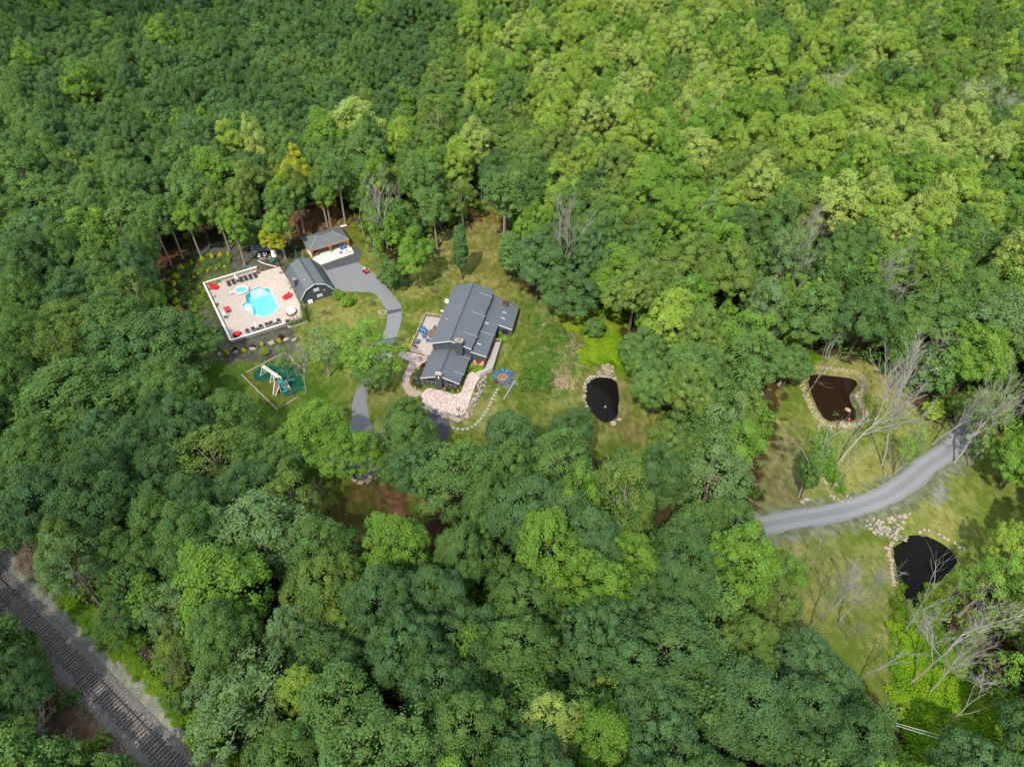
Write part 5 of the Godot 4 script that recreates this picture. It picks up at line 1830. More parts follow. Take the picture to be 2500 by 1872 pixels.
func ponds():
	pond("oval_pond", "oval pond of black water below the house", OVAL_POND, -0.3, M.pond_water)
	pond("notched_pond", "brown pond with a notched bank and stone rim", NOTCH_POND, -0.55, M.brown_water)
	pond("lower_pond", "dark weedy pond below the gravel road", LOW_POND, -0.3, M.pond_water)
	rim("pond_rim", "pale stones lining the banks of the oval pond", OVAL_POND, 120, Vector2(-0.1, 0.7), Vector2(0.25, 0.6), "boulder", -0.1, 0.35)
	rim("pond_rim", "wide band of tan stones around the notched pond", NOTCH_POND, 1500, Vector2(1.0, 2.3), Vector2(0.14, 0.36), "rim_stone")
	rim("pond_rim", "dark wet stones at the waterline of the notched pond", NOTCH_POND, 420, Vector2(0.15, 0.95), Vector2(0.14, 0.3), "boulder_grey")
	# stones in the water and along the banks
	var st
	var s1 = ["pale round stone standing in the oval pond", "flat pale stone in the shallows of the notched pond", "small red float on the notched pond"]
	boulder(Vector2(19.80, -102.76), Vector3(0.45, 0.9, 0.45), s1[0])
	boulder(Vector2(70.97, -101.79), Vector3(1.5, 1.0, 0.9), s1[1], "boulder_tan")
	var f = thing("float", s1[2], "float", v3(Vector2(70.75, -99.81), -0.55))
	st = mesh(true)
	lathe(st, [Vector2(0.0, -0.15), Vector2(0.28, 0.0), Vector2(0.28, 0.12), Vector2(0.1, 0.3), Vector2(0.0, 0.32)], Vector3.ZERO, 12)
	part(f, "body", st, M.red_paint)
	st = mesh()
	lathe(st, [Vector2(0.04, 0.3), Vector2(0.04, 0.5), Vector2(0.0, 0.5)], Vector3.ZERO, 6)
	part(f, "stem", st, M.white)
	# flat stones that edge the lower pond, one by one
	var edge = thing("stone_edging", "row of flat tan stones along the west bank of the lower pond", "edging", Vector3.ZERO)
	for p in [Vector2(68.16, -69.59), Vector2(67.68, -69.05), Vector2(66.56, -68.52), Vector2(67.13, -68.31), Vector2(66.89, -67.68), Vector2(66.52, -66.95), Vector2(66.63, -66.01), Vector2(66.32, -65.19), Vector2(66.08, -64.48), Vector2(65.87, -63.78), Vector2(65.73, -63.18), Vector2(65.56, -62.58), Vector2(65.46, -61.89), Vector2(65.20, -61.21)]:
		st = mesh()
		rock(st, v3(p, 0.1), Vector3(rng.randf_range(0.8, 1.2), 0.5, rng.randf_range(0.6, 0.9)), rng.randf() * 360, 4, 7)
		part(edge, "stone", st, M.boulder_tan)
	var far = thing("stone_edging", "broken row of grey and tan stones along the far bank of the lower pond", "edging", Vector3.ZERO)
	for p in [Vector2(73.97, -71.76), Vector2(74.95, -72.31), Vector2(75.70, -72.09), Vector2(77.26, -71.32), Vector2(77.92, -70.66), Vector2(78.38, -70.23), Vector2(79.31, -69.59), Vector2(79.90, -68.63), Vector2(80.43, -68.37)]:
		st = mesh()
		rock(st, v3(p, 0.1), Vector3(rng.randf_range(0.7, 1.1), 0.5, rng.randf_range(0.6, 0.9)), rng.randf() * 360, 4, 7)
		part(far, "stone", st, M.boulder if rng.randf() < 0.5 else M.boulder_tan)
	# tumbled rocks between the road and the lower pond
	var tumble = thing("rock_spill", "spread of tumbled pale rocks between gravel road and lower pond", "rocks", Vector3.ZERO)
	for i in 120:
		var u = rng.randf()
		var p = Vector2(64.20, -74.20).lerp(Vector2(74.03, -75.91), u).lerp(Vector2(65.49, -71.43).lerp(Vector2(70.71, -72.31), u), pow(rng.randf(), 0.8))
		if i > 85: p = Vector2(65.46, -71.87).lerp(Vector2(70.30, -70.77), rng.randf()) + Vector2(rng.randf_range(-1, 1), rng.randf_range(-1, 1))
		st = mesh()
		rock(st, v3(p, 0.08), Vector3(rng.randf_range(0.35, 1.1), rng.randf_range(0.3, 0.55), rng.randf_range(0.3, 0.75)), rng.randf() * 360, 4, 6)
		part(tumble, "rock", st, M[["boulder", "boulder_tan", "boulder_grey"][i % 3]])
	var brook = thing("rock_lined_channel", "two lines of pale rocks leading from the notched pond to the road", "rocks", Vector3.ZERO)
	for l in [[Vector2(64.11, -98.06), Vector2(63.06, -95.59), Vector2(62.23, -93.36), Vector2(60.93, -90.45), Vector2(60.48, -87.63), Vector2(60.51, -84.21), Vector2(60.45, -81.89), Vector2(60.79, -79.62), Vector2(62.26, -78.51)], [Vector2(66.21, -97.87), Vector2(65.19, -95.59), Vector2(64.06, -93.36), Vector2(63.34, -89.74), Vector2(63.02, -86.59), Vector2(62.42, -83.88), Vector2(62.84, -81.89), Vector2(63.96, -79.30)]]:
		var line = smooth(l, 12)
		for q in line:
			if rng.randf() < 0.62:
				st = mesh()
				rock(st, v3(q + Vector2(rng.randf_range(-0.4, 0.4), rng.randf_range(-0.4, 0.4)), 0.06), Vector3(rng.randf_range(0.3, 0.9), 0.4, rng.randf_range(0.3, 0.6)), rng.randf() * 360, 4, 6)
				part(brook, "rock", st, M[["boulder", "boulder", "boulder_tan"][rng.randi() % 3]])

# ---------------------------------------------------------------- rocks about the house
func rocks():
	var wall = thing("rock_retaining_wall", "band of rough grey and pale rocks around the outer edge of the patio", "rocks", Vector3.ZERO)
	for l in [[Vector2(-6.00, -111.98), Vector2(-6.49, -110.04), Vector2(-7.10, -107.76), Vector2(-7.81, -105.16), Vector2(-8.65, -102.98), Vector2(-9.21, -100.84), Vector2(-10.07, -99.79), Vector2(-11.46, -99.27), Vector2(-12.94, -100.14), Vector2(-14.94, -101.02), Vector2(-17.34, -101.73)]]:
		for q in smooth(l, 9):
			for k in 2:
				var st = mesh()
				rock(st, v3(q + Vector2(rng.randf_range(-0.8, 0.8), rng.randf_range(-0.5, 0.5)), 0.1), Vector3(rng.randf_range(0.3, 0.85), rng.randf_range(0.3, 0.6), rng.randf_range(0.3, 0.7)), rng.randf() * 360, 4, 7)
				part(wall, "rock", st, M[["boulder", "boulder_grey", "boulder_grey", "boulder_grey", "boulder_tan"][rng.randi() % 5]])
	boulder(Vector2(-12.39, -99.70), Vector3(1.7, 0.9, 1.0), "brown flat boulder beside the lamp post", "boulder_tan")
	boulder(Vector2(-11.32, -99.01), Vector3(2.2, 0.9, 1.2), "large pale boulder below the lamp post")
	boulder(Vector2(-9.41, -100.84), Vector3(1.3, 1.0, 1.0), "pale boulder at the rounded corner of the patio")
	boulder(Vector2(-9.43, -99.88), Vector3(1.4, 0.9, 1.0), "tan boulder just below the rounded patio corner", "boulder_tan")
	boulder(Vector2(-8.06, -104.98), Vector3(1.3, 0.9, 1.1), "white boulder halfway along the patio's east edge")
	boulder(Vector2(-7.66, -106.64), Vector3(0.8, 0.6, 1.3), "pale upright boulder by the yellow shrub on the patio's east edge")
	boulder(Vector2(-55.95, -123.05), Vector3(1.9, 1.0, 1.2), "large pale boulder between yellow shrubs below the terrace wall")
	boulder(Vector2(-52.79, -124.30), Vector3(1.7, 0.9, 1.2), "grey boulder beside the plum shrub below the terrace")
	boulder(Vector2(-50.89, -124.50), Vector3(1.8, 0.4, 0.8), "flat slab of pale stone on the lawn below the terrace")
	boulder(Vector2(-59.69, -121.01), Vector3(1.8, 0.9, 1.1), "pale boulder under a dark shrub below the terrace")
	boulder(Vector2(-63.35, -119.92), Vector3(1.5, 0.8, 1.1), "grey boulder between plum and yellow shrubs below the terrace", "boulder_grey")
	boulder(Vector2(-66.96, -119.28), Vector3(1.6, 0.8, 1.1), "grey boulder at the low west end of the shrub row", "boulder_grey")
	boulder(Vector2(7.70, -129.49), Vector3(2.2, 1.0, 0.9), "long pale boulder on the rough slope east of the house", "boulder_grey")
	boulder(Vector2(11.80, -134.76), Vector3(1.2, 0.8, 1.0), "tan boulder at the top of the rough slope near the woods", "boulder_tan")
	boulder(Vector2(19.43, -113.13), Vector3(1.2, 1.0, 1.2), "grey boulder on the far rim of the oval pond", "boulder_grey")
	boulder(Vector2(21.69, -112.63), Vector3(1.3, 0.9, 0.9), "grey boulder at the inlet of the oval pond", "boulder_grey")
	boulder(Vector2(21.09, -98.07), Vector3(1.5, 0.9, 1.2), "pale boulder at the outlet of the oval pond")
	boulder(Vector2(22.44, -99.23), Vector3(1.2, 0.6, 0.9), "tan boulder just above the oval pond's outlet", "boulder_tan")
	boulder(Vector2(55.53, -78.90), Vector3(1.4, 0.7, 0.9), "white boulder beside the gravel road below a leaning trunk")
	boulder(Vector2(54.49, -78.36), Vector3(1.0, 0.8, 0.9), "pinkish boulder beside the white one at the gravel road", "boulder_tan")
	boulder(Vector2(68.61, -97.30), Vector3(1.3, 0.9, 1.2), "pale boulder on the near bank of the notched pond")
	boulder(Vector2(66.57, -115.17), Vector3(1.6, 1.0, 1.2), "pale boulder at the upper corner of the notched pond")
	boulder(Vector2(58.61, -109.88), Vector3(1.9, 0.8, 0.9), "pale flat boulder in the grass west of the notched pond")
	boulder(Vector2(53.86, -106.69), Vector3(1.4, 1.0, 1.5), "grey boulder among bushes west of the notched pond", "boulder_grey")
	var st = mesh()
	prism(st, [Vector2(11.75, -121.20), Vector2(12.81, -120.84), Vector2(12.98, -119.78), Vector2(12.18, -118.04), Vector2(11.28, -119.08)], 0.0, 0.14)
	tag(part(self, numbered("slate_slab"), st, M.boulder_grey), "smooth blue-grey slate slab lying on the rough slope", "slab")
	# pebbly soil of the slope
	st = mesh()
	for i in 420:
		var k = rng.randf()
		var p = Vector2(11.44, -119.78).lerp(Vector2(9.97, -108.42), k) + Vector2(rng.randf_range(-3, 3), rng.randf_range(-1.5, 1.5)) * (0.4 + k)
		if i % 3 == 0: p = Vector2(14.08, -124.08).lerp(Vector2(14.04, -115.64), rng.randf()) + Vector2(rng.randf_range(-1.8, 1.8), 0)
		if i % 3 == 1: p = Vector2(12.77, -110.02) + Vector2(rng.randf_range(-3.5, 1.8), rng.randf_range(-1.6, 2.0))
		rock(st, v3(p, 0.03), Vector3(1, 0.7, 1) * rng.randf_range(0.1, 0.34), rng.randf() * 360, 3, 5)
	for i in 90:
		var p = Vector2(21.42, -114.63) + Vector2(rng.randf_range(-1.2, 1.4), rng.randf_range(-1.5, 1.6))
		rock(st, v3(p, 0.06), Vector3(1, 0.7, 1) * rng.randf_range(0.2, 0.5), rng.randf() * 360, 3, 5)
	var o = part(self, "scattered_stones", st, M.boulder_tan, "stuff")
	o.set_meta("label", "pale stones scattered over the rough slope and pond inlet")
	# two old flower rings on the lawn, ring of pale stones at the drive bend
	for k in [[Vector2(-45.60, -134.42), 1.0, "small heap of brown twigs on the lawn loop", "bark"], [Vector2(-19.38, -142.81), 1.3, "heap of brown twigs on the lawn behind the house", "bark"], [Vector2(-34.45, -137.86), 0.9, "small brown stump heap near the drive bend", "bark"]]:
		st = mesh()
		for i in 26:
			var a = rng.randf() * TAU
			var c = Vector3(cos(a), 0.1 + 0.25 * rng.randf(), sin(a)) * rng.randf() * k[1]
			var dir = Vector3(rng.randf_range(-1, 1), rng.randf_range(-0.2, 0.3), rng.randf_range(-1, 1)).normalized()
			bar(st, c - dir * 0.45, c + dir * 0.45, 0.06, 0.06)
		var heap = thing("twig_heap", k[2], "twigs", v3(k[0]))
		part(heap, "twigs", st, M[k[3]], "stuff")
	var ring = thing("stone_ring", "ring of pale stones on the lawn at the drive bend", "stones", v3(Vector2(-31.60, -134.51)))
	for i in 34:
		var a = TAU * i / 34.0
		st = mesh()
		var far = rng.randf_range(0.55, 1.25)
		rock(st, Vector3(cos(a) * far, 0.06, sin(a) * far * 0.85), Vector3(1, 0.7, 0.8) * rng.randf_range(0.2, 0.5), rng.randf() * 360, 4, 6)
		part(ring, "stone", st, M.boulder if i % 3 else M.boulder_tan)

# ---------------------------------------------------------------- the ground
var ZONES = []
var terrace_hole = PackedVector2Array()
var pond_beds = []

func zone(poly, a, b, scale, ragged, bare = true):
	var p = PackedVector2Array(poly)
	var r = Rect2(p[0], Vector2.ZERO)
	for q in p: r = r.expand(q)
	ZONES.append([p, r.grow(ragged * 2.0), a, b, scale, ragged, bare])

func edge_distance(p, poly):                # negative inside
	var best = INF
	var n = poly.size()
	for i in n:
		var q = Geometry2D.get_closest_point_to_segment(p, poly[i], poly[(i + 1) % n])
		best = minf(best, p.distance_squared_to(q))
	best = sqrt(best)
	return -best if Geometry2D.is_point_in_polygon(p, poly) else best

func land(p):
	var y = lie(p.x, p.y)
	for b in pond_beds:
		if b[1].has_point(p):
			var s = edge_distance(p, b[0])
			if s < 1.1: return b[2] * (1.0 - clampf(s / 1.1, 0.0, 1.0)) + minf(s, 0.0) * 0.75 if s > -1.6 else b[2] - 1.2
	if terrace_hole.size() and Geometry2D.is_point_in_polygon(p, terrace_hole): return -3.2
	return y

func make_zones():
	var leaf_a = Vector3(0.06, 0.05, 0.032)
	var leaf_b = Vector3(0.13, 0.085, 0.055)
	var lawn_a = Vector3(0.135, 0.185, 0.036)
	var lawn_b = Vector3(0.33, 0.31, 0.115)
	var green_a = Vector3(0.1, 0.18, 0.03)
	var green_b = Vector3(0.2, 0.25, 0.06)
	# lawns round the house and barn
	zone([Vector2(-59.08, -155.38), Vector2(-56.25, -171.04), Vector2(-45.27, -174.19), Vector2(-38.20, -161.04), Vector2(-31.44, -155.38), Vector2(-20.60, -155.38), Vector2(-11.48, -171.04), Vector2(-7.57, -175.25), Vector2(-2.90, -174.19), Vector2(0.00, -146.44), Vector2(9.12, -138.09), Vector2(12.44, -124.35), Vector2(13.93, -117.35), Vector2(28.79, -117.35), Vector2(32.06, -102.16), Vector2(28.14, -86.81), Vector2(4.08, -89.91), Vector2(-11.81, -82.82), Vector2(-15.67, -72.65), Vector2(-29.28, -69.21), Vector2(-45.51, -72.65), Vector2(-56.34, -89.91), Vector2(-65.73, -104.55), Vector2(-72.44, -117.35), Vector2(-60.73, -118.72), Vector2(-52.65, -124.35)], lawn_a, lawn_b, 0.07, 1.6)
	zone([Vector2(-71.51, -117.35), Vector2(-56.65, -117.35), Vector2(-46.34, -121.50), Vector2(-38.77, -121.50), Vector2(-35.45, -106.99), Vector2(-35.99, -85.80), Vector2(-45.73, -73.53), Vector2(-56.64, -90.96)], green_a, green_b, 0.09, 1.2)
	zone([Vector2(-30.72, -82.82), Vector2(-19.99, -85.80), Vector2(-18.92, -75.32), Vector2(-25.99, -71.78), Vector2(-36.73, -73.53)], Vector3(0.09, 0.1, 0.025), Vector3(0.19, 0.14, 0.06), 0.2, 0.8)
	zone([Vector2(-25.46, -84.79), Vector2(-20.77, -81.85), Vector2(-17.99, -73.53), Vector2(-20.79, -71.78), Vector2(-23.70, -77.14)], Vector3(0.16, 0.09, 0.06), Vector3(0.27, 0.14, 0.105), 0.5, 1.8)
	# lawn behind the house, drier in the middle
	zone([Vector2(-20.66, -171.04), Vector2(-12.63, -171.04), Vector2(-8.16, -175.25), Vector2(-2.90, -173.55), Vector2(-0.53, -148.18), Vector2(-1.03, -141.36), Vector2(-9.43, -146.44), Vector2(-17.81, -146.44)], Vector3(0.2, 0.21, 0.06), Vector3(0.37, 0.31, 0.14), 0.12, 1.5)
	zone([Vector2(-47.07, -171.04), Vector2(-42.79, -173.13), Vector2(-37.94, -155.38), Vector2(-40.63, -151.73)], Vector3(0.15, 0.2, 0.03), Vector3(0.25, 0.23, 0.06), 0.2, 1.0)
	# mulch beds round the terrace
	zone([Vector2(-89.04, -146.44), Vector2(-89.66, -154.46), Vector2(-86.36, -161.04), Vector2(-78.34, -167.97), Vector2(-68.02, -162.99), Vector2(-60.89, -161.04), Vector2(-55.89, -148.18), Vector2(-56.47, -141.36), Vector2(-49.17, -121.50), Vector2(-51.38, -118.72), Vector2(-63.70, -116.01), Vector2(-69.65, -117.35), Vector2(-77.05, -125.80), Vector2(-83.57, -136.48)], Vector3(0.125, 0.114, 0.115), Vector3(0.2, 0.18, 0.18), 0.3, 0.9)
	zone([Vector2(-78.04, -144.73), Vector2(-72.77, -148.18), Vector2(-67.63, -144.73), Vector2(-73.98, -138.09), Vector2(-77.03, -134.90), Vector2(-79.06, -141.36)], Vector3(0.07, 0.09, 0.045), Vector3(0.12, 0.15, 0.05), 0.6, 1.5)
	zone([Vector2(-89.64, -148.18), Vector2(-88.89, -155.38), Vector2(-85.75, -159.13), Vector2(-81.25, -151.73), Vector2(-78.03, -138.09), Vector2(-70.84, -124.35), Vector2(-73.76, -121.50), Vector2(-81.50, -133.33)], Vector3(0.06, 0.08, 0.03), Vector3(0.1, 0.1, 0.05), 0.5, 1.2)
	zone([Vector2(-95.73, -144.73), Vector2(-91.50, -153.54), Vector2(-89.04, -159.13), Vector2(-91.44, -162.99), Vector2(-96.48, -155.38), Vector2(-97.54, -141.36)], Vector3(0.15, 0.075, 0.05), Vector3(0.23, 0.12, 0.085), 0.4, 1.0)
	# woodland floor in sun behind the pavilion
	zone([Vector2(-76.94, -162.99), Vector2(-70.03, -171.04), Vector2(-62.69, -179.59), Vector2(-51.65, -184.06), Vector2(-44.28, -175.25), Vector2(-47.86, -168.98), Vector2(-59.53, -164.96), Vector2(-68.51, -164.96)], Vector3(0.2, 0.1, 0.06), Vector3(0.34, 0.19, 0.12), 0.3, 1.2)
	zone([Vector2(-9.68, -186.35), Vector2(0.00, -184.06), Vector2(0.00, -171.04), Vector2(-5.80, -174.19), Vector2(-11.61, -174.19)], Vector3(0.2, 0.11, 0.06), Vector3(0.34, 0.22, 0.12), 0.3, 1.2)
	# play lawn and its teal mulch
	zone([Vector2(-59.22, -113.37), Vector2(-52.22, -119.89), Vector2(-45.76, -113.30), Vector2(-49.48, -102.01), Vector2(-60.10, -112.59)], Vector3(0.14, 0.17, 0.035), Vector3(0.28, 0.25, 0.07), 0.25, 0.3)
	zone([Vector2(-57.65, -112.87), Vector2(-56.83, -114.73), Vector2(-51.98, -118.39), Vector2(-50.16, -117.06), Vector2(-46.50, -113.01), Vector2(-45.30, -111.04), Vector2(-45.87, -107.21), Vector2(-47.02, -107.21), Vector2(-49.37, -109.93), Vector2(-52.73, -111.74), Vector2(-55.01, -110.63), Vector2(-56.76, -111.32)], Vector3(0.018, 0.125, 0.1), Vector3(0.04, 0.155, 0.115), 0.4, 0.7)
	# rough slope, gravelly soil and the bright marsh
	zone([Vector2(4.11, -141.36), Vector2(15.01, -134.90), Vector2(17.97, -121.50), Vector2(15.60, -114.67), Vector2(13.15, -104.55), Vector2(7.01, -104.55), Vector2(2.75, -114.67), Vector2(4.82, -125.80)], Vector3(0.11, 0.2, 0.04), Vector3(0.28, 0.28, 0.12), 0.3, 1.6)
	zone([Vector2(10.17, -118.04), Vector2(12.62, -124.08), Vector2(12.87, -117.69), Vector2(12.68, -112.30), Vector2(13.69, -110.02), Vector2(12.18, -107.47), Vector2(8.81, -107.79), Vector2(8.74, -111.65)], Vector3(0.27, 0.2, 0.13), Vector3(0.36, 0.27, 0.19), 0.5, 0.9)
	zone([Vector2(14.65, -125.55), Vector2(17.69, -127.04), Vector2(15.92, -122.63), Vector2(14.50, -115.64), Vector2(13.22, -117.69)], Vector3(0.15, 0.16, 0.06), Vector3(0.27, 0.22, 0.13), 0.6, 1.0)
	zone([Vector2(8.85, -140.90), Vector2(13.42, -138.82), Vector2(14.62, -133.18), Vector2(18.62, -132.79), Vector2(17.69, -127.04), Vector2(13.81, -127.79), Vector2(11.15, -134.37)], Vector3(0.15, 0.23, 0.012), Vector3(0.21, 0.26, 0.03), 0.3, 1.0)
	zone([Vector2(18.07, -125.55), Vector2(21.00, -125.55), Vector2(23.31, -129.30), Vector2(25.14, -127.79), Vector2(25.07, -122.63), Vector2(22.75, -116.32), Vector2(19.70, -116.32), Vector2(15.48, -116.32), Vector2(16.78, -121.20)], Vector3(0.12, 0.22, 0.01), Vector3(0.17, 0.25, 0.016), 0.25, 1.3)
	zone([Vector2(22.65, -117.69), Vector2(25.20, -119.43), Vector2(26.03, -114.29), Vector2(24.12, -111.65), Vector2(22.55, -114.29)], Vector3(0.1, 0.22, 0.01), Vector3(0.16, 0.25, 0.02), 0.3, 0.8)
	zone([Vector2(13.67, -109.70), Vector2(16.84, -115.64), Vector2(21.58, -116.32), Vector2(23.96, -112.30), Vector2(25.99, -110.02), Vector2(25.26, -100.17), Vector2(25.71, -93.07), Vector2(22.31, -93.07), Vector2(20.28, -98.13), Vector2(14.69, -104.68)], Vector3(0.19, 0.19, 0.06), Vector3(0.32, 0.26, 0.13), 0.25, 1.0)
	# fire pit gravel
	zone([Vector2(-4.24, -112.76), Vector2(-3.15, -113.95), Vector2(-1.22, -114.15), Vector2(0.57, -112.76), Vector2(0.84, -110.42), Vector2(-0.51, -107.01), Vector2(-2.00, -108.89), Vector2(-3.91, -109.66)], Vector3(0.2, 0.21, 0.2), Vector3(0.28, 0.28, 0.26), 0.6, 0.5)
	# planting beds at the house
	zone([Vector2(-22.50, -110.04), Vector2(-21.86, -113.15), Vector2(-20.42, -115.55), Vector2(-19.24, -118.00), Vector2(-19.69, -111.98), Vector2(-19.28, -108.89), Vector2(-13.23, -107.01), Vector2(-11.23, -107.20), Vector2(-11.57, -108.51), Vector2(-16.58, -108.89), Vector2(-20.31, -108.33), Vector2(-21.85, -108.89)], Vector3(0.075, 0.06, 0.055), Vector3(0.12, 0.1, 0.09), 0.6, 0.2)
	zone([Vector2(-5.99, -111.59), Vector2(-7.08, -107.20), Vector2(-8.38, -102.98), Vector2(-9.20, -103.52), Vector2(-8.20, -108.51), Vector2(-6.82, -111.98)], Vector3(0.12, 0.115, 0.115), Vector3(0.2, 0.19, 0.185), 0.6, 0.5)
	# the east meadow
	zone([Vector2(46.09, -78.06), Vector2(51.99, -88.86), Vector2(56.33, -102.16), Vector2(63.15, -117.35), Vector2(70.28, -119.41), Vector2(81.24, -116.01), Vector2(86.66, -102.16), Vector2(98.11, -95.29), Vector2(105.89, -90.96), Vector2(90.60, -61.93), Vector2(82.25, -65.09), Vector2(66.71, -51.71), Vector2(58.76, -41.42), Vector2(53.81, -41.42), Vector2(44.72, -46.40), Vector2(40.29, -51.71), Vector2(40.07, -68.37)], Vector3(0.19, 0.245, 0.055), Vector3(0.37, 0.345, 0.14), 0.06, 1.8)
	zone([Vector2(48.01, -69.91), Vector2(56.99, -71.87), Vector2(61.39, -72.09), Vector2(65.06, -68.20), Vector2(64.55, -62.88), Vector2(63.26, -57.12), Vector2(58.71, -51.73), Vector2(54.03, -51.73), Vector2(49.40, -55.28), Vector2(51.09, -60.91), Vector2(47.80, -65.71)], Vector3(0.21, 0.255, 0.065), Vector3(0.37, 0.335, 0.15), 0.13, 1.5)
	zone([Vector2(67.26, -120.45), Vector2(70.87, -119.57), Vector2(70.94, -116.98), Vector2(67.17, -116.12), Vector2(65.32, -117.84)], Vector3(0.1, 0.23, 0.01), Vector3(0.16, 0.25, 0.02), 0.3, 0.8)
	zone([Vector2(65.93, -60.91), Vector2(65.74, -58.62), Vector2(65.76, -56.01), Vector2(66.28, -54.74), Vector2(63.73, -51.73), Vector2(62.06, -51.73), Vector2(64.31, -58.05)], Vector3(0.1, 0.19, 0.012), Vector3(0.15, 0.22, 0.03), 0.3, 0.7)
	zone([Vector2(62.49, -54.50), Vector2(69.06, -57.40), Vector2(70.15, -49.01), Vector2(72.95, -42.64), Vector2(77.32, -39.05), Vector2(73.31, -31.31), Vector2(57.14, -31.31), Vector2(58.76, -41.42)], Vector3(0.11, 0.22, 0.01), Vector3(0.17, 0.25, 0.022), 0.2, 1.4)
	zone([Vector2(45.86, -77.14), Vector2(49.29, -87.83), Vector2(51.99, -92.03), Vector2(60.33, -100.98), Vector2(58.28, -90.96), Vector2(54.54, -78.06)], Vector3(0.2, 0.2, 0.09), Vector3(0.34, 0.28, 0.18), 0.4, 1.4)
	# gravelly edges of the road
	var left = []
	var right = []
	var line = road_line()
	for i in line.size():
		var way = (line[mini(i + 1, line.size() - 1)] - line[maxi(i - 1, 0)]).normalized()
		left.append(line[i] + Vector2(-way.y, way.x) * 4.6)
		right.append(line[i] - Vector2(-way.y, way.x) * 3.3)
	right.reverse()
	zone(left + right, Vector3(0.2, 0.21, 0.14), Vector3(0.31, 0.315, 0.27), 0.5, 0.9)
	zone([Vector2(78.65, -78.71), Vector2(81.35, -81.84), Vector2(82.73, -81.84), Vector2(82.48, -79.42), Vector2(80.21, -78.24)], Vector3(0.26, 0.27, 0.28), Vector3(0.4, 0.41, 0.43), 0.6, 0.9)
	# land along the track
	zone([Vector2(-102.68, -79.71), Vector2(-95.08, -76.22), Vector2(-87.08, -68.05), Vector2(-75.34, -58.86), Vector2(-65.15, -51.59), Vector2(-55.64, -44.45), Vector2(-47.23, -38.13), Vector2(-38.60, -32.31), Vector2(-39.52, -30.93), Vector2(-78.44, -30.93), Vector2(-105.59, -79.71)], Vector3(0.2, 0.13, 0.1), Vector3(0.33, 0.21, 0.165), 0.35, 1.2, false)
	zone([Vector2(-97.05, -74.53), Vector2(-92.04, -70.26), Vector2(-82.97, -62.89), Vector2(-74.34, -56.64), Vector2(-64.43, -49.81), Vector2(-55.30, -43.52), Vector2(-46.95, -37.27), Vector2(-38.39, -31.52), Vector2(-48.61, -30.93), Vector2(-63.58, -41.91), Vector2(-76.19, -50.82), Vector2(-88.36, -59.99)], Vector3(0.4, 0.385, 0.375), Vector3(0.54, 0.52, 0.5), 0.5, 0.9)
	zone([Vector2(-81.25, -62.89), Vector2(-77.40, -62.30), Vector2(-74.82, -58.86), Vector2(-69.46, -57.18), Vector2(-66.31, -54.47), Vector2(-61.25, -49.81), Vector2(-55.33, -44.92), Vector2(-51.85, -43.05), Vector2(-47.23, -38.13), Vector2(-40.60, -34.75), Vector2(-38.49, -32.71), Vector2(-40.14, -33.12), Vector2(-47.04, -36.85), Vector2(-54.35, -42.82), Vector2(-60.30, -47.33), Vector2(-67.24, -51.85), Vector2(-72.34, -55.55), Vector2(-76.37, -58.86)], Vector3(0.09, 0.2, 0.012), Vector3(0.16, 0.23, 0.025), 0.3, 0.8)
	return [leaf_a, leaf_b]

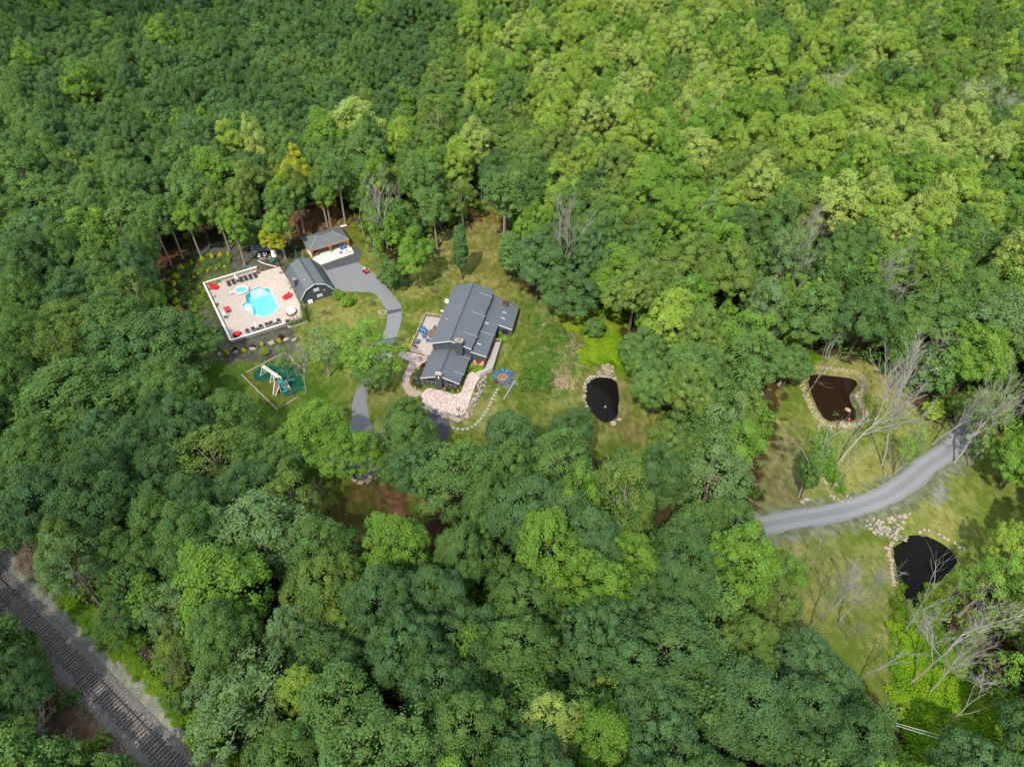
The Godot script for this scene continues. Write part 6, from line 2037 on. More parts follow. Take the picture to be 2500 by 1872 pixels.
func build_ground():
	relief.seed = 5
	relief.frequency = 0.012
	patch.seed = 9
	patch.frequency = 1.0
	patch.fractal_octaves = 4
	speck.seed = 3
	speck.frequency = 0.11
	flat_spots = [[Rect2(-125, -185, 245, 158)]]
	for b in [[OVAL_POND, -0.3], [NOTCH_POND, -0.55], [LOW_POND, -0.3]]:
		var p = PackedVector2Array(b[0])
		var r = Rect2(p[0], Vector2.ZERO)
		for q in p: r = r.expand(q)
		pond_beds.append([p, r.grow(2.0), b[1]])
	terrace_hole = PackedVector2Array([Vector2(-76.11, -144.79), Vector2(-66.57, -151.12), Vector2(-61.51, -152.20), Vector2(-53.60, -138.76), Vector2(-54.44, -131.61), Vector2(-65.50, -125.30)])
	var floor_colours = make_zones()
	var xs = []
	var zs = []
	var x = -1600.0
	while x < 1600.0:
		xs.append(x)
		x += 0.62 if x > -98.0 and x < 118.0 else (3.0 if x > -330.0 and x < 330.0 else 120.0)
	var z = -2600.0
	while z < 900.0:
		zs.append(z)
		z += 0.62 if z > -186.0 and z < -24.0 else (3.0 if z > -420.0 and z < 30.0 else 120.0)
	var nx = xs.size()
	var nz = zs.size()
	var pos = PackedVector3Array()
	var col = PackedColorArray()
	pos.resize(nx * nz)
	col.resize(nx * nz)
	for j in nz:
		for i in nx:
			var p = Vector2(xs[i], zs[j])
			var fine = absf(p.x) < 135.0 and p.y > -200.0
			pos[j * nx + i] = Vector3(p.x, land(p) if fine else lie(p.x, p.y), p.y)
			var n1 = patch.get_noise_2d(p.x * 0.05, p.y * 0.05)
			var n2 = 0.6 * patch.get_noise_2d(p.x * 0.9 + 91.0, p.y * 0.45) + 0.55 * patch.get_noise_2d((p.x * 0.94 + p.y * 0.34) * 0.75, (p.y * 0.94 - p.x * 0.34) * 0.16 + 55.0) + rng.randf_range(-0.12, 0.12)
			var c = floor_colours[0].lerp(floor_colours[1], clampf(0.45 + n1 + n2 * 0.9, 0.0, 1.0))
			if fine:
				var w = Vector2(patch.get_noise_2d(p.x * 0.35, p.y * 0.35 + 40.0), patch.get_noise_2d(p.x * 0.35 + 70.0, p.y * 0.35)) * 2.2
				for q in ZONES:
					if q[1].has_point(p):
						var t = p + w * q[5]
						if Geometry2D.is_point_in_polygon(t, q[0]):
							var k = clampf(0.4 + 1.25 * patch.get_noise_2d(p.x * q[4] + 17.0, p.y * q[4] + q[4] * 400.0) + 0.8 * n2, 0.0, 1.0)
							c = q[2].lerp(q[3], k)
			var s = 0.94 + 0.42 * n2
			col[j * nx + i] = Color(c.x * s, c.y * s, c.z * s)
	var idx = PackedInt32Array()
	idx.resize((nx - 1) * (nz - 1) * 6)
	var q2 = 0
	for j in nz - 1:
		for i in nx - 1:
			var a = j * nx + i
			idx[q2] = a
			idx[q2 + 1] = a + 1
			idx[q2 + 2] = a + nx + 1
			idx[q2 + 3] = a
			idx[q2 + 4] = a + nx + 1
			idx[q2 + 5] = a + nx
			q2 += 6
	var nor = PackedVector3Array()
	nor.resize(nx * nz)
	nor.fill(Vector3.UP)
	for j in range(1, nz - 1):
		for i in range(1, nx - 1):
			var v = j * nx + i
			nor[v] = (pos[v + nx] - pos[v - nx]).cross(pos[v + 1] - pos[v - 1]).normalized()
	var arr = []
	arr.resize(Mesh.ARRAY_MAX)
	arr[Mesh.ARRAY_VERTEX] = pos
	arr[Mesh.ARRAY_NORMAL] = nor
	arr[Mesh.ARRAY_COLOR] = col
	arr[Mesh.ARRAY_INDEX] = idx
	var m = ArrayMesh.new()
	m.add_surface_from_arrays(Mesh.PRIMITIVE_TRIANGLES, arr)
	ground_sheet("ground", m, M.ground)

func sheet(called, poly, y, material):
	var st = mesh()
	prism(st, poly, -0.05, y)
	return ground_sheet(called, st, material)

func build_roads():
	# asphalt court and drive
	var left = smooth([Vector2(-49.48, -152.61), Vector2(-47.21, -148.17), Vector2(-45.24, -144.27), Vector2(-42.19, -142.87), Vector2(-38.25, -142.61), Vector2(-34.73, -142.00), Vector2(-32.58, -138.77), Vector2(-30.71, -135.18), Vector2(-30.13, -131.69), Vector2(-30.20, -127.88), Vector2(-31.21, -124.19), Vector2(-32.15, -119.44), Vector2(-30.06, -116.83), Vector2(-31.82, -114.12), Vector2(-33.20, -111.86), Vector2(-33.81, -108.18), Vector2(-34.11, -103.58), Vector2(-33.51, -99.83), Vector2(-34.10, -95.89), Vector2(-37.54, -90.87), Vector2(-35.82, -86.66), Vector2(-32.19, -84.34)], 4)
	var right = smooth([Vector2(-28.38, -83.48), Vector2(-25.45, -85.50), Vector2(-27.08, -89.04), Vector2(-27.91, -93.35), Vector2(-29.26, -97.84), Vector2(-30.68, -102.54), Vector2(-31.28, -106.74), Vector2(-30.61, -111.11), Vector2(-29.12, -113.74), Vector2(-27.47, -117.61), Vector2(-27.75, -122.19), Vector2(-26.98, -127.05), Vector2(-26.67, -131.69), Vector2(-27.21, -136.51), Vector2(-29.04, -140.14), Vector2(-32.62, -145.79), Vector2(-36.60, -151.20), Vector2(-40.82, -155.28)], 4)
	var poly = []
	poly.append_array(left)
	poly.append_array(right)
	poly.append(Vector2(-50.53, -153.84))
	sheet("driveway", poly, 0.03, M.asphalt)
	sheet("driveway_apron", [Vector2(-50.31, -153.98), Vector2(-42.54, -158.91), Vector2(-40.98, -155.23), Vector2(-44.62, -153.57), Vector2(-48.49, -151.66)], 0.036, M.asphalt_dark)
	sheet("turning_circle", smooth([Vector2(-43.84, -161.81), Vector2(-42.47, -162.69), Vector2(-40.94, -160.35), Vector2(-40.42, -158.05), Vector2(-41.06, -155.79), Vector2(-42.37, -158.34)], 4, true), 0.025, M.asphalt_dark)
	sheet("driveway_patch", [Vector2(-30.57, -135.18), Vector2(-27.16, -136.06), Vector2(-26.98, -134.95), Vector2(-30.29, -133.64)], 0.036, M.asphalt_dark)
	sheet("parking_court", smooth([Vector2(-17.40, -101.55), Vector2(-14.94, -100.93), Vector2(-13.57, -99.97), Vector2(-13.02, -98.40), Vector2(-12.87, -96.02), Vector2(-13.67, -93.69), Vector2(-15.73, -91.09), Vector2(-18.20, -92.39), Vector2(-18.09, -98.23)], 4, true), 0.03, M.asphalt_dark)
	# patio and its walks
	sheet("patio", smooth([Vector2(-19.75, -105.16), Vector2(-19.38, -107.01), Vector2(-18.30, -108.42), Vector2(-16.52, -108.14), Vector2(-13.91, -107.29), Vector2(-12.15, -106.82), Vector2(-11.10, -107.39), Vector2(-10.54, -109.66), Vector2(-9.73, -112.76), Vector2(-8.12, -113.75), Vector2(-6.96, -111.98), Vector2(-7.73, -110.42), Vector2(-8.54, -107.01), Vector2(-9.20, -103.70), Vector2(-9.89, -101.37), Vector2(-11.01, -100.40), Vector2(-12.85, -100.84), Vector2(-15.50, -101.46), Vector2(-18.16, -102.08), Vector2(-19.94, -102.98), Vector2(-20.18, -104.06)], 4, true), 0.07, M.patio)
	sheet("walk", smooth([Vector2(-19.19, -119.03), Vector2(-20.34, -116.16), Vector2(-21.94, -113.95), Vector2(-22.66, -111.59), Vector2(-22.33, -109.66), Vector2(-21.10, -108.14), Vector2(-19.53, -107.20), Vector2(-20.35, -105.90), Vector2(-22.56, -106.64), Vector2(-23.91, -109.27), Vector2(-24.21, -111.98), Vector2(-23.56, -114.95), Vector2(-23.23, -117.17), Vector2(-24.37, -118.62), Vector2(-25.28, -119.24), Vector2(-24.83, -120.28), Vector2(-22.50, -119.66), Vector2(-20.74, -119.03)], 4, true), 0.055, M.walk)
	sheet("stone_landing", smooth([Vector2(-25.40, -120.28), Vector2(-23.96, -120.07), Vector2(-21.04, -119.24), Vector2(-19.15, -118.62), Vector2(-19.47, -117.38), Vector2(-20.74, -115.95), Vector2(-22.93, -116.97), Vector2(-25.17, -118.20), Vector2(-26.15, -119.45)], 4, true), 0.065, M.patio)
	# gravel road
	var line = road_line()
	var st = mesh()
	ribbon(st, line, 4.2, 0.032, 0.6)
	ground_sheet("gravel_road", st, M.gravel_road)
	for s in [-1, 1]:
		st = mesh()
		ribbon(st, line, 1.0, 0.04, 0.12, s * 1.1)
		ground_sheet("wheel_track", st, M.gravel_wheel)

func road_line():
	return smooth([Vector2(33.61, -70.49), Vector2(40.49, -72.19), Vector2(44.71, -73.04), Vector2(48.61, -73.91), Vector2(53.28, -74.79), Vector2(58.81, -75.89), Vector2(64.56, -77.46), Vector2(70.20, -79.52), Vector2(76.15, -83.05), Vector2(81.74, -87.22), Vector2(87.13, -90.53), Vector2(90.95, -93.68), Vector2(95.23, -98.60), Vector2(99.58, -104.36)], 6)

var road_points = []
func on_road(q):
	if road_points.is_empty(): road_points = road_line()
	for p in road_points:
		if p.distance_squared_to(q) < 14.0: return true
	return false

# ---------------------------------------------------------------- low growth
func tufts(called, label, poly, count, low, high, a, b, tall = 1.0):
	if not CROWN.has("tuft"):
		rng.seed = 404
		var c = []
		for i in 9: c.append([Vector3(rng.randf_range(-0.5, 0.5), 0.25 + 0.35 * rng.randf(), rng.randf_range(-0.5, 0.5)), 0.42, Vector3(rng.randf_range(-0.6, 0.6), 1, rng.randf_range(-0.6, 0.6)).normalized()])
		CROWN.tuft = scatter_leaves(c, 62, 0.17, Vector3.ONE, 0.6, -0.2, 0.4)
	var p = PackedVector2Array(poly)
	var r = Rect2(p[0], Vector2.ZERO)
	for q in p: r = r.expand(q)
	var spots = []
	var tries = 0
	while spots.size() < count and tries < count * 30:
		tries += 1
		var q = Vector2(rng.randf_range(r.position.x, r.end.x), rng.randf_range(r.position.y, r.end.y))
		if on_road(q): continue
		var bent = q + Vector2(patch.get_noise_2d(q.x * 0.4, q.y * 0.4 + 9.0), patch.get_noise_2d(q.x * 0.4 + 33.0, q.y * 0.4)) * (1.2 if called == "undergrowth" and label.contains("railway") else 4.0)
		if Geometry2D.is_point_in_polygon(bent, p) and patch.get_noise_2d(q.x * 0.25, q.y * 0.25) > rng.randf_range(-0.55, 0.25): spots.append(q)
	var mm = MultiMesh.new()
	mm.transform_format = MultiMesh.TRANSFORM_3D
	mm.use_colors = true
	mm.mesh = CROWN.tuft
	mm.instance_count = spots.size()
	for i in spots.size():
		var s = rng.randf_range(low, high)
		mm.set_instance_transform(i, Transform3D(yaw(rng.randf() * 360.0).scaled(Vector3(s, s * tall, s)), v3(spots[i], land(spots[i]) - 0.03)))
		var c = a.lerp(b, clampf(rng.randf() * 0.6 + 0.2 + patch.get_noise_2d(spots[i].x * 0.3, spots[i].y * 0.3), 0, 1))
		mm.set_instance_color(i, Color(c.x, c.y, c.z))
	var o = MultiMeshInstance3D.new()
	o.name = called
	o.multimesh = mm
	o.material_override = M.leaf
	o.set_meta("kind", "stuff")
	o.set_meta("label", label)
	add_child(o, true)

func undergrowth():
	tufts("undergrowth", "bright yellow-green marsh growth between house and oval pond", [Vector2(18.07, -125.55), Vector2(21.00, -125.55), Vector2(23.31, -129.30), Vector2(25.14, -127.79), Vector2(25.07, -122.63), Vector2(22.75, -116.32), Vector2(19.70, -116.32), Vector2(15.48, -116.32), Vector2(16.78, -121.20)], 900, 0.5, 1.1, Vector3(0.1, 0.22, 0.01), Vector3(0.2, 0.29, 0.018), 0.8)
	tufts("undergrowth", "yellow-green ferns at the edge of the woods above the slope", [Vector2(7.85, -142.16), Vector2(13.46, -139.65), Vector2(15.15, -133.57), Vector2(18.62, -132.79), Vector2(21.85, -135.16), Vector2(28.64, -136.77), Vector2(27.75, -131.23), Vector2(23.73, -128.54), Vector2(17.72, -127.41), Vector2(13.81, -127.79), Vector2(11.19, -135.16)], 700, 0.5, 1.2, Vector3(0.14, 0.23, 0.012), Vector3(0.24, 0.3, 0.03), 0.8)
	tufts("undergrowth", "mixed green weeds on the rough slope east of the house", [Vector2(4.01, -131.23), Vector2(7.34, -133.97), Vector2(12.82, -127.79), Vector2(13.38, -120.49), Vector2(12.93, -112.63), Vector2(10.12, -117.01), Vector2(8.31, -112.63), Vector2(4.82, -110.99), Vector2(2.27, -107.79), Vector2(1.88, -115.64), Vector2(4.59, -122.63)], 420, 0.25, 0.95, Vector3(0.06, 0.14, 0.02), Vector3(0.15, 0.22, 0.05))
	tufts("undergrowth", "dark green weeds low on the rough slope", [Vector2(1.81, -107.47), Vector2(2.79, -113.63), Vector2(6.77, -114.97), Vector2(8.97, -111.65), Vector2(8.57, -107.47)], 150, 0.5, 1.3, Vector3(0.05, 0.12, 0.02), Vector3(0.11, 0.19, 0.03), 1.2)
	tufts("undergrowth", "weeds sprouting in the mulch west of the pool terrace", [Vector2(-80.20, -147.21), Vector2(-79.09, -148.22), Vector2(-76.65, -148.90), Vector2(-73.72, -153.04), Vector2(-71.74, -153.39), Vector2(-72.94, -150.26), Vector2(-77.06, -146.20), Vector2(-77.87, -144.88), Vector2(-72.82, -135.97), Vector2(-70.08, -130.57), Vector2(-71.22, -130.57), Vector2(-75.92, -137.21), Vector2(-79.06, -142.27)], 420, 0.2, 0.6, Vector3(0.1, 0.16, 0.02), Vector3(0.2, 0.26, 0.04), 0.7)
	tufts("undergrowth", "low green planting between the garden shrubs", [Vector2(-87.96, -150.95), Vector2(-87.29, -155.17), Vector2(-85.24, -156.60), Vector2(-82.43, -158.41), Vector2(-75.54, -159.52), Vector2(-73.48, -155.17), Vector2(-77.67, -152.34), Vector2(-80.75, -150.26), Vector2(-80.89, -145.54), Vector2(-79.05, -139.08), Vector2(-74.33, -132.05), Vector2(-75.21, -129.99), Vector2(-79.79, -133.54), Vector2(-84.10, -140.67)], 520, 0.25, 0.8, Vector3(0.05, 0.12, 0.03), Vector3(0.13, 0.2, 0.04), 0.7)
	tufts("undergrowth", "bright green grass strip beside the railway ballast", [Vector2(-81.52, -63.48), Vector2(-76.48, -62.01), Vector2(-74.30, -58.86), Vector2(-68.95, -57.18), Vector2(-65.81, -54.47), Vector2(-60.76, -49.81), Vector2(-54.94, -45.16), Vector2(-51.38, -43.05), Vector2(-47.14, -38.57), Vector2(-40.43, -34.96), Vector2(-38.27, -32.71), Vector2(-40.08, -32.91), Vector2(-46.97, -36.63), Vector2(-54.27, -42.59), Vector2(-60.20, -47.08), Vector2(-67.14, -51.59), Vector2(-72.22, -55.28), Vector2(-76.63, -58.86)], 1500, 0.3, 0.8, Vector3(0.08, 0.2, 0.01), Vector3(0.19, 0.3, 0.03), 0.8)
	tufts("undergrowth", "lush bright undergrowth below the lower pond", [Vector2(62.49, -54.50), Vector2(69.37, -58.13), Vector2(70.74, -50.35), Vector2(73.54, -43.87), Vector2(77.93, -40.23), Vector2(73.31, -31.31), Vector2(57.14, -31.31), Vector2(58.14, -41.42)], 1500, 0.5, 1.4, Vector3(0.09, 0.22, 0.01), Vector3(0.2, 0.32, 0.02), 0.8)
	tufts("undergrowth", "reeds and grass along the lower pond's banks", [Vector2(66.24, -61.69), Vector2(65.92, -58.62), Vector2(65.86, -55.83), Vector2(66.30, -54.38), Vector2(69.04, -55.64), Vector2(70.09, -58.99), Vector2(71.59, -60.91), Vector2(73.34, -61.69), Vector2(71.78, -58.05), Vector2(68.14, -53.48), Vector2(63.87, -52.08), Vector2(62.73, -53.48), Vector2(64.67, -58.99)], 600, 0.4, 1.0, Vector3(0.08, 0.18, 0.015), Vector3(0.17, 0.24, 0.03))
	tufts("undergrowth", "dark water weed spreading over the lower pond", [Vector2(67.20, -63.28), Vector2(70.03, -62.28), Vector2(69.88, -59.76), Vector2(67.77, -56.75), Vector2(66.40, -56.75), Vector2(66.04, -59.37)], 240, 0.25, 0.55, Vector3(0.035, 0.04, 0.03), Vector3(0.08, 0.09, 0.05), 0.3)
	tufts("undergrowth", "green growth along the rock channel below the notched pond", [Vector2(63.17, -95.97), Vector2(64.89, -95.97), Vector2(63.87, -90.10), Vector2(62.48, -84.89), Vector2(62.15, -80.59), Vector2(61.15, -79.94), Vector2(60.69, -85.23), Vector2(61.10, -90.10)], 200, 0.4, 1.0, Vector3(0.06, 0.17, 0.02), Vector3(0.12, 0.23, 0.03))
	tufts("undergrowth", "short green weeds in the meadow grass", [Vector2(48.40, -78.06), Vector2(60.66, -102.16), Vector2(75.77, -108.24), Vector2(86.18, -100.98), Vector2(102.07, -89.91), Vector2(89.40, -65.09), Vector2(77.96, -71.78), Vector2(62.36, -59.63), Vector2(57.26, -45.76), Vector2(45.47, -49.01), Vector2(42.52, -63.50)], 700, 0.15, 0.45, Vector3(0.12, 0.17, 0.03), Vector3(0.24, 0.24, 0.07), 0.4)
	tufts("undergrowth", "ferns in the sunny woodland floor behind the pavilion", [Vector2(-51.66, -171.04), Vector2(-46.13, -179.59), Vector2(-8.47, -186.35), Vector2(0.00, -184.06), Vector2(0.00, -171.04), Vector2(-8.16, -175.25), Vector2(-40.18, -171.04)], 260, 0.4, 1.0, Vector3(0.12, 0.2, 0.02), Vector3(0.22, 0.28, 0.03))
	# saplings and brambles under the trees, everywhere in the woods
	forest_fill("forest_undergrowth", "saplings and brambles beneath the forest trees", CROWN.tuft, 6500, 1.2, 3.6, 0.9, 3.0)
	for k in ["green", "fresh", "lime"]:
		forest_fill("forest_understory", "young trees filling the gaps beneath the forest canopy", CROWN["young_" + k], {"green": 2600, "fresh": 900, "lime": 120}[k], 0.75, 1.5, 1.15, 9.0)

func forest_fill(called, label, shape, count, low, high, tall, clear):
	var spots = []
	rng.seed = 909 + count
	while spots.size() < count:
		var q = Vector2(rng.randf_range(-260, 260), rng.randf_range(-400, -8))
		if absf(q.x) > 75.0 - q.y * 0.62: continue
		var inside = false
		for zz in ZONES:
			if zz[6] and zz[1].grow(clear).has_point(q) and (Geometry2D.is_point_in_polygon(q, zz[0]) or Geometry2D.is_point_in_polygon(q + q.normalized() * clear, zz[0]) or edge_distance(q, zz[0]) < clear * 0.3):
				inside = true
				break
		if not inside: spots.append(q)
	var mm = MultiMesh.new()
	mm.transform_format = MultiMesh.TRANSFORM_3D
	mm.use_colors = true
	mm.mesh = shape
	mm.instance_count = spots.size()
	for i in spots.size():
		var s = rng.randf_range(low, high)
		mm.set_instance_transform(i, Transform3D(yaw(rng.randf() * 360.0).scaled(Vector3(s, s * tall, s)), v3(spots[i], lie(spots[i].x, spots[i].y) - 0.1)))
		var k = rng.randf()
		mm.set_instance_color(i, Color(0.045 + 0.08 * k * k, 0.11 + 0.11 * k * k, 0.022) if shape == CROWN.tuft else Color(1, 1, 1) * (0.75 + 0.4 * k))
	var o = MultiMeshInstance3D.new()
	o.name = called
	o.multimesh = mm
	o.material_override = M.leaf
	o.set_meta("kind", "stuff")
	o.set_meta("label", label)
	add_child(o, true)

func garden_plants():
	garden("mound", "gold", Vector2(-75.87, -158.58), 0.59, 1.11, "golden yellow conical shrub at the border's woodland edge, first along", "shrubs in the border round the pool terrace")
	garden("mound", "gold", Vector2(-77.76, -157.88), 0.76, 1.42, "golden yellow conical shrub at the border's woodland edge, second along", "shrubs in the border round the pool terrace")
	garden("mound", "gold", Vector2(-79.94, -157.33), 0.76, 1.42, "golden yellow conical shrub at the border's woodland edge, third along", "shrubs in the border round the pool terrace")
	garden("mound", "gold", Vector2(-82.15, -156.13), 0.69, 1.29, "golden yellow conical shrub at the border's woodland edge, fourth along", "shrubs in the border round the pool terrace")
	garden("mound", "gold", Vector2(-84.33, -154.40), 0.63, 1.17, "golden yellow conical shrub at the border's woodland edge, fifth along", "shrubs in the border round the pool terrace")
	garden("mound", "gold", Vector2(-86.43, -152.23), 0.87, 1.49, "golden yellow conical shrub in the border's outer western row, first along", "shrubs in the border round the pool terrace")
	garden("mound", "gold", Vector2(-86.51, -148.35), 0.90, 1.53, "golden yellow conical shrub in the border's outer western row, second along", "shrubs in the border round the pool terrace")
	garden("mound", "gold", Vector2(-85.99, -145.41), 0.77, 1.31, "golden yellow conical shrub in the border's outer western row, third along", "shrubs in the border round the pool terrace")
	garden("mound", "gold", Vector2(-84.44, -141.69), 0.84, 1.43, "golden yellow conical shrub in the border's outer western row, fourth along", "shrubs in the border round the pool terrace")
	garden("mound", "gold", Vector2(-82.84, -137.98), 0.90, 1.54, "golden yellow conical shrub in the border's outer western row, fifth along", "shrubs in the border round the pool terrace")
	garden("mound", "gold", Vector2(-81.40, -135.23), 0.93, 1.59, "golden yellow conical shrub in the border's outer western row, sixth along", "shrubs in the border round the pool terrace")
	garden("mound", "gold", Vector2(-80.09, -132.82), 0.85, 1.44, "golden yellow conical shrub in the border's outer western row, seventh along", "shrubs in the border round the pool terrace")
	garden("mound", "gold", Vector2(-75.30, -152.96), 0.54, 0.84, "small golden yellow round shrub on the border's inner edge, first along", "shrubs in the border round the pool terrace")
	garden("mound", "gold", Vector2(-77.32, -152.31), 0.41, 0.64, "small golden yellow round shrub on the border's inner edge, second along", "shrubs in the border round the pool terrace")
	garden("mound", "gold", Vector2(-79.20, -151.14), 0.47, 0.74, "small golden yellow round shrub on the border's inner edge, third along", "shrubs in the border round the pool terrace")
	garden("mound", "gold", Vector2(-81.35, -149.89), 0.41, 0.64, "small golden yellow round shrub on the border's inner edge, fourth along", "shrubs in the border round the pool terrace")
	garden("mound", "gold", Vector2(-81.98, -148.33), 0.51, 0.79, "small golden yellow round shrub on the border's inner edge, fifth along", "shrubs in the border round the pool terrace")
	garden("mound", "gold", Vector2(-81.99, -145.51), 0.40, 0.63, "small golden yellow round shrub on the border's inner edge, sixth along", "shrubs in the border round the pool terrace")
	garden("mound", "gold", Vector2(-80.47, -142.31), 0.32, 0.49, "small golden yellow round shrub on the border's inner edge, seventh along", "shrubs in the border round the pool terrace")
	garden("mound", "moss", Vector2(-75.01, -155.77), 0.88, 1.10, "bright moss-green round shrub in the middle of the upper border, first along", "shrubs in the border round the pool terrace")
	garden("mound", "moss", Vector2(-76.73, -153.39), 0.88, 1.09, "bright moss-green round shrub in the middle of the upper border, second along", "shrubs in the border round the pool terrace")
	garden("mound", "moss", Vector2(-78.88, -152.24), 0.75, 0.93, "bright moss-green round shrub in the middle of the upper border, third along", "shrubs in the border round the pool terrace")
	garden("mound", "moss", Vector2(-80.88, -151.34), 0.70, 0.87, "bright moss-green round shrub in the middle of the upper border, fourth along", "shrubs in the border round the pool terrace")
	garden("mound", "fresh", Vector2(-85.46, -153.40), 0.75, 0.93, "green round shrub amid the western border, first along", "shrubs in the border round the pool terrace")
	garden("mound", "fresh", Vector2(-86.11, -149.70), 0.62, 0.76, "green round shrub amid the western border, second along", "shrubs in the border round the pool terrace")
	garden("mound", "fresh", Vector2(-82.77, -146.99), 0.61, 0.76, "green round shrub amid the western border, third along", "shrubs in the border round the pool terrace")
	garden("mound", "fresh", Vector2(-82.28, -143.90), 0.72, 0.90, "green round shrub amid the western border, fourth along", "shrubs in the border round the pool terrace")
	garden("mound", "moss", Vector2(-80.82, -140.92), 0.79, 0.98, "bright moss-green round shrub in the border's inner western row, first along", "shrubs in the border round the pool terrace")
	garden("mound", "moss", Vector2(-79.21, -137.73), 0.82, 1.02, "bright moss-green round shrub in the border's inner western row, second along", "shrubs in the border round the pool terrace")
	garden("mound", "moss", Vector2(-77.41, -134.84), 0.78, 0.96, "bright moss-green round shrub in the border's inner western row, third along", "shrubs in the border round the pool terrace")
	garden("mound", "moss", Vector2(-75.94, -132.32), 0.73, 0.90, "bright moss-green round shrub in the border's inner western row, fourth along", "shrubs in the border round the pool terrace")
	garden("mound", "moss", Vector2(-74.90, -130.20), 0.86, 1.06, "bright moss-green round shrub in the border's inner western row, fifth along", "shrubs in the border round the pool terrace")
	garden("mound", "lime", Vector2(-77.44, -136.17), 0.49, 0.75, "small lime yellow-green round shrub at the border's thin end, first along", "shrubs in the border round the pool terrace")
	garden("mound", "lime", Vector2(-75.49, -133.31), 0.35, 0.54, "small lime yellow-green round shrub at the border's thin end, second along", "shrubs in the border round the pool terrace")
	garden("mound", "lime", Vector2(-74.35, -131.49), 0.31, 0.47, "small lime yellow-green round shrub at the border's thin end, third along", "shrubs in the border round the pool terrace")
	garden("mound", "lime", Vector2(-72.88, -128.84), 0.32, 0.50, "small lime yellow-green round shrub at the border's thin end, fourth along", "shrubs in the border round the pool terrace")
	garden("mound", "lime", Vector2(-71.17, -126.11), 0.34, 0.52, "small lime yellow-green round shrub at the border's thin end, fifth along", "shrubs in the border round the pool terrace")
	garden("mound", "lime", Vector2(-71.39, -124.87), 0.46, 0.72, "small lime yellow-green round shrub at the border's thin end, sixth along", "shrubs in the border round the pool terrace")
	garden("mound", "moss", Vector2(-72.80, -127.54), 0.56, 0.87, "bright moss-green round shrub outside the terrace's south-west corner, first along", "shrubs in the border round the pool terrace")
	garden("mound", "moss", Vector2(-69.82, -123.06), 0.65, 1.00, "bright moss-green round shrub outside the terrace's south-west corner, second along", "shrubs in the border round the pool terrace")
	garden("mound", "gold", Vector2(-73.16, -122.56), 0.40, 0.63, "small golden yellow round shrub half under the broad oak's edge, first along", "shrubs in the border round the pool terrace")
	garden("mound", "gold", Vector2(-70.15, -120.79), 0.40, 0.62, "small golden yellow round shrub half under the broad oak's edge, second along", "shrubs in the border round the pool terrace")
	garden("mound", "plum", Vector2(-79.65, -154.10), 0.38, 0.47, "small dark plum round shrub among the western border's blue shrubs, first along", "shrubs in the border round the pool terrace")
	garden("mound", "plum", Vector2(-84.65, -149.02), 0.61, 0.76, "dark plum round shrub among the western border's blue shrubs, second along", "shrubs in the border round the pool terrace")
	garden("mound", "plum", Vector2(-83.59, -143.03), 0.60, 0.74, "dark plum round shrub among the western border's blue shrubs, third along", "shrubs in the border round the pool terrace")
	garden("mound", "plum", Vector2(-80.13, -136.08), 0.58, 0.72, "dark plum round shrub among the western border's blue shrubs, fourth along", "shrubs in the border round the pool terrace")
	garden("mound", "plum", Vector2(-78.80, -133.16), 0.62, 0.76, "dark plum round shrub among the western border's blue shrubs, fifth along", "shrubs in the border round the pool terrace")
	garden("mound", "plum", Vector2(-84.14, -151.88), 0.50, 0.62, "small dark plum round shrub among the western border's blue shrubs, sixth along", "shrubs in the border round the pool terrace")
	garden("mound", "blueish", Vector2(-73.83, -156.06), 0.38, 0.47, "small blue-grey round shrub between green shrubs of the terrace border, first along", "shrubs in the border round the pool terrace")
	garden("mound", "blueish", Vector2(-74.72, -154.38), 0.46, 0.57, "small blue-grey round shrub between green shrubs of the terrace border, second along", "shrubs in the border round the pool terrace")
	garden("mound", "blueish", Vector2(-78.16, -153.79), 0.52, 0.65, "small blue-grey round shrub between green shrubs of the terrace border, third along", "shrubs in the border round the pool terrace")
	garden("mound", "blueish", Vector2(-80.39, -152.79), 0.46, 0.57, "small blue-grey round shrub between green shrubs of the terrace border, fourth along", "shrubs in the border round the pool terrace")
	garden("mound", "blueish", Vector2(-82.71, -151.92), 0.46, 0.56, "small blue-grey round shrub between green shrubs of the terrace border, fifth along", "shrubs in the border round the pool terrace")
	garden("mound", "blueish", Vector2(-84.18, -147.25), 0.51, 0.63, "small blue-grey round shrub between green shrubs of the terrace border, sixth along", "shrubs in the border round the pool terrace")
	garden("mound", "blueish", Vector2(-83.47, -144.48), 0.44, 0.55, "small blue-grey round shrub between green shrubs of the terrace border, seventh along", "shrubs in the border round the pool terrace")
	garden("mound", "blueish", Vector2(-82.31, -141.24), 0.44, 0.54, "small blue-grey round shrub between green shrubs of the terrace border, eighth along", "shrubs in the border round the pool terrace")
	garden("mound", "blueish", Vector2(-80.54, -137.63), 0.59, 0.73, "blue-grey round shrub between green shrubs of the terrace border, ninth along", "shrubs in the border round the pool terrace")
	garden("mound", "blueish", Vector2(-77.57, -132.04), 0.54, 0.66, "small blue-grey round shrub between green shrubs of the terrace border, tenth along", "shrubs in the border round the pool terrace")
	garden("mound", "plum", Vector2(-67.79, -120.69), 0.69, 1.07, "dark plum round shrub in the shrub row below the terrace wall, first along", "shrubs in the border round the pool terrace")
	garden("mound", "plum", Vector2(-63.72, -120.82), 0.60, 0.93, "dark plum round shrub in the shrub row below the terrace wall, second along", "shrubs in the border round the pool terrace")
	garden("mound", "plum", Vector2(-59.92, -121.76), 0.55, 0.85, "small dark plum round shrub in the shrub row below the terrace wall, third along", "shrubs in the border round the pool terrace")
	garden("mound", "gold", Vector2(-65.35, -119.61), 0.76, 1.18, "golden yellow round shrub in the shrub row below the terrace wall, first along", "shrubs in the border round the pool terrace")
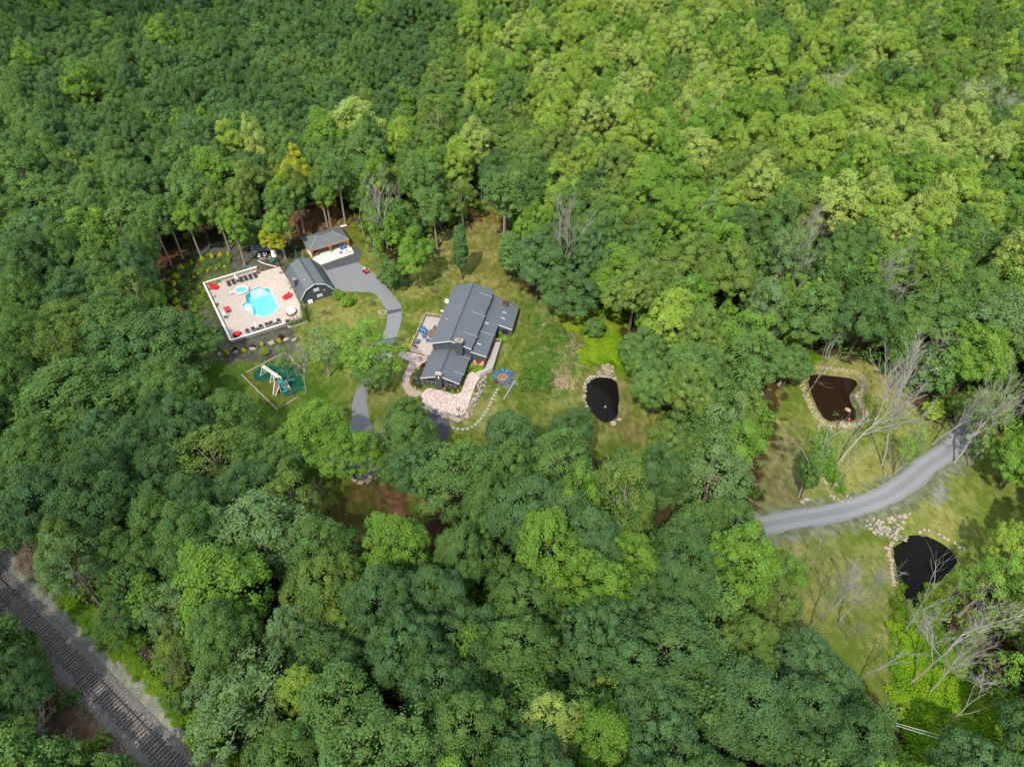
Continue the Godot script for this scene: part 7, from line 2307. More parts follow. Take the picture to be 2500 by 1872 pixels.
	garden("mound", "gold", Vector2(-61.68, -120.33), 0.64, 0.99, "golden yellow round shrub in the shrub row below the terrace wall, second along", "shrubs in the border round the pool terrace")
	garden("mound", "lime", Vector2(-66.54, -120.61), 0.40, 0.62, "small lime yellow-green round shrub in the shrub row below the terrace wall, first along", "shrubs in the border round the pool terrace")
	garden("mound", "lime", Vector2(-64.70, -120.71), 0.40, 0.62, "small lime yellow-green round shrub in the shrub row below the terrace wall, second along", "shrubs in the border round the pool terrace")
	garden("mound", "lime", Vector2(-62.86, -120.98), 0.40, 0.62, "small lime yellow-green round shrub in the shrub row below the terrace wall, third along", "shrubs in the border round the pool terrace")
	garden("mound", "gold", Vector2(-57.91, -122.48), 0.65, 1.00, "golden yellow round shrub at the row's east end, first along", "shrubs in the border round the pool terrace")
	garden("mound", "gold", Vector2(-55.75, -123.68), 0.51, 0.78, "small golden yellow round shrub at the row's east end, second along", "shrubs in the border round the pool terrace")
	garden("mound", "gold", Vector2(-54.22, -123.61), 0.72, 1.12, "golden yellow round shrub at the row's east end, third along", "shrubs in the border round the pool terrace")
	garden("mound", "plum", Vector2(-56.60, -123.31), 0.43, 0.67, "small dark plum round shrub at the row's east end, first along", "shrubs in the border round the pool terrace")
	garden("mound", "plum", Vector2(-53.97, -124.71), 0.84, 1.31, "dark plum round shrub at the row's east end, second along", "shrubs in the border round the pool terrace")
	garden("mound", "lime", Vector2(-56.63, -119.67), 1.14, 1.60, "large lime yellow-green round shrub standing alone between terrace row and play lawn", "shrubs in the border round the pool terrace")
	garden("mound", "gold", Vector2(-65.78, -152.48), 0.23, 0.35, "small golden yellow round shrub alone on the mulch behind the terrace wall end", "shrubs in the border round the pool terrace")
	garden("mound", "gold", Vector2(-21.04, -114.68), 0.33, 0.52, "small golden yellow round shrub ending the curved bed by the wing, first along", "shrubs in the beds round the house")
	garden("mound", "gold", Vector2(-21.13, -108.43), 0.40, 0.63, "small golden yellow round shrub ending the curved bed by the wing, second along", "shrubs in the beds round the house")
	garden("mound", "lime", Vector2(-21.54, -113.45), 0.25, 0.38, "small lime yellow-green round shrub in the low hedge along the curved walk, first along", "shrubs in the beds round the house")
	garden("mound", "lime", Vector2(-21.74, -112.65), 0.26, 0.40, "small lime yellow-green round shrub in the low hedge along the curved walk, second along", "shrubs in the beds round the house")
	garden("mound", "lime", Vector2(-21.93, -111.77), 0.26, 0.40, "small lime yellow-green round shrub in the low hedge along the curved walk, third along", "shrubs in the beds round the house")
	garden("mound", "lime", Vector2(-22.19, -111.00), 0.26, 0.40, "small lime yellow-green round shrub in the low hedge along the curved walk, fourth along", "shrubs in the beds round the house")
	garden("mound", "lime", Vector2(-22.19, -110.32), 0.26, 0.40, "small lime yellow-green round shrub in the low hedge along the curved walk, fifth along", "shrubs in the beds round the house")
	garden("mound", "lime", Vector2(-22.19, -109.66), 0.24, 0.38, "small lime yellow-green round shrub in the low hedge along the curved walk, sixth along", "shrubs in the beds round the house")
	garden("mound", "lime", Vector2(-21.73, -109.05), 0.24, 0.38, "small lime yellow-green round shrub in the low hedge along the curved walk, seventh along", "shrubs in the beds round the house")
	garden("mound", "plum", Vector2(-20.00, -115.51), 0.56, 0.86, "dark plum round shrub against the west wall of the house wing", "shrubs in the beds round the house")
	garden("mound", "blueish", Vector2(-21.14, -111.35), 0.55, 0.85, "small blue-grey round shrub inside the curved bed by the wing, first along", "shrubs in the beds round the house")
	garden("mound", "blueish", Vector2(-20.59, -109.92), 0.41, 0.63, "small blue-grey round shrub inside the curved bed by the wing, second along", "shrubs in the beds round the house")
	garden("mound", "moss", Vector2(-19.14, -108.84), 0.43, 0.40, "small bright moss-green round shrub under the arched windows of the wing, first along", "shrubs in the beds round the house")
	garden("mound", "moss", Vector2(-18.20, -108.83), 0.32, 0.30, "small bright moss-green round shrub under the arched windows of the wing, second along", "shrubs in the beds round the house")
	garden("mound", "moss", Vector2(-16.97, -108.68), 0.41, 0.38, "small bright moss-green round shrub under the arched windows of the wing, third along", "shrubs in the beds round the house")
	garden("mound", "moss", Vector2(-12.84, -107.26), 0.60, 0.56, "bright moss-green round shrub under the arched windows of the wing, fourth along", "shrubs in the beds round the house")
	garden("mound", "lime", Vector2(-14.64, -108.16), 0.46, 0.57, "small lime yellow-green round shrub between the front chimney and the second arched window", "shrubs in the beds round the house")
	garden("mound", "gold", Vector2(-15.30, -107.97), 0.22, 0.33, "small golden yellow round shrub in the bed under the wing's front wall, first along", "shrubs in the beds round the house")
	garden("mound", "gold", Vector2(-11.71, -107.47), 0.38, 0.58, "small golden yellow round shrub in the bed under the wing's front wall, second along", "shrubs in the beds round the house")
	garden("mound", "gold", Vector2(-8.23, -106.64), 0.44, 0.55, "small golden yellow round shrub in the rock bed on the patio's east edge, first along", "shrubs in the beds round the house")
	garden("mound", "gold", Vector2(-9.30, -102.32), 0.41, 0.50, "small golden yellow round shrub in the rock bed on the patio's east edge, second along", "shrubs in the beds round the house")
	garden("mound", "moss", Vector2(-8.86, -115.18), 0.98, 1.06, "bright moss-green round shrub in the bed between porch and ramp, first along", "shrubs in the beds round the house")
	garden("mound", "moss", Vector2(-7.31, -114.38), 0.97, 1.05, "bright moss-green round shrub in the bed between porch and ramp, second along", "shrubs in the beds round the house")
	garden("mound", "moss", Vector2(-7.99, -113.89), 0.83, 0.90, "bright moss-green round shrub in the bed between porch and ramp, third along", "shrubs in the beds round the house")
	garden("mound", "fresh", Vector2(-9.67, -114.45), 0.62, 0.77, "green round shrub in the shade beside the wing's east wall, first along", "shrubs in the beds round the house")
	garden("mound", "fresh", Vector2(-10.04, -113.56), 0.48, 0.60, "small green round shrub in the shade beside the wing's east wall, second along", "shrubs in the beds round the house")
	garden("mound", "gold", Vector2(-23.68, -122.23), 0.50, 0.78, "small golden yellow round shrub along the outside of the deck railing, first along", "shrubs in the beds round the house")
	garden("mound", "gold", Vector2(-23.32, -123.70), 0.29, 0.45, "small golden yellow round shrub along the outside of the deck railing, second along", "shrubs in the beds round the house")
	garden("mound", "gold", Vector2(-23.04, -125.21), 0.44, 0.68, "small golden yellow round shrub along the outside of the deck railing, third along", "shrubs in the beds round the house")
	garden("mound", "gold", Vector2(-22.27, -127.81), 0.38, 0.59, "small golden yellow round shrub along the outside of the deck railing, fourth along", "shrubs in the beds round the house")
	garden("mound", "gold", Vector2(-21.76, -130.33), 0.36, 0.55, "small golden yellow round shrub along the outside of the deck railing, fifth along", "shrubs in the beds round the house")
	garden("mound", "moss", Vector2(-2.75, -126.51), 0.73, 0.91, "bright moss-green round shrub in the corner below the side block's window, first along", "shrubs in the beds round the house")
	garden("mound", "moss", Vector2(-2.15, -124.51), 1.02, 1.26, "bright moss-green round shrub in the corner below the side block's window, second along", "shrubs in the beds round the house")
	garden("mound", "moss", Vector2(-1.27, -124.04), 0.80, 0.99, "bright moss-green round shrub in the corner below the side block's window, third along", "shrubs in the beds round the house")
	garden("mound", "fresh", Vector2(-19.90, -104.61), 0.73, 1.47, "green round shrub clipped to a ball at the west corner of the patio", "shrubs in the beds round the house")
	garden("mound", "fresh", Vector2(-43.24, -139.93), 1.47, 2.74, "large green round shrub tall and leafy at the corner of the barn gable", "shrubs on the lawn loop")
	garden("mound", "moss", Vector2(-40.40, -137.21), 1.76, 2.60, "large bright moss-green round shrub broad and rounded beside the taller bush at the barn", "shrubs on the lawn loop")
	garden("spruce", "needle", Vector2(-58.91, -160.20), 1.06, 3.25, "dark blue spruce nearest the lean-to shed, upper of the pavilion group", "spruces by the pavilion")
	garden("spruce", "needle", Vector2(-57.35, -161.51), 0.97, 2.96, "dark blue spruce against the west eave of the pavilion", "spruces by the pavilion")
	garden("spruce", "spruce", Vector2(-57.27, -157.20), 0.90, 2.75, "pale blue spruce behind the barn's roof peak", "spruces by the pavilion")
	garden("spruce", "spruce", Vector2(-55.15, -157.34), 0.74, 2.25, "pale blue spruce between barn roof and pavilion post", "spruces by the pavilion")
	garden("spruce", "needle", Vector2(-55.15, -169.02), 0.70, 2.15, "dark blue spruce behind the pavilion roof", "spruces by the pavilion")
	garden("spruce", "spruce", Vector2(-52.66, -170.89), 0.58, 1.76, "small pale spruce behind the middle of the pavilion roof", "spruces by the pavilion")
	garden("spruce", "needle", Vector2(-27.62, -145.20), 3.0, 9.0, "dark spruce on the lawn beside the fresh green maple", "spruces on the lawn")
	garden("spruce", "spruce", Vector2(12.25, -126.29), 0.8, 2.2, "tiny pale spruce on the rough slope", "spruces on the slope")

const SHADE = {"dark": "dark green", "blue": "deep blue-green", "green": "mid-green", "olive": "olive green", "fresh": "fresh green", "lime": "lime green", "pale": "pale silvery", "grey": "grey-green", "yellow": "yellow"}
const SORT = {"oak": "round oak", "red_oak": "loose oak", "white_oak": "flat broadleaf tree", "maple": "tall maple", "tulip": "tall tulip tree", "ash": "airy ash", "birch": "thin birch", "edge": "long-trunked tree", "narrow": "slender column tree", "young": "low young tree"}
const DEEP = ["", "in woods ", "far ", "remotely "]
const SIDE = ["beyond", "north-east of", "east of", "south-east of", "below", "south-west of", "west of", "north-west of"]
const MARK = ["the pool terrace", "the gambrel barn", "the pavilion", "the house", "the play set", "the oval pond", "the notched pond", "the lower pond", "the gravel road", "the railway track", "the drive court"]
const ORDER = ["", "first", "second", "third", "fourth", "fifth", "sixth", "seventh", "eighth", "ninth", "tenth", "eleventh", "twelfth", "thirteenth", "fourteenth", "fifteenth", "sixteenth", "seventeenth", "eighteenth", "nineteenth", "twentieth", "twenty-first", "twenty-second", "twenty-third", "twenty-fourth", "twenty-fifth", "twenty-sixth", "twenty-seventh", "twenty-eighth", "twenty-ninth", "thirtieth"]

func stand(kind, list):
	# each tree: x, z, height, crown radius, where it stands (how deep in the woods, near which landmark, on which side of it), and its rank counted outwards from there
	var k = kind.split(" ")
	for e in list:
		var label = "%s %s %s%s %s" % [SHADE[k[1]], SORT[k[0]], DEEP[int(e[4] / 1000)], SIDE[e[4] % 10], MARK[int(e[4] / 10) % 100]]
		if e[5] > 0: label += ", %s out" % ORDER[e[5]]
		tree(k[0], k[1], Vector2(e[0], e[1]), e[2], e[3], label)

func forest():
	stand("red_oak green", [
		[-16.9,-12.3,22,5.9,1093,2],[-33.2,-13.4,22,6.1,1093,1],[-57.7,-18.7,16,7.5,94,0],[15.9,-24.7,20,6.0,1075,0],[-28.5,-30.5,19,5.0,93,0],[-6.1,-33.3,22,5.4,1104,0],
		[-80.4,-39.1,20,7.1,95,0],[0.8,-44.6,19,5.5,1103,2],[-86.4,-46.2,15,6.6,96,0],[1.5,-53.1,16,5.8,1103,1],[-61.3,-52.1,11,4.1,91,0],[-31.4,-62.0,17,6.1,104,0],
		[30.0,-65.0,17,5.7,85,0],[-58.3,-66.0,18,5.7,90,0],[-86.7,-70.4,18,7.5,97,0],[-0.1,-74.8,22,5.1,103,0],[-53.4,-90.5,16,7.0,44,0],[109.3,-91.7,17,7.4,62,0],
		[-96.8,-98.0,20,5.5,1046,0],[-21.4,-95.2,11,3.8,101,0],[-99.3,-108.8,22,6.2,1005,0],[100.3,-122.1,23,5.2,61,0],[67.1,-121.3,18,7.6,60,0],[-108.5,-125.8,20,5.5,6,3],
		[-98.5,-138.5,17,6.5,6,1],[-107.2,-141.7,21,4.9,6,2],[108.5,-145.7,16,5.1,1061,0],[-130.9,-159.1,18,7.2,1006,0],[-102.1,-166.1,22,5.2,7,0],[1.4,-167.4,22,5.9,30,0],
		[4.7,-179.0,21,7.0,1030,0],[92.1,-182.8,18,5.0,1060,0],[-132.8,-188.7,22,5.4,1007,0],[-61.9,-190.1,20,5.1,27,0],[-29.2,-189.8,18,5.2,21,0],[-77.2,-203.1,15,5.7,1027,1],
		[160.6,-208.8,16,5.3,2061,1],[-155.5,-219.6,22,5.0,2007,0],[-19.4,-220.5,19,5.3,1021,0],[-125.9,-219.1,17,6.9,1027,2],[149.9,-219.5,15,6.1,2061,2],[154.6,-228.7,19,5.4,2061,3],
		[43.4,-226.2,15,6.4,2021,1],[74.4,-232.1,16,5.5,2060,0],[-169.3,-233.8,15,6.7,2027,2],[-137.9,-243.8,17,4.9,2027,1],[-65.7,-250.6,17,6.1,1020,0],[58.6,-252.4,17,5.7,2021,2],
		[-59.0,-263.8,19,5.9,2020,1],[152.0,-274.2,22,6.3,3061,2],[-24.9,-278.4,21,6.4,2020,2],[-188.6,-281.8,21,6.8,3027,0],[179.0,-287.9,22,4.9,3061,3],[-119.3,-289.5,17,5.6,2027,3],
		[10.1,-299.1,20,5.9,2021,3],[174.3,-305.6,16,5.2,3061,4],[103.1,-308.5,17,7.0,3060,0],[175.1,-344.4,15,6.2,3061,5],
	])
	stand("tulip fresh", [
		[-4.8,-13.3,23,5.5,1093,0],[-49.6,-13.9,23,6.7,93,0],[34.5,-57.0,24,5.3,76,0],[5.7,-59.3,22,5.8,103,0],[87.4,-137.6,18,5.1,61,0],[50.4,-140.9,21,5.4,67,0],
		[39.6,-152.5,24,5.0,1051,0],[84.1,-165.6,25,4.7,1060,1],[109.2,-167.7,24,6.8,1061,0],[87.5,-172.2,18,6.5,1060,2],[-37.2,-176.8,21,4.6,21,0],[142.8,-183.7,21,6.0,2061,1],
		[44.2,-187.7,24,5.0,1031,0],[98.0,-219.2,21,4.5,2060,1],[-137.2,-226.0,25,5.9,2027,1],[27.0,-229.1,20,5.4,2021,2],[147.0,-231.3,22,4.6,2061,2],[50.8,-231.1,19,6.1,2021,4],
		[117.2,-234.5,17,5.6,2060,2],[2.4,-247.4,20,4.9,2021,1],[-168.5,-252.8,23,6.3,2027,3],[117.1,-254.7,24,6.5,3060,1],[156.0,-250.9,18,4.7,3061,1],[6.9,-261.9,25,6.3,2021,3],
		[94.6,-269.6,24,6.6,3060,2],[152.3,-266.0,18,6.0,3061,2],[-128.5,-275.8,25,6.4,2027,2],[33.3,-275.5,22,4.8,2021,5],[188.2,-286.0,22,5.7,3061,4],[36.7,-285.9,21,4.6,2021,6],
		[44.5,-288.4,20,5.0,3021,1],[173.7,-294.4,23,6.3,3061,3],[-18.0,-295.4,22,6.3,2020,0],[13.9,-308.0,20,5.6,3021,2],[183.7,-313.5,25,6.0,3061,5],[20.3,-316.5,23,7.0,3021,3],
		[71.1,-319.7,20,5.9,3021,6],[43.2,-328.2,25,5.5,3021,5],[157.6,-329.2,21,6.7,3060,4],[21.6,-327.7,18,4.9,3021,4],[111.5,-331.8,18,4.8,3060,3],[68.7,-331.5,18,5.9,3021,7],
		[-63.7,-341.0,17,4.5,3020,0],
	])
	stand("maple fresh", [
		[54.1,-13.1,22,6.8,1074,0],[-73.1,-21.8,17,6.0,94,0],[11.8,-33.0,17,4.6,1103,0],[48.6,-34.6,12,3.1,75,0],[-43.4,-53.2,23,7.0,92,0],[-18.4,-60.9,20,5.3,104,0],
		[93.2,-81.2,15,4.6,71,0],[93.9,-83.4,15,4.2,82,0],[111.4,-109.7,21,7.8,62,0],[24.5,-133.9,19,6.1,50,0],[-23.5,-144.1,17,4.6,37,0],[138.3,-161.4,18,5.2,1061,3],
		[36.4,-168.0,22,5.7,1031,0],[107.3,-176.4,23,5.7,1061,2],[-81.9,-176.7,21,7.8,26,0],[-115.2,-176.8,16,5.3,1007,0],[-55.2,-198.3,22,7.2,20,0],[57.3,-203.6,23,7.2,2060,1],
		[45.0,-213.0,24,5.3,2031,0],[81.8,-214.7,19,6.1,2060,2],[30.4,-221.9,22,5.7,2021,1],[139.7,-233.7,24,6.1,2061,2],[106.1,-230.7,16,7.4,2060,3],[129.4,-233.0,19,6.2,2061,1],
		[31.6,-237.6,19,4.8,2021,2],[49.1,-247.3,17,6.2,2021,3],[45.2,-267.1,16,6.7,2021,4],[68.2,-269.0,17,5.7,3021,1],[78.6,-276.1,24,5.4,3060,1],[166.8,-280.0,22,5.4,3061,2],
		[144.3,-286.2,20,5.7,3061,1],[-3.2,-285.5,18,5.1,2020,1],[-4.1,-300.8,17,6.6,2020,2],[208.2,-310.2,23,6.8,3061,3],[-189.6,-314.6,21,5.1,3027,2],[33.4,-328.9,17,6.5,3021,2],
		[-151.2,-333.9,22,5.1,3027,1],[77.4,-332.3,17,6.1,3021,4],[33.4,-339.9,20,5.7,3021,3],
	])
	stand("oak blue", [
		[14.2,-13.1,19,7.3,1075,2],[-11.0,-16.2,21,5.3,1093,2],[-22.5,-15.8,16,5.0,1093,1],[31.9,-37.0,18,6.6,1075,1],[39.7,-36.5,17,5.0,75,0],[-19.4,-50.9,22,4.8,104,0],
		[84.9,-49.6,19,7.1,73,0],[-12.0,-52.9,18,5.1,103,2],[12.5,-63.0,18,7.0,54,0],[3.1,-66.7,21,7.1,103,1],[-78.1,-69.0,21,6.0,97,0],[-54.1,-70.8,17,4.8,91,0],
		[-45.7,-73.6,17,4.9,105,0],[0.2,-82.3,18,7.0,102,0],[-67.0,-83.0,18,4.9,45,0],[-100.6,-129.3,16,6.5,6,2],[-87.0,-134.8,20,5.0,6,1],[6.0,-138.7,19,6.2,31,0],
		[-97.0,-187.6,16,5.3,1027,1],[-136.3,-199.5,21,6.4,1007,0],[-127.8,-204.5,20,4.9,1027,3],[-59.3,-206.9,18,5.6,20,0],[-133.0,-209.1,15,5.2,1027,5],[-54.8,-213.1,17,5.9,1020,1],
		[-86.7,-214.6,16,7.2,1027,2],[-113.2,-230.8,20,5.9,1027,4],[-127.4,-236.9,21,4.8,2027,1],[-147.6,-246.0,19,6.8,2027,3],[-73.5,-245.5,15,6.6,1020,2],[-44.9,-255.9,18,6.6,1020,3],
		[-67.7,-265.8,18,6.5,2020,1],[-135.5,-267.6,18,4.9,2027,4],[-119.0,-265.9,15,6.0,2027,2],[-177.6,-271.0,19,6.2,3027,3],[-46.2,-270.4,15,6.2,2020,2],[-65.5,-294.7,20,6.1,2020,3],
		[-89.2,-306.3,18,6.6,2020,4],[-154.9,-306.5,15,5.5,3027,4],[-128.6,-310.8,21,7.2,3027,2],[-24.4,-309.5,15,6.0,2020,5],[-89.4,-314.6,15,5.9,3020,1],[-139.6,-320.2,18,5.3,3027,5],
		[-78.1,-331.6,18,5.0,3020,2],[-159.5,-339.0,22,7.5,3027,6],
	])
	stand("oak dark", [
		[3.8,-12.0,15,7.3,1093,0],[8.3,-22.1,22,5.3,1103,0],[60.6,-20.7,19,7.3,1074,0],[35.0,-23.9,16,5.5,1075,2],[70.9,-31.8,21,6.2,74,0],[44.3,-31.7,20,5.1,75,0],
		[37.1,-30.1,15,5.1,1075,1],[-72.8,-38.3,16,4.2,95,2],[-69.8,-41.1,15,4.3,95,1],[27.1,-57.0,19,7.0,1085,0],[-69.2,-68.7,22,6.3,90,1],[98.6,-72.9,21,7.3,72,0],
		[25.2,-75.4,20,4.8,54,0],[-72.1,-76.0,19,5.5,90,2],[-100.2,-86.6,21,7.1,1097,0],[11.0,-87.3,15,5.0,55,0],[-66.4,-89.3,17,4.7,45,0],[9.2,-147.6,16,5.3,31,0],
		[57.0,-153.3,18,5.0,1060,0],[-95.0,-168.6,22,5.6,7,0],[-121.9,-175.0,19,4.7,1007,0],[22.8,-174.7,16,5.2,1031,0],[-3.8,-181.4,17,5.3,1022,0],[-5.0,-188.1,15,4.8,1021,0],
		[-102.9,-193.1,18,5.8,1027,2],[-111.8,-201.3,20,4.8,1027,3],[-120.3,-208.3,20,5.9,1027,7],[-112.6,-208.3,17,5.6,1027,5],[-164.0,-212.7,20,5.7,2007,2],[-140.5,-214.4,22,5.5,2027,1],
		[-73.5,-213.8,21,7.5,1027,1],[-148.9,-212.8,17,4.7,2007,1],[-64.9,-214.7,18,4.8,1020,1],[-40.0,-221.1,18,6.4,1020,2],[-102.2,-220.1,15,4.8,1027,4],[-73.3,-232.4,18,6.9,1020,5],
		[-57.8,-231.9,18,6.0,1020,4],[-82.8,-234.5,21,4.7,1027,6],[-39.8,-230.9,16,7.0,1020,3],[-137.2,-234.4,18,4.9,2027,2],[-103.5,-241.7,18,6.0,1027,9],[-45.7,-244.8,22,4.8,1020,6],
		[-95.9,-244.0,20,5.4,1027,8],[-164.3,-242.9,19,6.8,2027,9],[-132.2,-249.1,17,4.9,2027,4],[-34.1,-251.0,16,5.4,1020,7],[-159.9,-255.4,16,6.7,2027,10],[-27.7,-258.7,17,5.5,2020,1],
		[-138.6,-261.4,20,4.9,2027,6],[-127.9,-262.7,20,7.4,2027,5],[-102.7,-264.9,21,5.3,2027,3],[-188.5,-261.6,15,6.5,3027,4],[-76.2,-262.2,15,4.8,2020,2],[-185.2,-273.4,21,5.6,3027,7],
		[-64.3,-275.5,18,7.0,2020,3],[-53.3,-277.4,16,6.9,2020,4],[-137.0,-279.9,18,5.9,2027,11],[-114.1,-282.4,22,6.5,2027,7],[-154.5,-280.0,18,7.3,3027,2],[-69.8,-282.6,19,6.3,2020,5],
		[-128.9,-286.2,21,7.0,2027,12],[-77.5,-288.0,20,4.9,2020,8],[-48.5,-285.1,16,4.9,2020,6],[-106.9,-289.2,20,7.2,2027,8],[-59.9,-285.9,15,5.6,2020,7],[-178.3,-290.6,20,5.9,3027,8],
		[-197.5,-293.3,22,4.7,3027,15],[-136.9,-297.4,21,4.9,3027,3],[-98.6,-293.3,15,6.5,2020,10],[-26.5,-301.4,20,5.6,2020,11],[-34.4,-299.3,16,5.2,2020,9],[-40.4,-304.8,21,4.9,2020,12],
		[-138.0,-312.7,16,6.2,3027,5],[-179.6,-314.0,16,7.2,3027,16],[-106.6,-313.9,15,6.3,3020,4],[-15.7,-315.5,16,4.8,3020,1],[-156.4,-317.9,18,4.9,3027,12],[-71.1,-319.5,18,5.5,3020,2],
		[-14.8,-322.7,21,4.7,3020,5],[-194.3,-322.8,20,7.0,3027,18],[-118.9,-323.4,21,5.2,3027,6],[-146.9,-323.6,21,5.2,3027,11],[-33.7,-321.8,18,5.6,3020,3],[-77.0,-324.6,21,4.9,3020,6],
		[-109.5,-322.7,18,5.8,3020,8],[-131.8,-324.9,19,6.8,3027,9],[-200.7,-327.7,21,5.1,3027,20],[-155.6,-327.0,16,6.2,3027,14],[-191.2,-332.2,20,7.1,3027,19],[-125.5,-330.6,17,5.2,3027,10],
		[-141.7,-332.4,20,5.1,3027,13],[-70.4,-329.0,14,4.7,3020,7],[-205.7,-335.5,22,6.2,3027,22],[-215.8,-332.0,16,6.7,3027,23],[-25.5,-331.7,16,6.1,3020,9],[-84.4,-338.7,20,7.0,3020,11],
		[-47.8,-341.0,20,6.5,3020,10],[-191.2,-344.3,19,7.2,3027,21],[-7.4,-343.2,17,5.6,3020,13],
	])
	stand("oak green", [
		[45.9,-15.2,19,5.0,1075,1],[21.6,-18.0,21,7.2,1075,3],[-0.2,-20.0,15,4.8,1092,0],[24.9,-27.8,15,5.2,1075,2],[-73.9,-31.7,19,5.0,95,0],[-41.2,-46.1,20,5.3,92,0],
		[-50.5,-61.5,22,5.8,91,0],[-7.9,-61.1,16,5.1,103,2],[-63.9,-61.8,14,5.4,90,0],[-3.9,-68.9,19,5.0,103,1],[37.4,-67.8,14,4.5,85,0],[100.5,-82.3,19,4.8,71,0],
		[-85.7,-81.9,17,7.2,97,0],[-18.7,-86.3,14,5.7,102,0],[-85.2,-94.7,18,11.4,45,2],[-67.1,-97.5,18,6.7,45,1],[28.5,-100.2,15,4.9,53,0],[36.8,-102.3,17,7.0,52,0],
		[58.8,-108.4,12,4.3,66,0],[27.7,-111.5,14,5.0,51,0],[-68.9,-115.4,13,5.3,46,0],[92.1,-119.4,18,7.5,61,0],[76.6,-139.7,21,4.7,60,1],[84.3,-144.7,19,5.3,60,2],
		[-89.6,-145.0,19,4.8,6,1],[20.9,-149.1,21,6.6,31,0],[32.0,-146.9,17,6.1,50,0],[-105.5,-157.3,20,4.8,6,2],[-110.0,-167.8,20,6.6,1007,1],[-139.7,-168.8,20,6.4,1006,4],
		[-93.9,-176.3,20,4.9,7,0],[-106.7,-177.1,19,7.2,1007,2],[132.8,-177.5,16,6.0,1061,2],[78.3,-178.1,15,5.5,1060,0],[-112.1,-186.3,21,5.4,1007,3],[-83.5,-188.8,17,4.7,27,2],
		[-41.4,-194.0,22,6.9,20,2],[-51.1,-191.0,17,5.0,20,1],[152.8,-191.3,17,4.7,2061,1],[-67.9,-197.5,21,5.5,27,1],[22.3,-195.3,16,4.8,1031,0],[-145.0,-205.7,21,6.5,2007,0],
		[-12.6,-209.7,19,5.4,1021,1],[-0.4,-223.8,21,7.0,1021,3],[89.3,-222.3,16,5.0,2060,1],[81.6,-224.9,17,4.7,2060,2],[57.1,-225.5,17,5.9,2060,3],[-128.7,-228.8,17,5.8,2027,1],
		[-25.4,-230.4,17,5.9,1020,1],[-16.9,-231.2,17,6.7,1021,2],[96.7,-234.3,19,4.9,2060,4],[176.1,-233.5,17,7.6,3061,1],[135.6,-241.5,19,5.2,2061,3],[-53.0,-245.8,17,5.2,1020,2],
		[-124.5,-249.4,19,4.8,2027,2],[-59.2,-255.1,19,5.9,1020,3],[-72.0,-255.4,19,5.4,1020,4],[-15.2,-254.5,16,6.5,2020,1],[161.6,-258.8,15,5.8,3061,2],[173.7,-261.8,19,4.9,3061,3],
		[80.5,-267.1,20,5.6,3060,1],[-144.4,-273.6,17,7.0,2027,4],[99.8,-277.1,22,6.8,3060,2],[-120.7,-276.4,20,4.9,2027,3],[182.9,-277.5,21,5.0,3061,4],[-165.3,-285.7,17,6.8,3027,3],
		[198.3,-291.6,22,6.5,3061,6],[94.3,-288.3,17,6.6,3060,3],[-141.7,-290.3,19,5.4,3027,1],[-173.2,-296.2,18,5.4,3027,4],[99.0,-298.4,18,5.0,3060,4],[-192.4,-308.2,21,4.8,3027,6],
		[-116.4,-309.1,19,7.6,3027,2],[71.6,-310.6,18,4.9,3021,0],[-210.7,-315.1,21,4.7,3027,8],[-37.9,-314.4,19,6.2,2020,2],[123.0,-317.4,20,5.5,3060,5],[211.4,-318.3,15,4.8,3061,10],
		[174.8,-320.6,15,5.0,3061,8],[168.1,-324.8,20,6.0,3061,9],[134.8,-324.2,19,6.1,3060,6],[220.0,-327.0,20,6.0,3061,12],[220.4,-335.9,19,4.8,3061,13],[-134.0,-338.2,19,6.8,3027,5],
		[182.2,-337.2,16,7.3,3061,11],[-30.2,-346.2,16,5.2,3020,0],
	])
	stand("white_oak olive", [
		[-65.9,-12.5,15,7.4,94,0],[34.7,-47.1,14,5.2,75,0],[-71.2,-61.4,18,5.1,90,0],[33.6,-94.9,20,5.2,53,0],[39.8,-112.0,19,5.2,52,0],[-107.1,-117.3,14,5.3,1005,0],
		[-97.8,-118.3,15,8.0,5,0],[27.5,-126.0,20,6.7,50,0],[123.3,-146.2,16,5.1,1061,0],[58.0,-175.4,20,5.2,1060,1],[28.2,-181.4,20,7.2,1031,0],[69.4,-181.8,20,7.8,1060,2],
		[-5.1,-201.7,16,7.3,1021,1],[-25.4,-202.1,16,6.0,21,0],[1.7,-207.1,15,5.8,1021,2],[-32.8,-213.2,15,6.1,1020,1],[164.2,-224.0,19,6.9,3061,1],[8.5,-229.3,20,7.5,1021,3],
		[55.2,-239.9,20,8.1,2021,2],[-23.5,-242.4,19,7.8,1020,2],[-6.1,-256.7,18,6.1,2021,1],[146.4,-259.4,19,7.1,3061,2],[128.6,-276.8,18,8.0,3060,1],[15.9,-283.7,19,7.3,2021,4],
		[4.8,-283.3,14,5.1,2021,3],[166.6,-287.8,18,5.5,3061,4],[2.9,-295.8,13,5.1,2020,0],[148.5,-303.1,18,5.2,3060,2],[-145.6,-303.5,16,7.9,3027,1],[128.9,-310.8,14,5.3,3060,3],
		[90.2,-313.3,17,6.3,3021,1],[109.1,-318.4,18,6.6,3060,4],[100.7,-336.7,14,7.2,3021,2],[-224.9,-344.0,18,6.2,3027,3],
	])
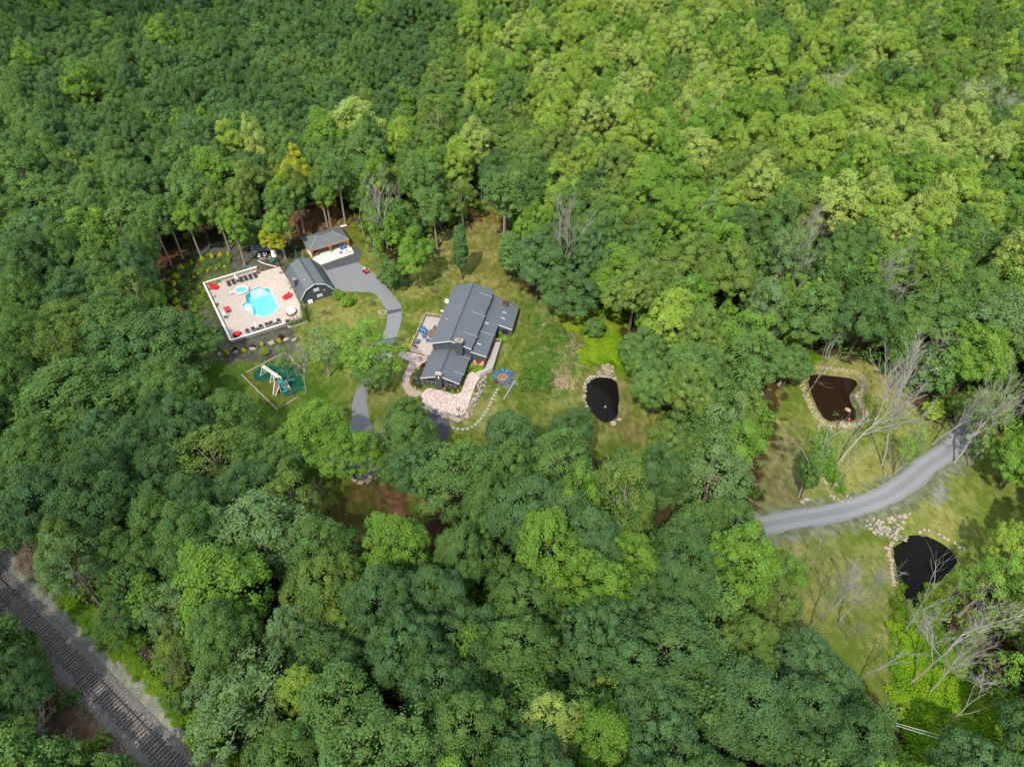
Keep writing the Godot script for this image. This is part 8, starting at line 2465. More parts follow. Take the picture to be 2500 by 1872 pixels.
	stand("white_oak blue", [
		[31.2,-15.3,15,7.8,1075,3],[69.0,-17.5,16,7.3,1074,0],[-42.6,-20.8,18,8.0,93,0],[41.8,-22.9,18,5.2,1075,1],[2.0,-26.7,20,6.5,1103,2],[60.1,-28.8,16,5.7,74,2],
		[19.3,-34.6,16,6.7,1075,2],[79.5,-35.9,18,6.6,74,1],[-15.1,-44.0,20,5.6,1104,0],[12.6,-45.9,19,5.9,1103,1],[43.4,-42.7,13,6.5,75,0],[19.4,-51.9,14,6.5,1054,0],
		[88.5,-56.7,20,5.9,73,0],[-16.2,-78.3,15,5.7,103,0],[-95.5,-79.1,13,6.7,97,0],[-59.9,-86.1,20,5.5,44,0],[-75.8,-86.0,15,6.9,45,0],[-111.7,-111.8,15,5.5,1005,0],
		[19.0,-139.3,20,5.2,31,0],[-116.2,-148.4,19,8.1,1006,0],[-148.7,-177.6,15,7.2,1007,4],[-143.0,-185.9,19,6.4,1007,3],[-117.1,-191.8,15,5.3,1007,1],[-124.1,-194.2,17,5.8,1007,2],
		[-92.4,-198.9,20,7.5,1027,1],[-92.7,-222.1,17,6.5,1027,2],[-58.8,-222.3,16,7.5,1020,1],[-62.4,-241.7,14,7.8,1020,2],[-38.2,-243.2,15,6.7,1020,3],[-173.7,-244.8,17,6.4,2027,3],
		[-109.0,-251.6,18,7.9,2027,1],[-98.6,-280.6,13,5.9,2027,2],[-90.5,-282.0,14,5.7,2020,1],[-38.2,-288.8,16,7.0,2020,2],[-188.3,-292.8,19,6.2,3027,4],[-152.2,-295.6,14,5.7,3027,1],
		[-89.2,-297.6,15,6.4,2020,3],[-101.9,-302.7,20,8.0,2020,4],[-185.7,-302.2,16,7.4,3027,5],[-165.2,-303.9,15,5.1,3027,3],[-80.5,-312.1,15,6.7,3020,1],[-48.3,-317.7,17,6.3,3020,2],
		[-93.0,-322.6,18,6.4,3020,3],[-218.9,-323.6,15,5.5,3027,7],[-17.5,-329.6,19,6.0,3020,4],[-119.9,-336.2,16,6.7,3020,6],[-72.7,-337.7,16,6.2,3020,5],[-180.8,-347.3,16,6.2,3027,6],
	])
	stand("ash fresh", [
		[-7.1,-23.1,21,5.3,1092,0],[49.6,-25.1,19,6.7,1075,0],[73.8,-55.6,17,4.1,74,0],[45.1,-61.2,8,3.7,76,0],[10.5,-70.1,20,4.5,54,0],[41.6,-84.3,14,5.3,86,0],
		[-30.1,-110.6,15,6.5,42,0],[48.7,-112.5,16,6.7,66,0],[39.9,-127.3,15,6.1,51,0],[93.8,-138.9,20,4.5,61,1],[101.6,-137.6,16,5.9,61,2],[50.6,-148.7,19,6.0,1067,0],
		[-104.8,-149.3,18,6.8,6,0],[24.9,-157.4,17,5.2,1031,1],[131.3,-167.9,16,5.7,1061,2],[102.1,-170.5,17,4.9,1061,1],[121.4,-177.6,20,5.7,1061,3],[45.3,-178.6,18,6.8,1060,0],
		[38.6,-183.6,15,5.3,1031,2],[-23.2,-195.2,15,4.9,21,1],[-32.6,-205.3,15,4.6,21,2],[157.8,-215.9,19,5.7,2061,2],[166.9,-235.3,18,5.7,3061,1],[-8.1,-236.3,17,5.7,1021,1],
		[-3.9,-244.1,20,5.5,1021,2],[27.7,-258.4,19,4.7,2021,1],[-25.5,-265.1,18,4.6,2020,0],[118.5,-272.8,19,5.4,3060,1],[139.0,-280.8,19,4.7,3060,3],[147.7,-280.0,17,4.6,3061,2],
		[63.1,-283.9,16,6.6,3021,1],[29.9,-288.9,17,5.1,2021,2],[160.7,-293.4,20,5.4,3061,4],[85.6,-293.1,17,7.1,3060,2],[-161.3,-295.5,17,5.8,3027,2],[148.9,-295.5,16,4.6,3061,3],
		[-132.0,-301.6,17,4.9,3027,1],[158.7,-306.0,16,5.1,3061,5],[-9.8,-311.7,20,4.6,3020,1],[169.0,-314.8,21,4.8,3061,7],[145.9,-313.6,16,7.0,3060,4],[159.1,-319.2,20,5.9,3061,6],
		[189.7,-318.4,16,4.9,3061,8],[-110.6,-333.7,19,6.6,3020,2],
	])
	stand("ash olive", [
		[-23.2,-23.6,19,5.4,1093,0],[-66.0,-25.3,15,4.8,94,0],[-50.0,-46.4,11,3.7,92,0],[76.5,-50.9,15,3.4,74,0],[42.2,-55.0,9,4.2,76,0],[18.9,-72.2,18,6.7,54,0],
		[-38.4,-72.5,15,5.5,105,0],[-53.3,-80.5,17,7.1,106,0],[46.1,-93.1,13,4.4,87,0],[91.9,-94.2,13,4.8,63,0],[-90.9,-105.9,21,4.9,46,0],[110.3,-120.4,19,4.5,62,0],
		[-85.7,-128.7,17,4.4,5,0],[96.9,-131.7,17,5.4,61,0],[33.6,-133.3,16,6.6,51,0],[130.5,-154.5,16,5.6,1061,2],[32.3,-155.8,16,4.8,1050,0],[72.9,-159.8,21,5.7,1060,0],
		[25.7,-165.7,17,6.7,1031,0],[-13.7,-172.6,14,4.6,22,0],[99.6,-176.2,15,4.5,1061,1],[-31.5,-179.2,15,4.7,21,0],[11.8,-183.2,15,4.6,1030,0],[3.7,-191.8,18,6.9,1021,2],
		[157.5,-198.7,19,5.8,2061,2],[8.5,-198.6,16,4.5,1021,4],[-22.9,-209.6,22,5.6,1021,1],[90.7,-214.1,20,5.4,2060,1],[132.2,-216.3,20,5.3,2061,1],[-14.5,-216.2,15,4.4,1021,3],
		[141.1,-220.4,16,4.5,2061,4],[134.2,-224.4,18,4.5,2061,3],[71.5,-225.7,15,4.8,2060,2],[-48.3,-233.0,16,5.1,1020,0],[143.7,-240.7,17,5.0,3061,1],[39.1,-245.4,17,6.2,2021,2],
		[145.9,-248.6,20,6.5,3061,2],[14.7,-255.2,17,4.4,2021,1],[-80.0,-255.7,15,6.5,2020,0],[72.3,-258.4,15,4.6,3060,1],[74.1,-264.8,19,4.7,3060,2],[60.9,-275.0,20,4.5,3021,1],
		[105.6,-286.7,19,5.7,3060,3],[124.3,-289.7,16,6.6,3060,4],[137.1,-298.3,18,6.2,3060,5],[-103.0,-325.6,21,4.7,3020,1],[176.6,-327.4,21,4.4,3061,5],[125.5,-326.2,18,6.7,3060,6],
		[127.7,-342.3,17,6.9,3060,7],[226.6,-346.8,15,7.2,3061,8],[-157.9,-348.6,15,4.7,3027,0],
	])
	stand("ash grey", [
		[-31.4,-23.0,17,5.8,93,0],[-36.2,-37.1,18,6.8,92,3],[-42.6,-40.7,12,3.8,92,2],[-51.6,-52.2,15,4.4,92,1],[-67.8,-56.8,21,4.4,90,0],[35.5,-76.7,16,7.1,86,0],
		[64.5,-138.6,22,4.8,60,0],
	])
	stand("white_oak dark", [
		[74.7,-25.7,17,5.2,74,0],[22.5,-43.6,19,8.0,1075,0],[-27.3,-45.1,14,5.8,92,0],[-61.7,-77.7,15,6.7,90,0],[-77.3,-109.9,17,11.3,46,0],[-74.5,-184.1,17,5.4,27,0],
		[-148.2,-195.6,16,7.6,2007,1],[-104.4,-203.5,16,5.3,1027,1],[-99.2,-210.3,15,6.8,1027,2],[-49.3,-219.9,15,7.1,1020,1],[-67.8,-222.5,16,6.0,1020,2],[-116.2,-238.8,17,5.6,2027,1],
		[-179.2,-253.6,18,5.6,3027,2],[-96.0,-258.4,17,5.7,2027,2],[-37.0,-261.0,17,5.5,2020,1],[-85.7,-261.4,15,5.3,2020,2],[-157.4,-267.4,19,6.4,2027,5],[-81.2,-270.6,19,7.9,2020,4],
		[-107.7,-270.9,20,5.6,2027,3],[-92.8,-270.4,17,6.9,2020,5],[-31.3,-271.3,15,5.7,2020,3],[-25.5,-287.9,16,6.4,2020,6],[-124.2,-296.7,16,5.6,3027,1],[-109.4,-297.5,15,5.2,2027,4],
		[-78.5,-300.3,14,6.1,2020,7],[-32.2,-306.8,20,6.2,2020,9],[-66.2,-305.5,16,7.1,2020,8],[-45.7,-310.0,16,5.9,2020,10],[-97.7,-314.9,19,5.5,3020,1],[-203.3,-313.9,17,6.3,3027,6],
		[-59.2,-322.1,19,8.0,3020,2],[-181.5,-326.6,17,7.5,3027,5],[-224.9,-334.7,20,6.8,3027,8],[-61.9,-331.9,14,7.4,3020,3],[-15.6,-338.8,17,7.2,3020,4],[-141.7,-341.9,14,5.9,3027,4],
		[-84.4,-349.6,16,6.8,3020,5],
	])
	stand("maple green", [
		[-17.2,-29.8,22,7.1,1092,0],[-22.6,-36.0,20,5.9,92,0],[-69.1,-34.9,11,3.4,94,0],[-58.3,-59.6,14,3.6,91,0],[-9.4,-74.2,20,7.2,103,2],[8.6,-76.4,22,5.6,54,0],
		[-45.6,-81.3,15,4.8,106,2],[-41.5,-82.5,12,4.1,106,1],[-21.9,-81.6,10,3.4,103,1],[48.7,-104.1,20,5.1,66,0],[-29.7,-107.2,10,4.3,100,0],[-86.9,-119.3,18,6.3,5,0],
		[-93.3,-132.0,16,4.9,6,0],[66.4,-153.7,22,5.2,1060,0],[114.4,-153.2,18,6.1,1061,0],[-112.7,-157.7,20,5.2,1006,0],[-96.5,-157.7,19,6.8,7,2],[14.8,-159.6,22,4.9,31,0],
		[-83.7,-166.2,23,6.4,7,1],[-124.1,-166.7,19,7.8,1007,1],[-131.0,-172.8,24,6.0,1007,2],[-133.8,-180.7,22,5.1,1007,3],[-91.0,-183.3,23,5.8,27,0],[-41.0,-184.4,22,7.6,21,0],
		[-53.1,-184.2,21,4.8,20,0],[150.8,-208.1,18,7.3,2061,0],[26.4,-214.5,22,5.0,1021,0],[-160.6,-227.9,23,5.6,2027,2],[-82.2,-243.4,22,6.2,1020,0],[129.6,-245.5,21,5.1,3061,1],
		[-143.1,-253.5,21,5.1,2027,3],[181.7,-263.3,24,5.8,3061,2],[-111.0,-264.3,20,5.4,2027,1],[-53.8,-268.7,22,4.8,2020,0],[76.8,-297.3,18,6.3,3021,0],[-173.2,-306.6,17,7.0,3027,1],
		[-208.6,-323.4,19,6.3,3027,3],[187.4,-325.8,18,6.4,3061,3],[-8.4,-333.6,19,4.8,3020,1],[209.8,-334.3,19,5.9,3061,5],[-132.3,-347.0,16,6.3,3027,2],
	])
	stand("maple pale", [
		[4.9,-34.3,18,4.6,1103,0],[106.9,-158.2,23,6.4,1061,0],[145.0,-191.0,21,5.5,2061,5],[-74.4,-194.5,22,5.3,27,0],[115.4,-195.3,17,7.2,2061,1],[135.3,-197.6,20,5.1,2061,3],
		[128.3,-201.6,22,6.1,2061,2],[83.5,-202.4,17,5.2,2060,1],[120.5,-207.4,20,6.2,2061,4],[138.7,-211.0,24,7.3,2061,6],[108.9,-207.1,17,7.7,2060,3],[52.6,-211.2,23,4.8,2060,2],
		[55.5,-217.6,22,5.5,2060,4],[159.5,-234.5,18,5.1,3061,1],[8.5,-250.6,19,5.1,2021,1],[104.6,-255.5,22,5.0,3060,1],[125.1,-257.7,22,6.3,3060,2],[34.7,-265.2,21,6.9,2021,3],
		[-4.3,-267.6,20,6.3,2021,2],[52.6,-304.2,20,5.5,3021,1],[114.2,-307.8,22,4.8,3060,3],[100.1,-317.5,19,7.0,3060,4],[142.5,-330.9,20,5.2,3060,5],[9.3,-332.8,23,6.2,3020,1],
		[87.1,-335.6,17,6.5,3021,4],[167.5,-339.5,19,5.2,3061,3],[53.9,-341.2,21,7.8,3021,2],
	])
	stand("red_oak dark", [
		[-9.7,-39.3,19,5.5,1104,0],[78.1,-43.6,18,5.0,74,0],[-7.0,-47.3,16,5.3,1103,0],[-106.5,-94.4,22,7.3,1046,0],[76.0,-117.8,21,6.1,61,0],[-111.0,-134.0,22,6.8,6,0],
		[12.8,-130.5,15,6.5,32,0],[-121.2,-156.1,15,5.6,1006,1],[-158.8,-206.5,20,6.0,2007,0],[-66.7,-208.1,19,5.4,1020,0],[-111.8,-217.8,20,7.5,1027,2],[-146.9,-221.9,20,5.8,2027,1],
		[-81.7,-223.9,19,5.0,1027,1],[-106.0,-226.6,22,5.7,1027,4],[-120.7,-227.0,16,5.8,1027,5],[-95.2,-232.4,16,6.5,1027,3],[-149.1,-236.5,20,7.8,2027,3],[-119.7,-256.9,20,6.5,2027,2],
		[-179.1,-260.6,22,4.9,3027,4],[-51.4,-260.8,17,5.1,2020,1],[-167.4,-263.8,18,7.7,3027,1],[-165.5,-275.3,19,6.7,3027,3],[-40.0,-277.6,18,7.0,2020,2],[-77.8,-279.6,21,6.1,2020,3],
		[-197.3,-284.1,21,5.4,3027,9],[-177.1,-280.8,15,6.2,3027,5],[-148.3,-286.0,20,4.9,3027,2],[-88.0,-289.4,21,6.0,2020,5],[-4.9,-292.5,19,5.3,2020,6],[-49.8,-293.6,19,7.9,2020,4],
		[-201.7,-299.4,20,6.5,3027,12],[-150.7,-313.8,21,5.2,3027,6],[-164.5,-313.8,20,6.6,3027,7],[-64.8,-315.6,17,4.8,3020,1],[-166.2,-322.4,15,5.8,3027,10],[-163.5,-329.8,22,5.6,3027,11],
		[-86.0,-328.3,18,6.2,3020,3],[-98.3,-331.7,21,5.4,3020,5],[-46.0,-329.7,16,7.0,3020,2],[-37.9,-337.2,19,7.4,3020,4],[-180.0,-338.7,21,5.0,3027,13],[-109.9,-342.3,15,5.0,3020,8],
		[-202.9,-343.5,16,6.1,3027,16],[-39.1,-347.5,17,7.0,3020,6],
	])
	stand("maple lime", [
		[51.0,-33.2,9,2.5,75,0],[-28.4,-38.8,17,3.7,92,0],[81.3,-63.0,15,3.3,72,0],[34.6,-118.9,18,6.2,51,0],[118.7,-169.4,20,6.5,1061,2],[14.2,-168.3,17,5.9,1031,0],
		[72.7,-171.1,16,6.6,1060,1],[-15.1,-184.3,21,5.4,21,2],[77.8,-186.0,18,5.2,1060,2],[80.4,-194.0,23,7.2,1060,3],[-32.7,-196.4,21,5.1,21,1],[92.9,-202.4,19,6.9,2060,1],
		[11.7,-206.5,21,6.5,1021,2],[15.9,-221.3,22,5.9,1021,3],[113.5,-218.7,16,6.8,2060,2],[-10.1,-223.0,22,5.6,1021,1],[125.8,-222.5,16,5.7,2061,2],[98.6,-226.2,21,5.5,2060,3],
		[63.1,-234.0,20,6.3,2060,4],[85.4,-237.1,18,7.0,2060,5],[110.4,-240.1,18,6.5,2060,7],[97.6,-242.0,21,6.1,2060,6],[-12.1,-245.6,22,5.3,1021,4],[20.0,-248.8,22,6.6,2021,2],
		[177.2,-253.8,19,5.7,3061,2],[92.4,-258.0,24,7.4,3060,1],[1.8,-254.5,17,5.5,2021,1],[136.0,-259.8,24,5.7,3061,1],[50.1,-257.1,19,6.6,2021,4],[86.8,-264.1,23,5.1,3060,2],
		[163.8,-269.2,17,5.3,3061,3],[-7.3,-275.1,22,5.1,2020,1],[22.0,-276.5,23,6.5,2021,3],[53.1,-276.1,19,7.0,3021,1],[193.8,-279.3,19,7.3,3061,4],[117.0,-283.8,17,5.3,3060,3],
		[8.7,-290.5,21,4.9,2021,5],[65.3,-292.4,20,5.3,3021,4],[57.4,-293.9,17,6.7,3021,3],[18.1,-294.2,17,7.0,2021,6],[114.3,-299.4,17,7.4,3060,4],[-16.6,-303.4,22,5.0,2020,2],
		[128.4,-302.1,19,6.2,3060,5],[138.2,-306.1,23,5.6,3060,6],[29.3,-310.7,23,7.2,3021,2],[79.8,-314.9,22,7.3,3021,5],[-3.8,-316.8,19,5.9,3020,0],[93.9,-327.1,19,6.0,3021,7],
		[196.8,-327.6,17,7.2,3061,6],[173.4,-334.5,21,4.8,3061,5],[135.3,-336.2,17,6.9,3060,7],[197.3,-340.1,18,7.3,3061,7],[72.5,-341.4,17,5.2,3021,6],
	])
	stand("young fresh", [
		[-66.2,-33.0,6,2.0,94,0],[-43.7,-36.6,7,3.2,93,0],[-59.4,-50.5,4,1.9,91,0],[91.8,-100.8,5,2.5,62,0],[-32.3,-160.6,11,3.6,22,0],[-71.3,-160.9,7,2.6,0,0],
	])
	stand("birch fresh", [
		[71.1,-43.1,12,3.3,74,2],[70.0,-48.9,9,2.8,74,1],[74.2,-84.9,13,3.0,81,0],[89.6,-86.8,10,2.2,82,0],[-34.3,-148.3,14,3.2,12,0],[-36.4,-159.6,16,3.0,22,0],
	])
	stand("maple grey", [
		[-32.8,-47.4,17,3.7,92,0],[-40.8,-64.5,19,7.8,105,0],[103.2,-114.4,21,6.3,62,0],[55.3,-120.6,20,4.8,67,0],
	])
	stand("red_oak fresh", [
		[12.4,-53.4,22,5.1,1054,2],[18.9,-58.8,18,5.0,1054,1],[89.0,-63.4,21,5.3,72,0],[-30.4,-84.2,12,5.7,105,0],[-37.4,-88.0,15,7.1,106,0],[96.6,-108.0,18,7.1,62,0],
		[5.9,-154.8,18,5.0,31,0],[48.0,-163.4,18,7.8,1060,1],[-23.6,-183.1,18,7.1,21,0],[103.1,-192.7,18,6.9,1060,2],[46.0,-203.3,21,6.7,2031,0],[66.0,-205.6,16,5.2,2060,1],
		[98.1,-210.0,19,5.8,2060,2],[71.4,-215.1,22,6.2,2060,3],[125.2,-214.1,21,5.3,2061,0],[37.8,-215.2,21,5.8,2021,0],[118.8,-242.7,19,6.0,2060,4],[82.3,-256.1,21,7.7,2060,5],
		[67.3,-277.1,21,5.5,3021,3],[45.6,-281.6,21,5.1,3021,1],[33.4,-298.3,17,5.1,3021,2],[-55.6,-306.4,22,7.2,2020,0],[-24.6,-319.2,22,6.0,3020,1],[196.5,-318.2,15,5.3,3061,1],
		[-172.1,-332.3,15,5.7,3027,0],[-99.1,-340.6,16,7.6,3020,2],
	])
	stand("young green", [
		[-49.2,-40.7,4,1.5,92,0],[-71.2,-109.5,8,4.8,46,0],[19.0,-125.2,6,2.4,50,0],[-30.7,-143.7,9,2.6,12,0],[-69.4,-162.1,9,3.4,26,0],[-22.2,-169.6,10,3.0,22,0],
	])
	stand("oak olive", [
		[-28.9,-54.2,17,6.9,104,0],[29.7,-85.4,13,4.9,53,0],[49.7,-132.2,22,6.3,67,0],[105.4,-128.1,15,5.9,61,0],[41.8,-137.7,21,6.2,51,0],[-125.3,-143.6,18,5.0,1006,0],
		[62.3,-159.3,15,5.2,1060,1],[125.1,-163.5,16,4.8,1061,0],[-71.5,-167.2,18,4.7,26,0],[140.7,-172.2,14,5.6,2061,0],[-122.7,-182.9,18,5.0,1007,0],[-66.0,-184.2,16,5.0,27,0],
		[61.1,-185.9,16,5.4,1060,2],[12.3,-192.4,21,5.7,1021,3],[0.7,-214.2,17,5.1,1021,4],[-7.5,-215.7,16,5.6,1021,2],[-26.1,-223.1,17,4.8,1021,1],[0.7,-237.1,18,6.1,1021,5],
		[156.8,-243.1,21,7.2,3061,1],[171.5,-243.2,19,5.4,3061,2],[-88.6,-251.4,14,5.4,1027,0],[-149.2,-259.3,17,7.3,2027,0],[-16.6,-264.0,15,6.7,2020,1],[170.6,-267.9,21,5.2,3061,5],
		[143.4,-271.3,19,6.6,3061,4],[178.1,-270.8,18,5.3,3061,6],[188.5,-270.4,15,4.7,3061,8],[-17.7,-272.8,16,5.0,2020,2],[106.6,-294.5,16,5.2,3060,0],[185.9,-300.6,22,6.4,3061,9],
		[206.1,-302.3,17,5.1,3061,11],[3.9,-307.7,19,6.0,3020,1],[190.7,-311.7,21,4.7,3061,10],[62.5,-308.9,16,7.5,3021,0],[-7.2,-324.6,15,4.7,3020,2],[-211.6,-349.5,15,5.0,3027,0],
	])
	stand("narrow green", [
		[54.5,-79.6,15,2.0,86,0],[-0.3,-147.7,14,3.4,31,0],
	])
	stand("birch grey", [
		[41.3,-88.7,17,3.2,86,0],[38.0,-89.3,14,4.3,53,0],[-24.9,-87.5,11,3.1,102,0],[-40.5,-112.0,13,4.8,42,2],[-49.2,-111.0,9,2.6,42,1],
	])
	stand("young lime", [
		[87.0,-99.6,5,2.1,63,0],
	])
	stand("tulip pale", [
		[119.8,-138.4,24,5.6,1061,1],[92.4,-145.9,22,4.7,61,0],[81.8,-158.1,24,6.7,1060,1],[94.3,-165.5,21,5.6,1061,2],[64.1,-167.6,24,5.4,1060,2],[112.2,-183.3,23,6.2,1061,3],
		[133.7,-186.2,23,5.5,2061,2],[52.3,-189.1,20,7.0,1060,3],[126.5,-188.4,18,5.8,2061,1],[-11.3,-194.4,21,5.5,1021,1],[-46.6,-205.0,22,8.6,20,0],[32.0,-208.4,25,5.7,1021,3],
		[22.2,-207.8,23,5.5,1021,2],[62.9,-215.7,18,5.7,2060,1],[65.7,-222.9,22,4.8,2060,2],[35.8,-230.5,20,6.2,2021,2],[44.0,-239.1,20,5.3,2021,3],[10.6,-241.6,19,6.9,2021,1],
		[64.8,-242.7,19,5.8,2060,3],[41.9,-252.7,24,4.8,2021,7],[137.4,-251.0,18,6.5,3061,1],[65.9,-256.1,19,5.0,2021,8],[59.8,-264.6,25,5.3,2021,9],[9.7,-268.9,24,5.1,2021,4],
		[134.6,-269.6,22,5.7,3060,2],[1.2,-274.5,23,7.1,2021,5],[87.9,-276.7,21,5.1,3060,1],[9.3,-275.5,18,4.4,2021,6],[156.8,-280.6,17,4.4,3061,2],[75.7,-285.7,23,6.5,3021,3],
		[54.4,-285.5,19,5.3,3021,1],[134.6,-288.7,19,6.4,3060,3],[42.9,-299.4,25,5.4,3021,2],[165.0,-299.0,21,4.7,3061,3],[77.7,-306.4,17,4.5,3021,6],[47.0,-310.9,20,5.1,3021,4],
		[7.2,-315.8,24,4.5,3020,1],[156.3,-312.6,18,4.8,3061,4],[135.9,-315.0,21,5.6,3060,4],[61.0,-319.0,18,5.2,3021,5],[0.4,-326.1,21,6.9,3020,2],[105.1,-327.1,21,5.7,3060,5],
		[117.8,-329.5,18,4.8,3060,6],[149.6,-335.4,24,7.0,3060,7],[41.0,-336.4,18,7.0,3021,7],[214.9,-340.5,20,4.8,3061,7],
	])
	stand("tulip lime", [
		[100.6,-149.4,24,4.6,1061,1],[92.7,-154.9,21,6.6,1061,2],[120.4,-157.8,19,4.8,1061,3],[56.6,-165.4,18,4.4,1060,1],[13.1,-176.2,19,5.3,1031,1],[35.6,-176.5,19,4.6,1031,3],
		[98.9,-182.8,22,5.2,1060,3],[84.2,-183.9,21,5.0,1060,2],[19.8,-184.6,19,5.3,1031,2],[34.0,-189.0,18,5.4,1031,4],[89.9,-193.5,23,5.7,1060,5],[42.5,-195.6,23,5.3,1031,7],
		[64.1,-194.6,19,5.5,1060,4],[-82.8,-195.6,20,5.0,27,0],[147.2,-198.8,23,6.7,2061,1],[29.2,-194.7,17,5.1,1031,5],[71.8,-198.1,20,4.7,1060,6],[32.6,-200.2,21,4.4,1031,6],
		[38.2,-203.6,19,4.9,1031,8],[74.2,-205.1,18,5.7,2060,1],[12.5,-214.6,23,5.0,1021,1],[105.2,-215.2,20,5.5,2060,2],[7.2,-221.0,22,4.7,1021,2],[19.3,-227.5,24,4.6,1021,3],
		[113.8,-228.2,19,4.5,2060,3],[22.3,-234.6,22,5.4,2021,1],[89.1,-246.0,23,6.5,2060,5],[103.3,-247.6,22,5.6,2060,7],[76.1,-244.3,17,6.4,2060,4],[165.9,-249.2,24,5.1,3061,1],
		[72.8,-251.1,24,4.9,2060,6],[30.3,-249.5,21,6.4,2021,2],[106.2,-264.5,25,4.4,3060,1],[124.6,-267.0,23,7.2,3060,3],[17.8,-266.3,22,7.2,2021,3],[112.4,-268.4,25,5.7,3060,2],
		[26.9,-269.3,22,5.1,2021,4],[-15.2,-281.7,24,5.2,2020,0],[112.2,-278.3,17,4.7,3060,4],[153.1,-288.1,18,5.2,3061,2],[26.9,-296.4,20,4.9,3021,1],[68.7,-300.2,24,4.7,3021,6],
		[196.7,-303.7,22,5.4,3061,3],[88.2,-304.7,18,5.4,3021,11],[21.5,-304.8,17,6.4,3021,2],[38.1,-308.3,20,4.9,3021,3],[32.2,-318.7,24,4.9,3021,4],[55.0,-315.5,18,5.2,3021,7],
		[48.6,-321.3,24,5.8,3021,8],[39.1,-319.2,19,4.8,3021,5],[204.4,-322.4,23,6.3,3061,5],[10.7,-323.4,23,6.9,3020,1],[84.8,-321.3,19,4.9,3021,12],[150.8,-325.0,18,4.6,3060,5],
		[56.3,-327.5,22,5.4,3021,10],[166.2,-332.0,23,5.2,3061,4],[120.4,-339.1,20,5.0,3060,6],
	])
	stand("narrow dark", [
		[-12.7,-148.0,16,2.3,30,0],
	])
	stand("edge green", [
		[-89.8,-154.1,18,3.6,7,2],[-87.7,-157.1,19,3.6,7,1],[-2.1,-160.3,23,5.5,30,0],[-20.3,-161.7,18,4.0,22,3],[-60.8,-163.6,17,3.7,26,2],[-24.4,-170.0,21,4.5,22,2],
		[-59.0,-167.8,17,3.6,26,1],[-25.4,-173.0,22,4.5,22,1],[-47.1,-173.6,21,3.6,20,2],[-52.0,-172.6,18,3.6,20,1],
	])
	stand("edge fresh", [
		[-70.3,-153.9,17,3.6,0,1],[-83.0,-157.7,17,3.6,7,0],[-60.3,-156.9,15,3.6,25,0],[-73.6,-162.0,15,3.7,0,2],[-60.9,-166.6,19,3.6,26,0],[-51.0,-172.5,16,3.6,20,0],
	])
	stand("tulip yellow", [
		[-61.9,-155.9,12,3.2,17,0],[-58.5,-176.7,21,5.1,27,0],
	])
	stand("edge olive", [
		[-76.4,-161.0,19,3.6,7,0],[-57.8,-169.0,20,3.6,27,1],[-70.6,-173.7,19,5.0,27,2],
	])
	stand("young yellow", [
		[-52.3,-176.7,15,3.1,20,0],
	])

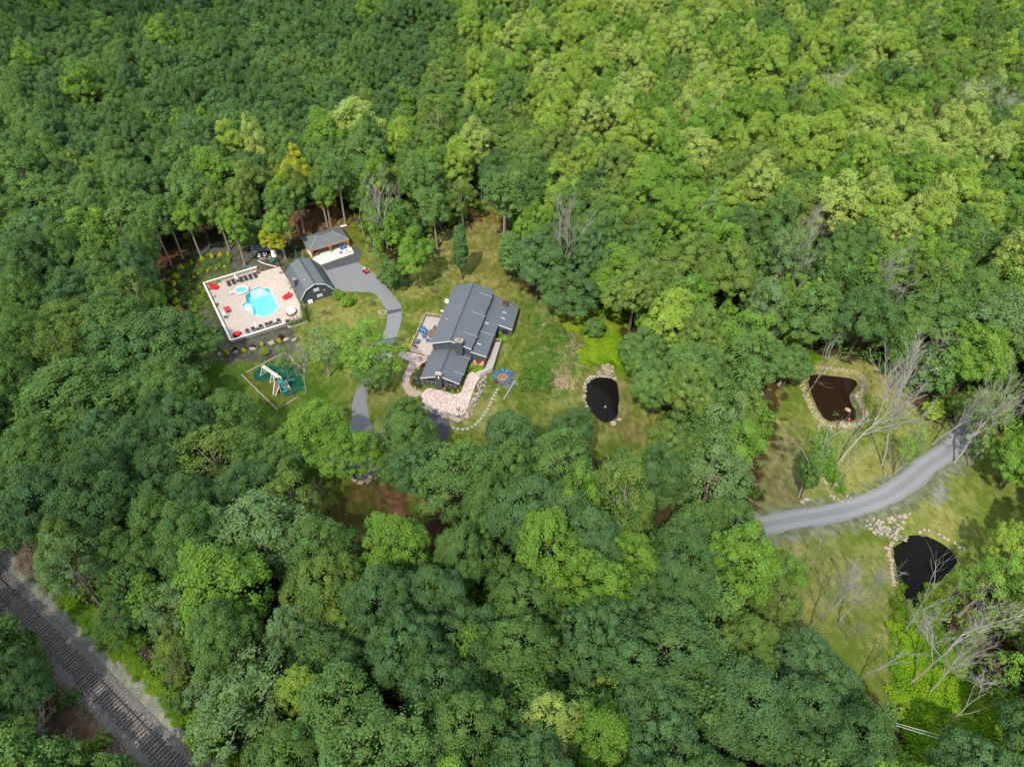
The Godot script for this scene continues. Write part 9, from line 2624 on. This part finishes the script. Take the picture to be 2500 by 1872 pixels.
func bare_trees():
	bare_tree("forked", Vector2(72.9, -87.1), 24.0, "tall bare tree with forked crown on the meadow above the gravel road", Vector2(0.06, -0.16))
	bare_tree("slim", Vector2(54.2, -79.5), 20.7, "leaning ivy-clad bare trunk just above the gravel road", Vector2(-0.00, -0.00), "olive")
	bare_tree("slim", Vector2(60.8, -81.2), 14.3, "short bare trunk with few twigs beside the rock channel", Vector2(0.06, 0.05))
	bare_tree("slim", Vector2(72.1, -84.2), 10.9, "thin dead sapling between tall bare tree and gravel road", Vector2(0.01, 0.01))
	bare_tree("slim", Vector2(74.2, -84.9), 12.9, "leaning thin tree with sparse leaves close to the road", Vector2(0.04, 0.04), "grey")
	bare_tree("forked", Vector2(84.9, -92.6), 16.0, "pale bare forked tree among yellow bushes near the road bend", Vector2(0.05, 0.04))
	bare_tree("spread", Vector2(87.2, -87.8), 21.3, "half-bare tree with thin leaves where the road leaves the frame", Vector2(0.00, 0.00), "grey")
	bare_tree("spread", Vector2(64.2, -87.6), 24.0, "tall many-branched dead tree beside the notched pond", Vector2(0.23, -0.21))
	bare_tree("slim", Vector2(63.8, -106.9), 12.6, "bare sapling leaning over the notched pond's bank", Vector2(0.13, 0.08))
	bare_tree("bushy", Vector2(87.2, -110.5), 13.0, "tangled grey dead tree east of the notched pond", Vector2(0.03, 0.32))
	bare_tree("forked", Vector2(48.8, -54.0), 16.8, "dark dead tree on the meadow, first from the bushes", Vector2(-0.05, -0.05))
	bare_tree("forked", Vector2(53.4, -54.2), 14.8, "pale dead tree on the meadow, second from the bushes", Vector2(-0.02, -0.02))
	bare_tree("spread", Vector2(53.8, -51.5), 7.0, "low bare branches reaching over the lower meadow", Vector2(0.05, 0.24))
	bare_tree("slim", Vector2(53.6, -44.9), 12.0, "long bare trunk leaning far over the meadow's lower end", Vector2(0.32, -0.02))
	bare_tree("bushy", Vector2(61.3, -44.6), 20.0, "great bare tree with a wide grey crown below the lower pond", Vector2(0.20, -0.25), "olive")
	bare_tree("slim", Vector2(63.3, -52.5), 13.0, "dark leaning trunk at the tail of the lower pond", Vector2(0.19, -0.26))
	bare_tree("spread", Vector2(63.2, -42.9), 13.0, "bare leaning tree in the bright undergrowth", Vector2(0.31, -0.09))
	bare_tree("slim", Vector2(62.5, -37.3), 12.0, "paired bare trunk by the power cables", Vector2(0.27, -0.17))
	bare_tree("slim", Vector2(48.7, -64.8), 6.3, "small dead sapling at the meadow's bushy edge", Vector2(-0.06, -0.04))
	bare_tree("slim", Vector2(50.6, -63.3), 9.4, "thin grey dead tree among the meadow bushes", Vector2(0.02, 0.01))
	bare_tree("forked", Vector2(71.3, -138.5), 18.1, "tall pale dead tree above the notched pond, in the woods' gap", Vector2(-0.01, -0.00))
	bare_tree("spread", Vector2(67.0, -143.2), 12.0, "broken pale dead tree west of the gap in the woods", Vector2(0.02, 0.32))
	bare_tree("forked", Vector2(62.7, -147.0), 13.5, "reddish dead tree at the west side of the gap in the woods", Vector2(0.07, 0.03))
	bare_tree("slim", Vector2(71.3, -118.3), 12.6, "slim trunk at the woods' edge behind the notched pond, paler of two", Vector2(-0.06, -0.03), "grey")
	bare_tree("slim", Vector2(71.8, -117.8), 11.5, "dark slim trunk at the woods' edge behind the notched pond", Vector2(0.00, 0.00))
	bare_tree("slim", Vector2(88.2, -129.6), 12.6, "bare pole standing clear above the woods north of the notched pond", Vector2(0.10, 0.07))
	bare_tree("spread", Vector2(83.4, -136.5), 21.0, "cluster-crowned dead tree in the dark woods north of the notched pond", Vector2(0.03, 0.30))
	bare_tree("slim", Vector2(107.8, -153.2), 11.9, "dead trunk high on the wooded slope, darker of two", Vector2(0.08, 0.06))
	bare_tree("slim", Vector2(65.4, -134.5), 15.0, "thin grey snag west of the gap in the woods", Vector2(0.03, 0.01))
	bare_tree("slim", Vector2(61.7, -155.5), 9.5, "thin pale snag at the woods' western gap", Vector2(0.14, 0.06))
	bare_tree("slim", Vector2(78.4, -153.8), 10.2, "thin bare trunk above the woods' gap, leaning east", Vector2(0.08, 0.04))
	bare_tree("slim", Vector2(80.9, -140.6), 10.2, "slim grey snag just north of the notched pond", Vector2(0.01, 0.01))
	bare_tree("slim", Vector2(115.2, -149.2), 13.0, "short broken snag on the eastern wooded slope", Vector2(-0.18, 0.26))
	bare_tree("slim", Vector2(125.3, -155.0), 8.7, "thin snag on the eastern slope beside the silvery tree", Vector2(-0.01, -0.01))
	bare_tree("slim", Vector2(90.9, -122.2), 11.5, "bare trunk in the dark woods east of the notched pond", Vector2(-0.23, -0.16))
	bare_tree("slim", Vector2(120.3, -141.7), 6.7, "bare snag amid the eastern crowns", Vector2(-0.01, -0.00))
	bare_tree("slim", Vector2(-39.8, -164.2), 10.1, "thin bare trunk on the lawn's wooded island, west side", Vector2(-0.10, 0.03))
	bare_tree("slim", Vector2(-9.0, -185.4), 7.7, "slim bare trunk in the sunny gap behind the lawn", Vector2(0.03, -0.00))
	bare_tree("forked", Vector2(12.5, -144.7), 23.6, "thin pale tree at the woods' edge above the rough slope", Vector2(0.07, 0.01))
	bare_tree("slim", Vector2(47.7, -155.4), 19.3, "thin pale snag in the middle eastern woods", Vector2(-0.02, -0.01))
	bare_tree("forked", Vector2(67.2, -155.4), 20.0, "reddish bare tree in the middle eastern woods", Vector2(0.24, 0.21))
	bare_tree("spread", Vector2(122.7, -156.7), 9.8, "silvery half-bare tree high on the eastern slope", Vector2(0.11, 0.09), "grey")
	bare_tree("spread", Vector2(122.7, -136.0), 9.9, "bare tree at the eastern edge of the picture's woods", Vector2(-0.15, -0.13))
	bare_tree("forked", Vector2(54.5, -132.5), 12.0, "forked dead tree among bushes west of the notched pond", Vector2(-0.03, 0.13))
	bare_tree("spread", Vector2(-33.6, -161.3), 20.5, "grey dead tree with many twigs on the lawn's wooded island", Vector2(0.02, -0.00))
	bare_tree("forked", Vector2(-32.8, -175.7), 10.9, "bare forked tree behind the dead one on the wooded island", Vector2(-0.09, 0.02))
	bare_tree("forked", Vector2(-22.1, -179.3), 14.0, "pale bare fork in the woods behind the lawn", Vector2(0.05, 0.32))
	bare_tree("bushy", Vector2(-0.8, -91.0), 5.0, "leafless sapling on the grass below the fire pit", Vector2(0.03, -0.32))
	bare_tree("bushy", Vector2(-4.5, -92.0), 5.0, "second leafless sapling beside the stepping stones", Vector2(-0.02, -0.32))
	bare_tree("slim", Vector2(-89.8, -145.5), 3.0, "bare thin trunk at the woods west of the border", Vector2(0.29, -0.14))
	bare_tree("spread", Vector2(-26.4, -89.0), 10.0, "pale thin-leaved tree beside the drive court", Vector2(0.13, 0.13), "grey")
	bare_tree("forked", Vector2(-44.6, -106.7), 11.0, "pale bare stem at the east side of the play lawn", Vector2(-0.12, -0.28), "grey")
	bare_tree("bushy", Vector2(-36.6, -77.7), 8.0, "tangle of grey dead branches below the court lawn", Vector2(0.19, 0.25))
	bare_tree("bushy", Vector2(-71.9, -102.2), 7.0, "purple-grey leafless shrub tree beside the broad oak", Vector2(-0.03, -0.32))
	bare_tree("spread", Vector2(-96.8, -144.7), 13.0, "grey bare tree at the woods' edge west of the border", Vector2(0.08, -0.31))
	bare_tree("bushy", Vector2(-13.3, -31.3), 16.0, "bare grey crown at the lower middle edge of the picture", Vector2(0.09, -0.01))
	bare_tree("bushy", Vector2(-66.6, -32.4), 9.0, "small bare grey tree beyond the track", Vector2(0.16, -0.28))
	bare_tree("spread", Vector2(61.2, -32.8), 7.0, "bare branches at the lower eastern corner", Vector2(0.30, -0.11))
	bare_tree("spread", Vector2(215.6, -293.0), 20.0, "pale dead tree at the top eastern corner", Vector2(-0.32, 0.01))
	bare_tree("bushy", Vector2(103.7, -237.8), 23.0, "grey dead crown in the pale eastern woods", Vector2(-0.17, 0.27))
	bare_tree("bushy", Vector2(147.9, -231.5), 22.0, "white dead crown high in the eastern woods", Vector2(-0.18, 0.27))
	bare_tree("bushy", Vector2(157.6, -216.9), 22.0, "pale dead crown beside the eastern edge", Vector2(-0.20, 0.25))

func cloud_cover():
	# broken fair-weather cloud over the whole sky
	var n = FastNoiseLite.new()
	n.seed = 21
	n.frequency = 0.9
	n.fractal_octaves = 5
	var im = Image.create(512, 256, false, Image.FORMAT_RGBA8)
	for y in 256:
		for x in 512:
			var a = TAU * x / 512.0
			var e = PI * (0.5 - y / 256.0)
			var d = Vector3(cos(a) * cos(e), sin(e), sin(a) * cos(e))
			var k = 0.0
			if d.y > 0.02: k = clampf((n.get_noise_3dv(Vector3(d.x, 0, d.z) / (d.y + 0.25) * 1.1) + 0.12) * 3.0, 0.0, 1.0) * clampf(d.y * 8.0, 0, 1)
			im.set_pixel(x, y, Color(1, 1, 1, k * 0.5))
	return ImageTexture.create_from_image(im)

func wires():
	var l = [[Vector2(55.95, -34.97), Vector2(69.44, -31.36), "upper white cable of the power line crossing the bright undergrowth"], [Vector2(55.90, -34.58), Vector2(69.40, -30.69), "lower white cable of the power line crossing the bright undergrowth"]]
	for k in l:
		var st = mesh(true)
		var pts = []
		var rad = []
		var d = (k[1] - k[0])
		for i in 15:
			var t = i / 14.0 * 2.2 - 0.9
			pts.append(v3(k[0] + d * t, 8.7 - 0.9 * (1.0 - pow(t * 2 - 1, 2) * 0.25)))
			rad.append(0.035)
		tube(st, pts, rad, 5)
		tag(part(self, numbered("power_cable"), st, M.cable), k[2], "cable", "power cables")
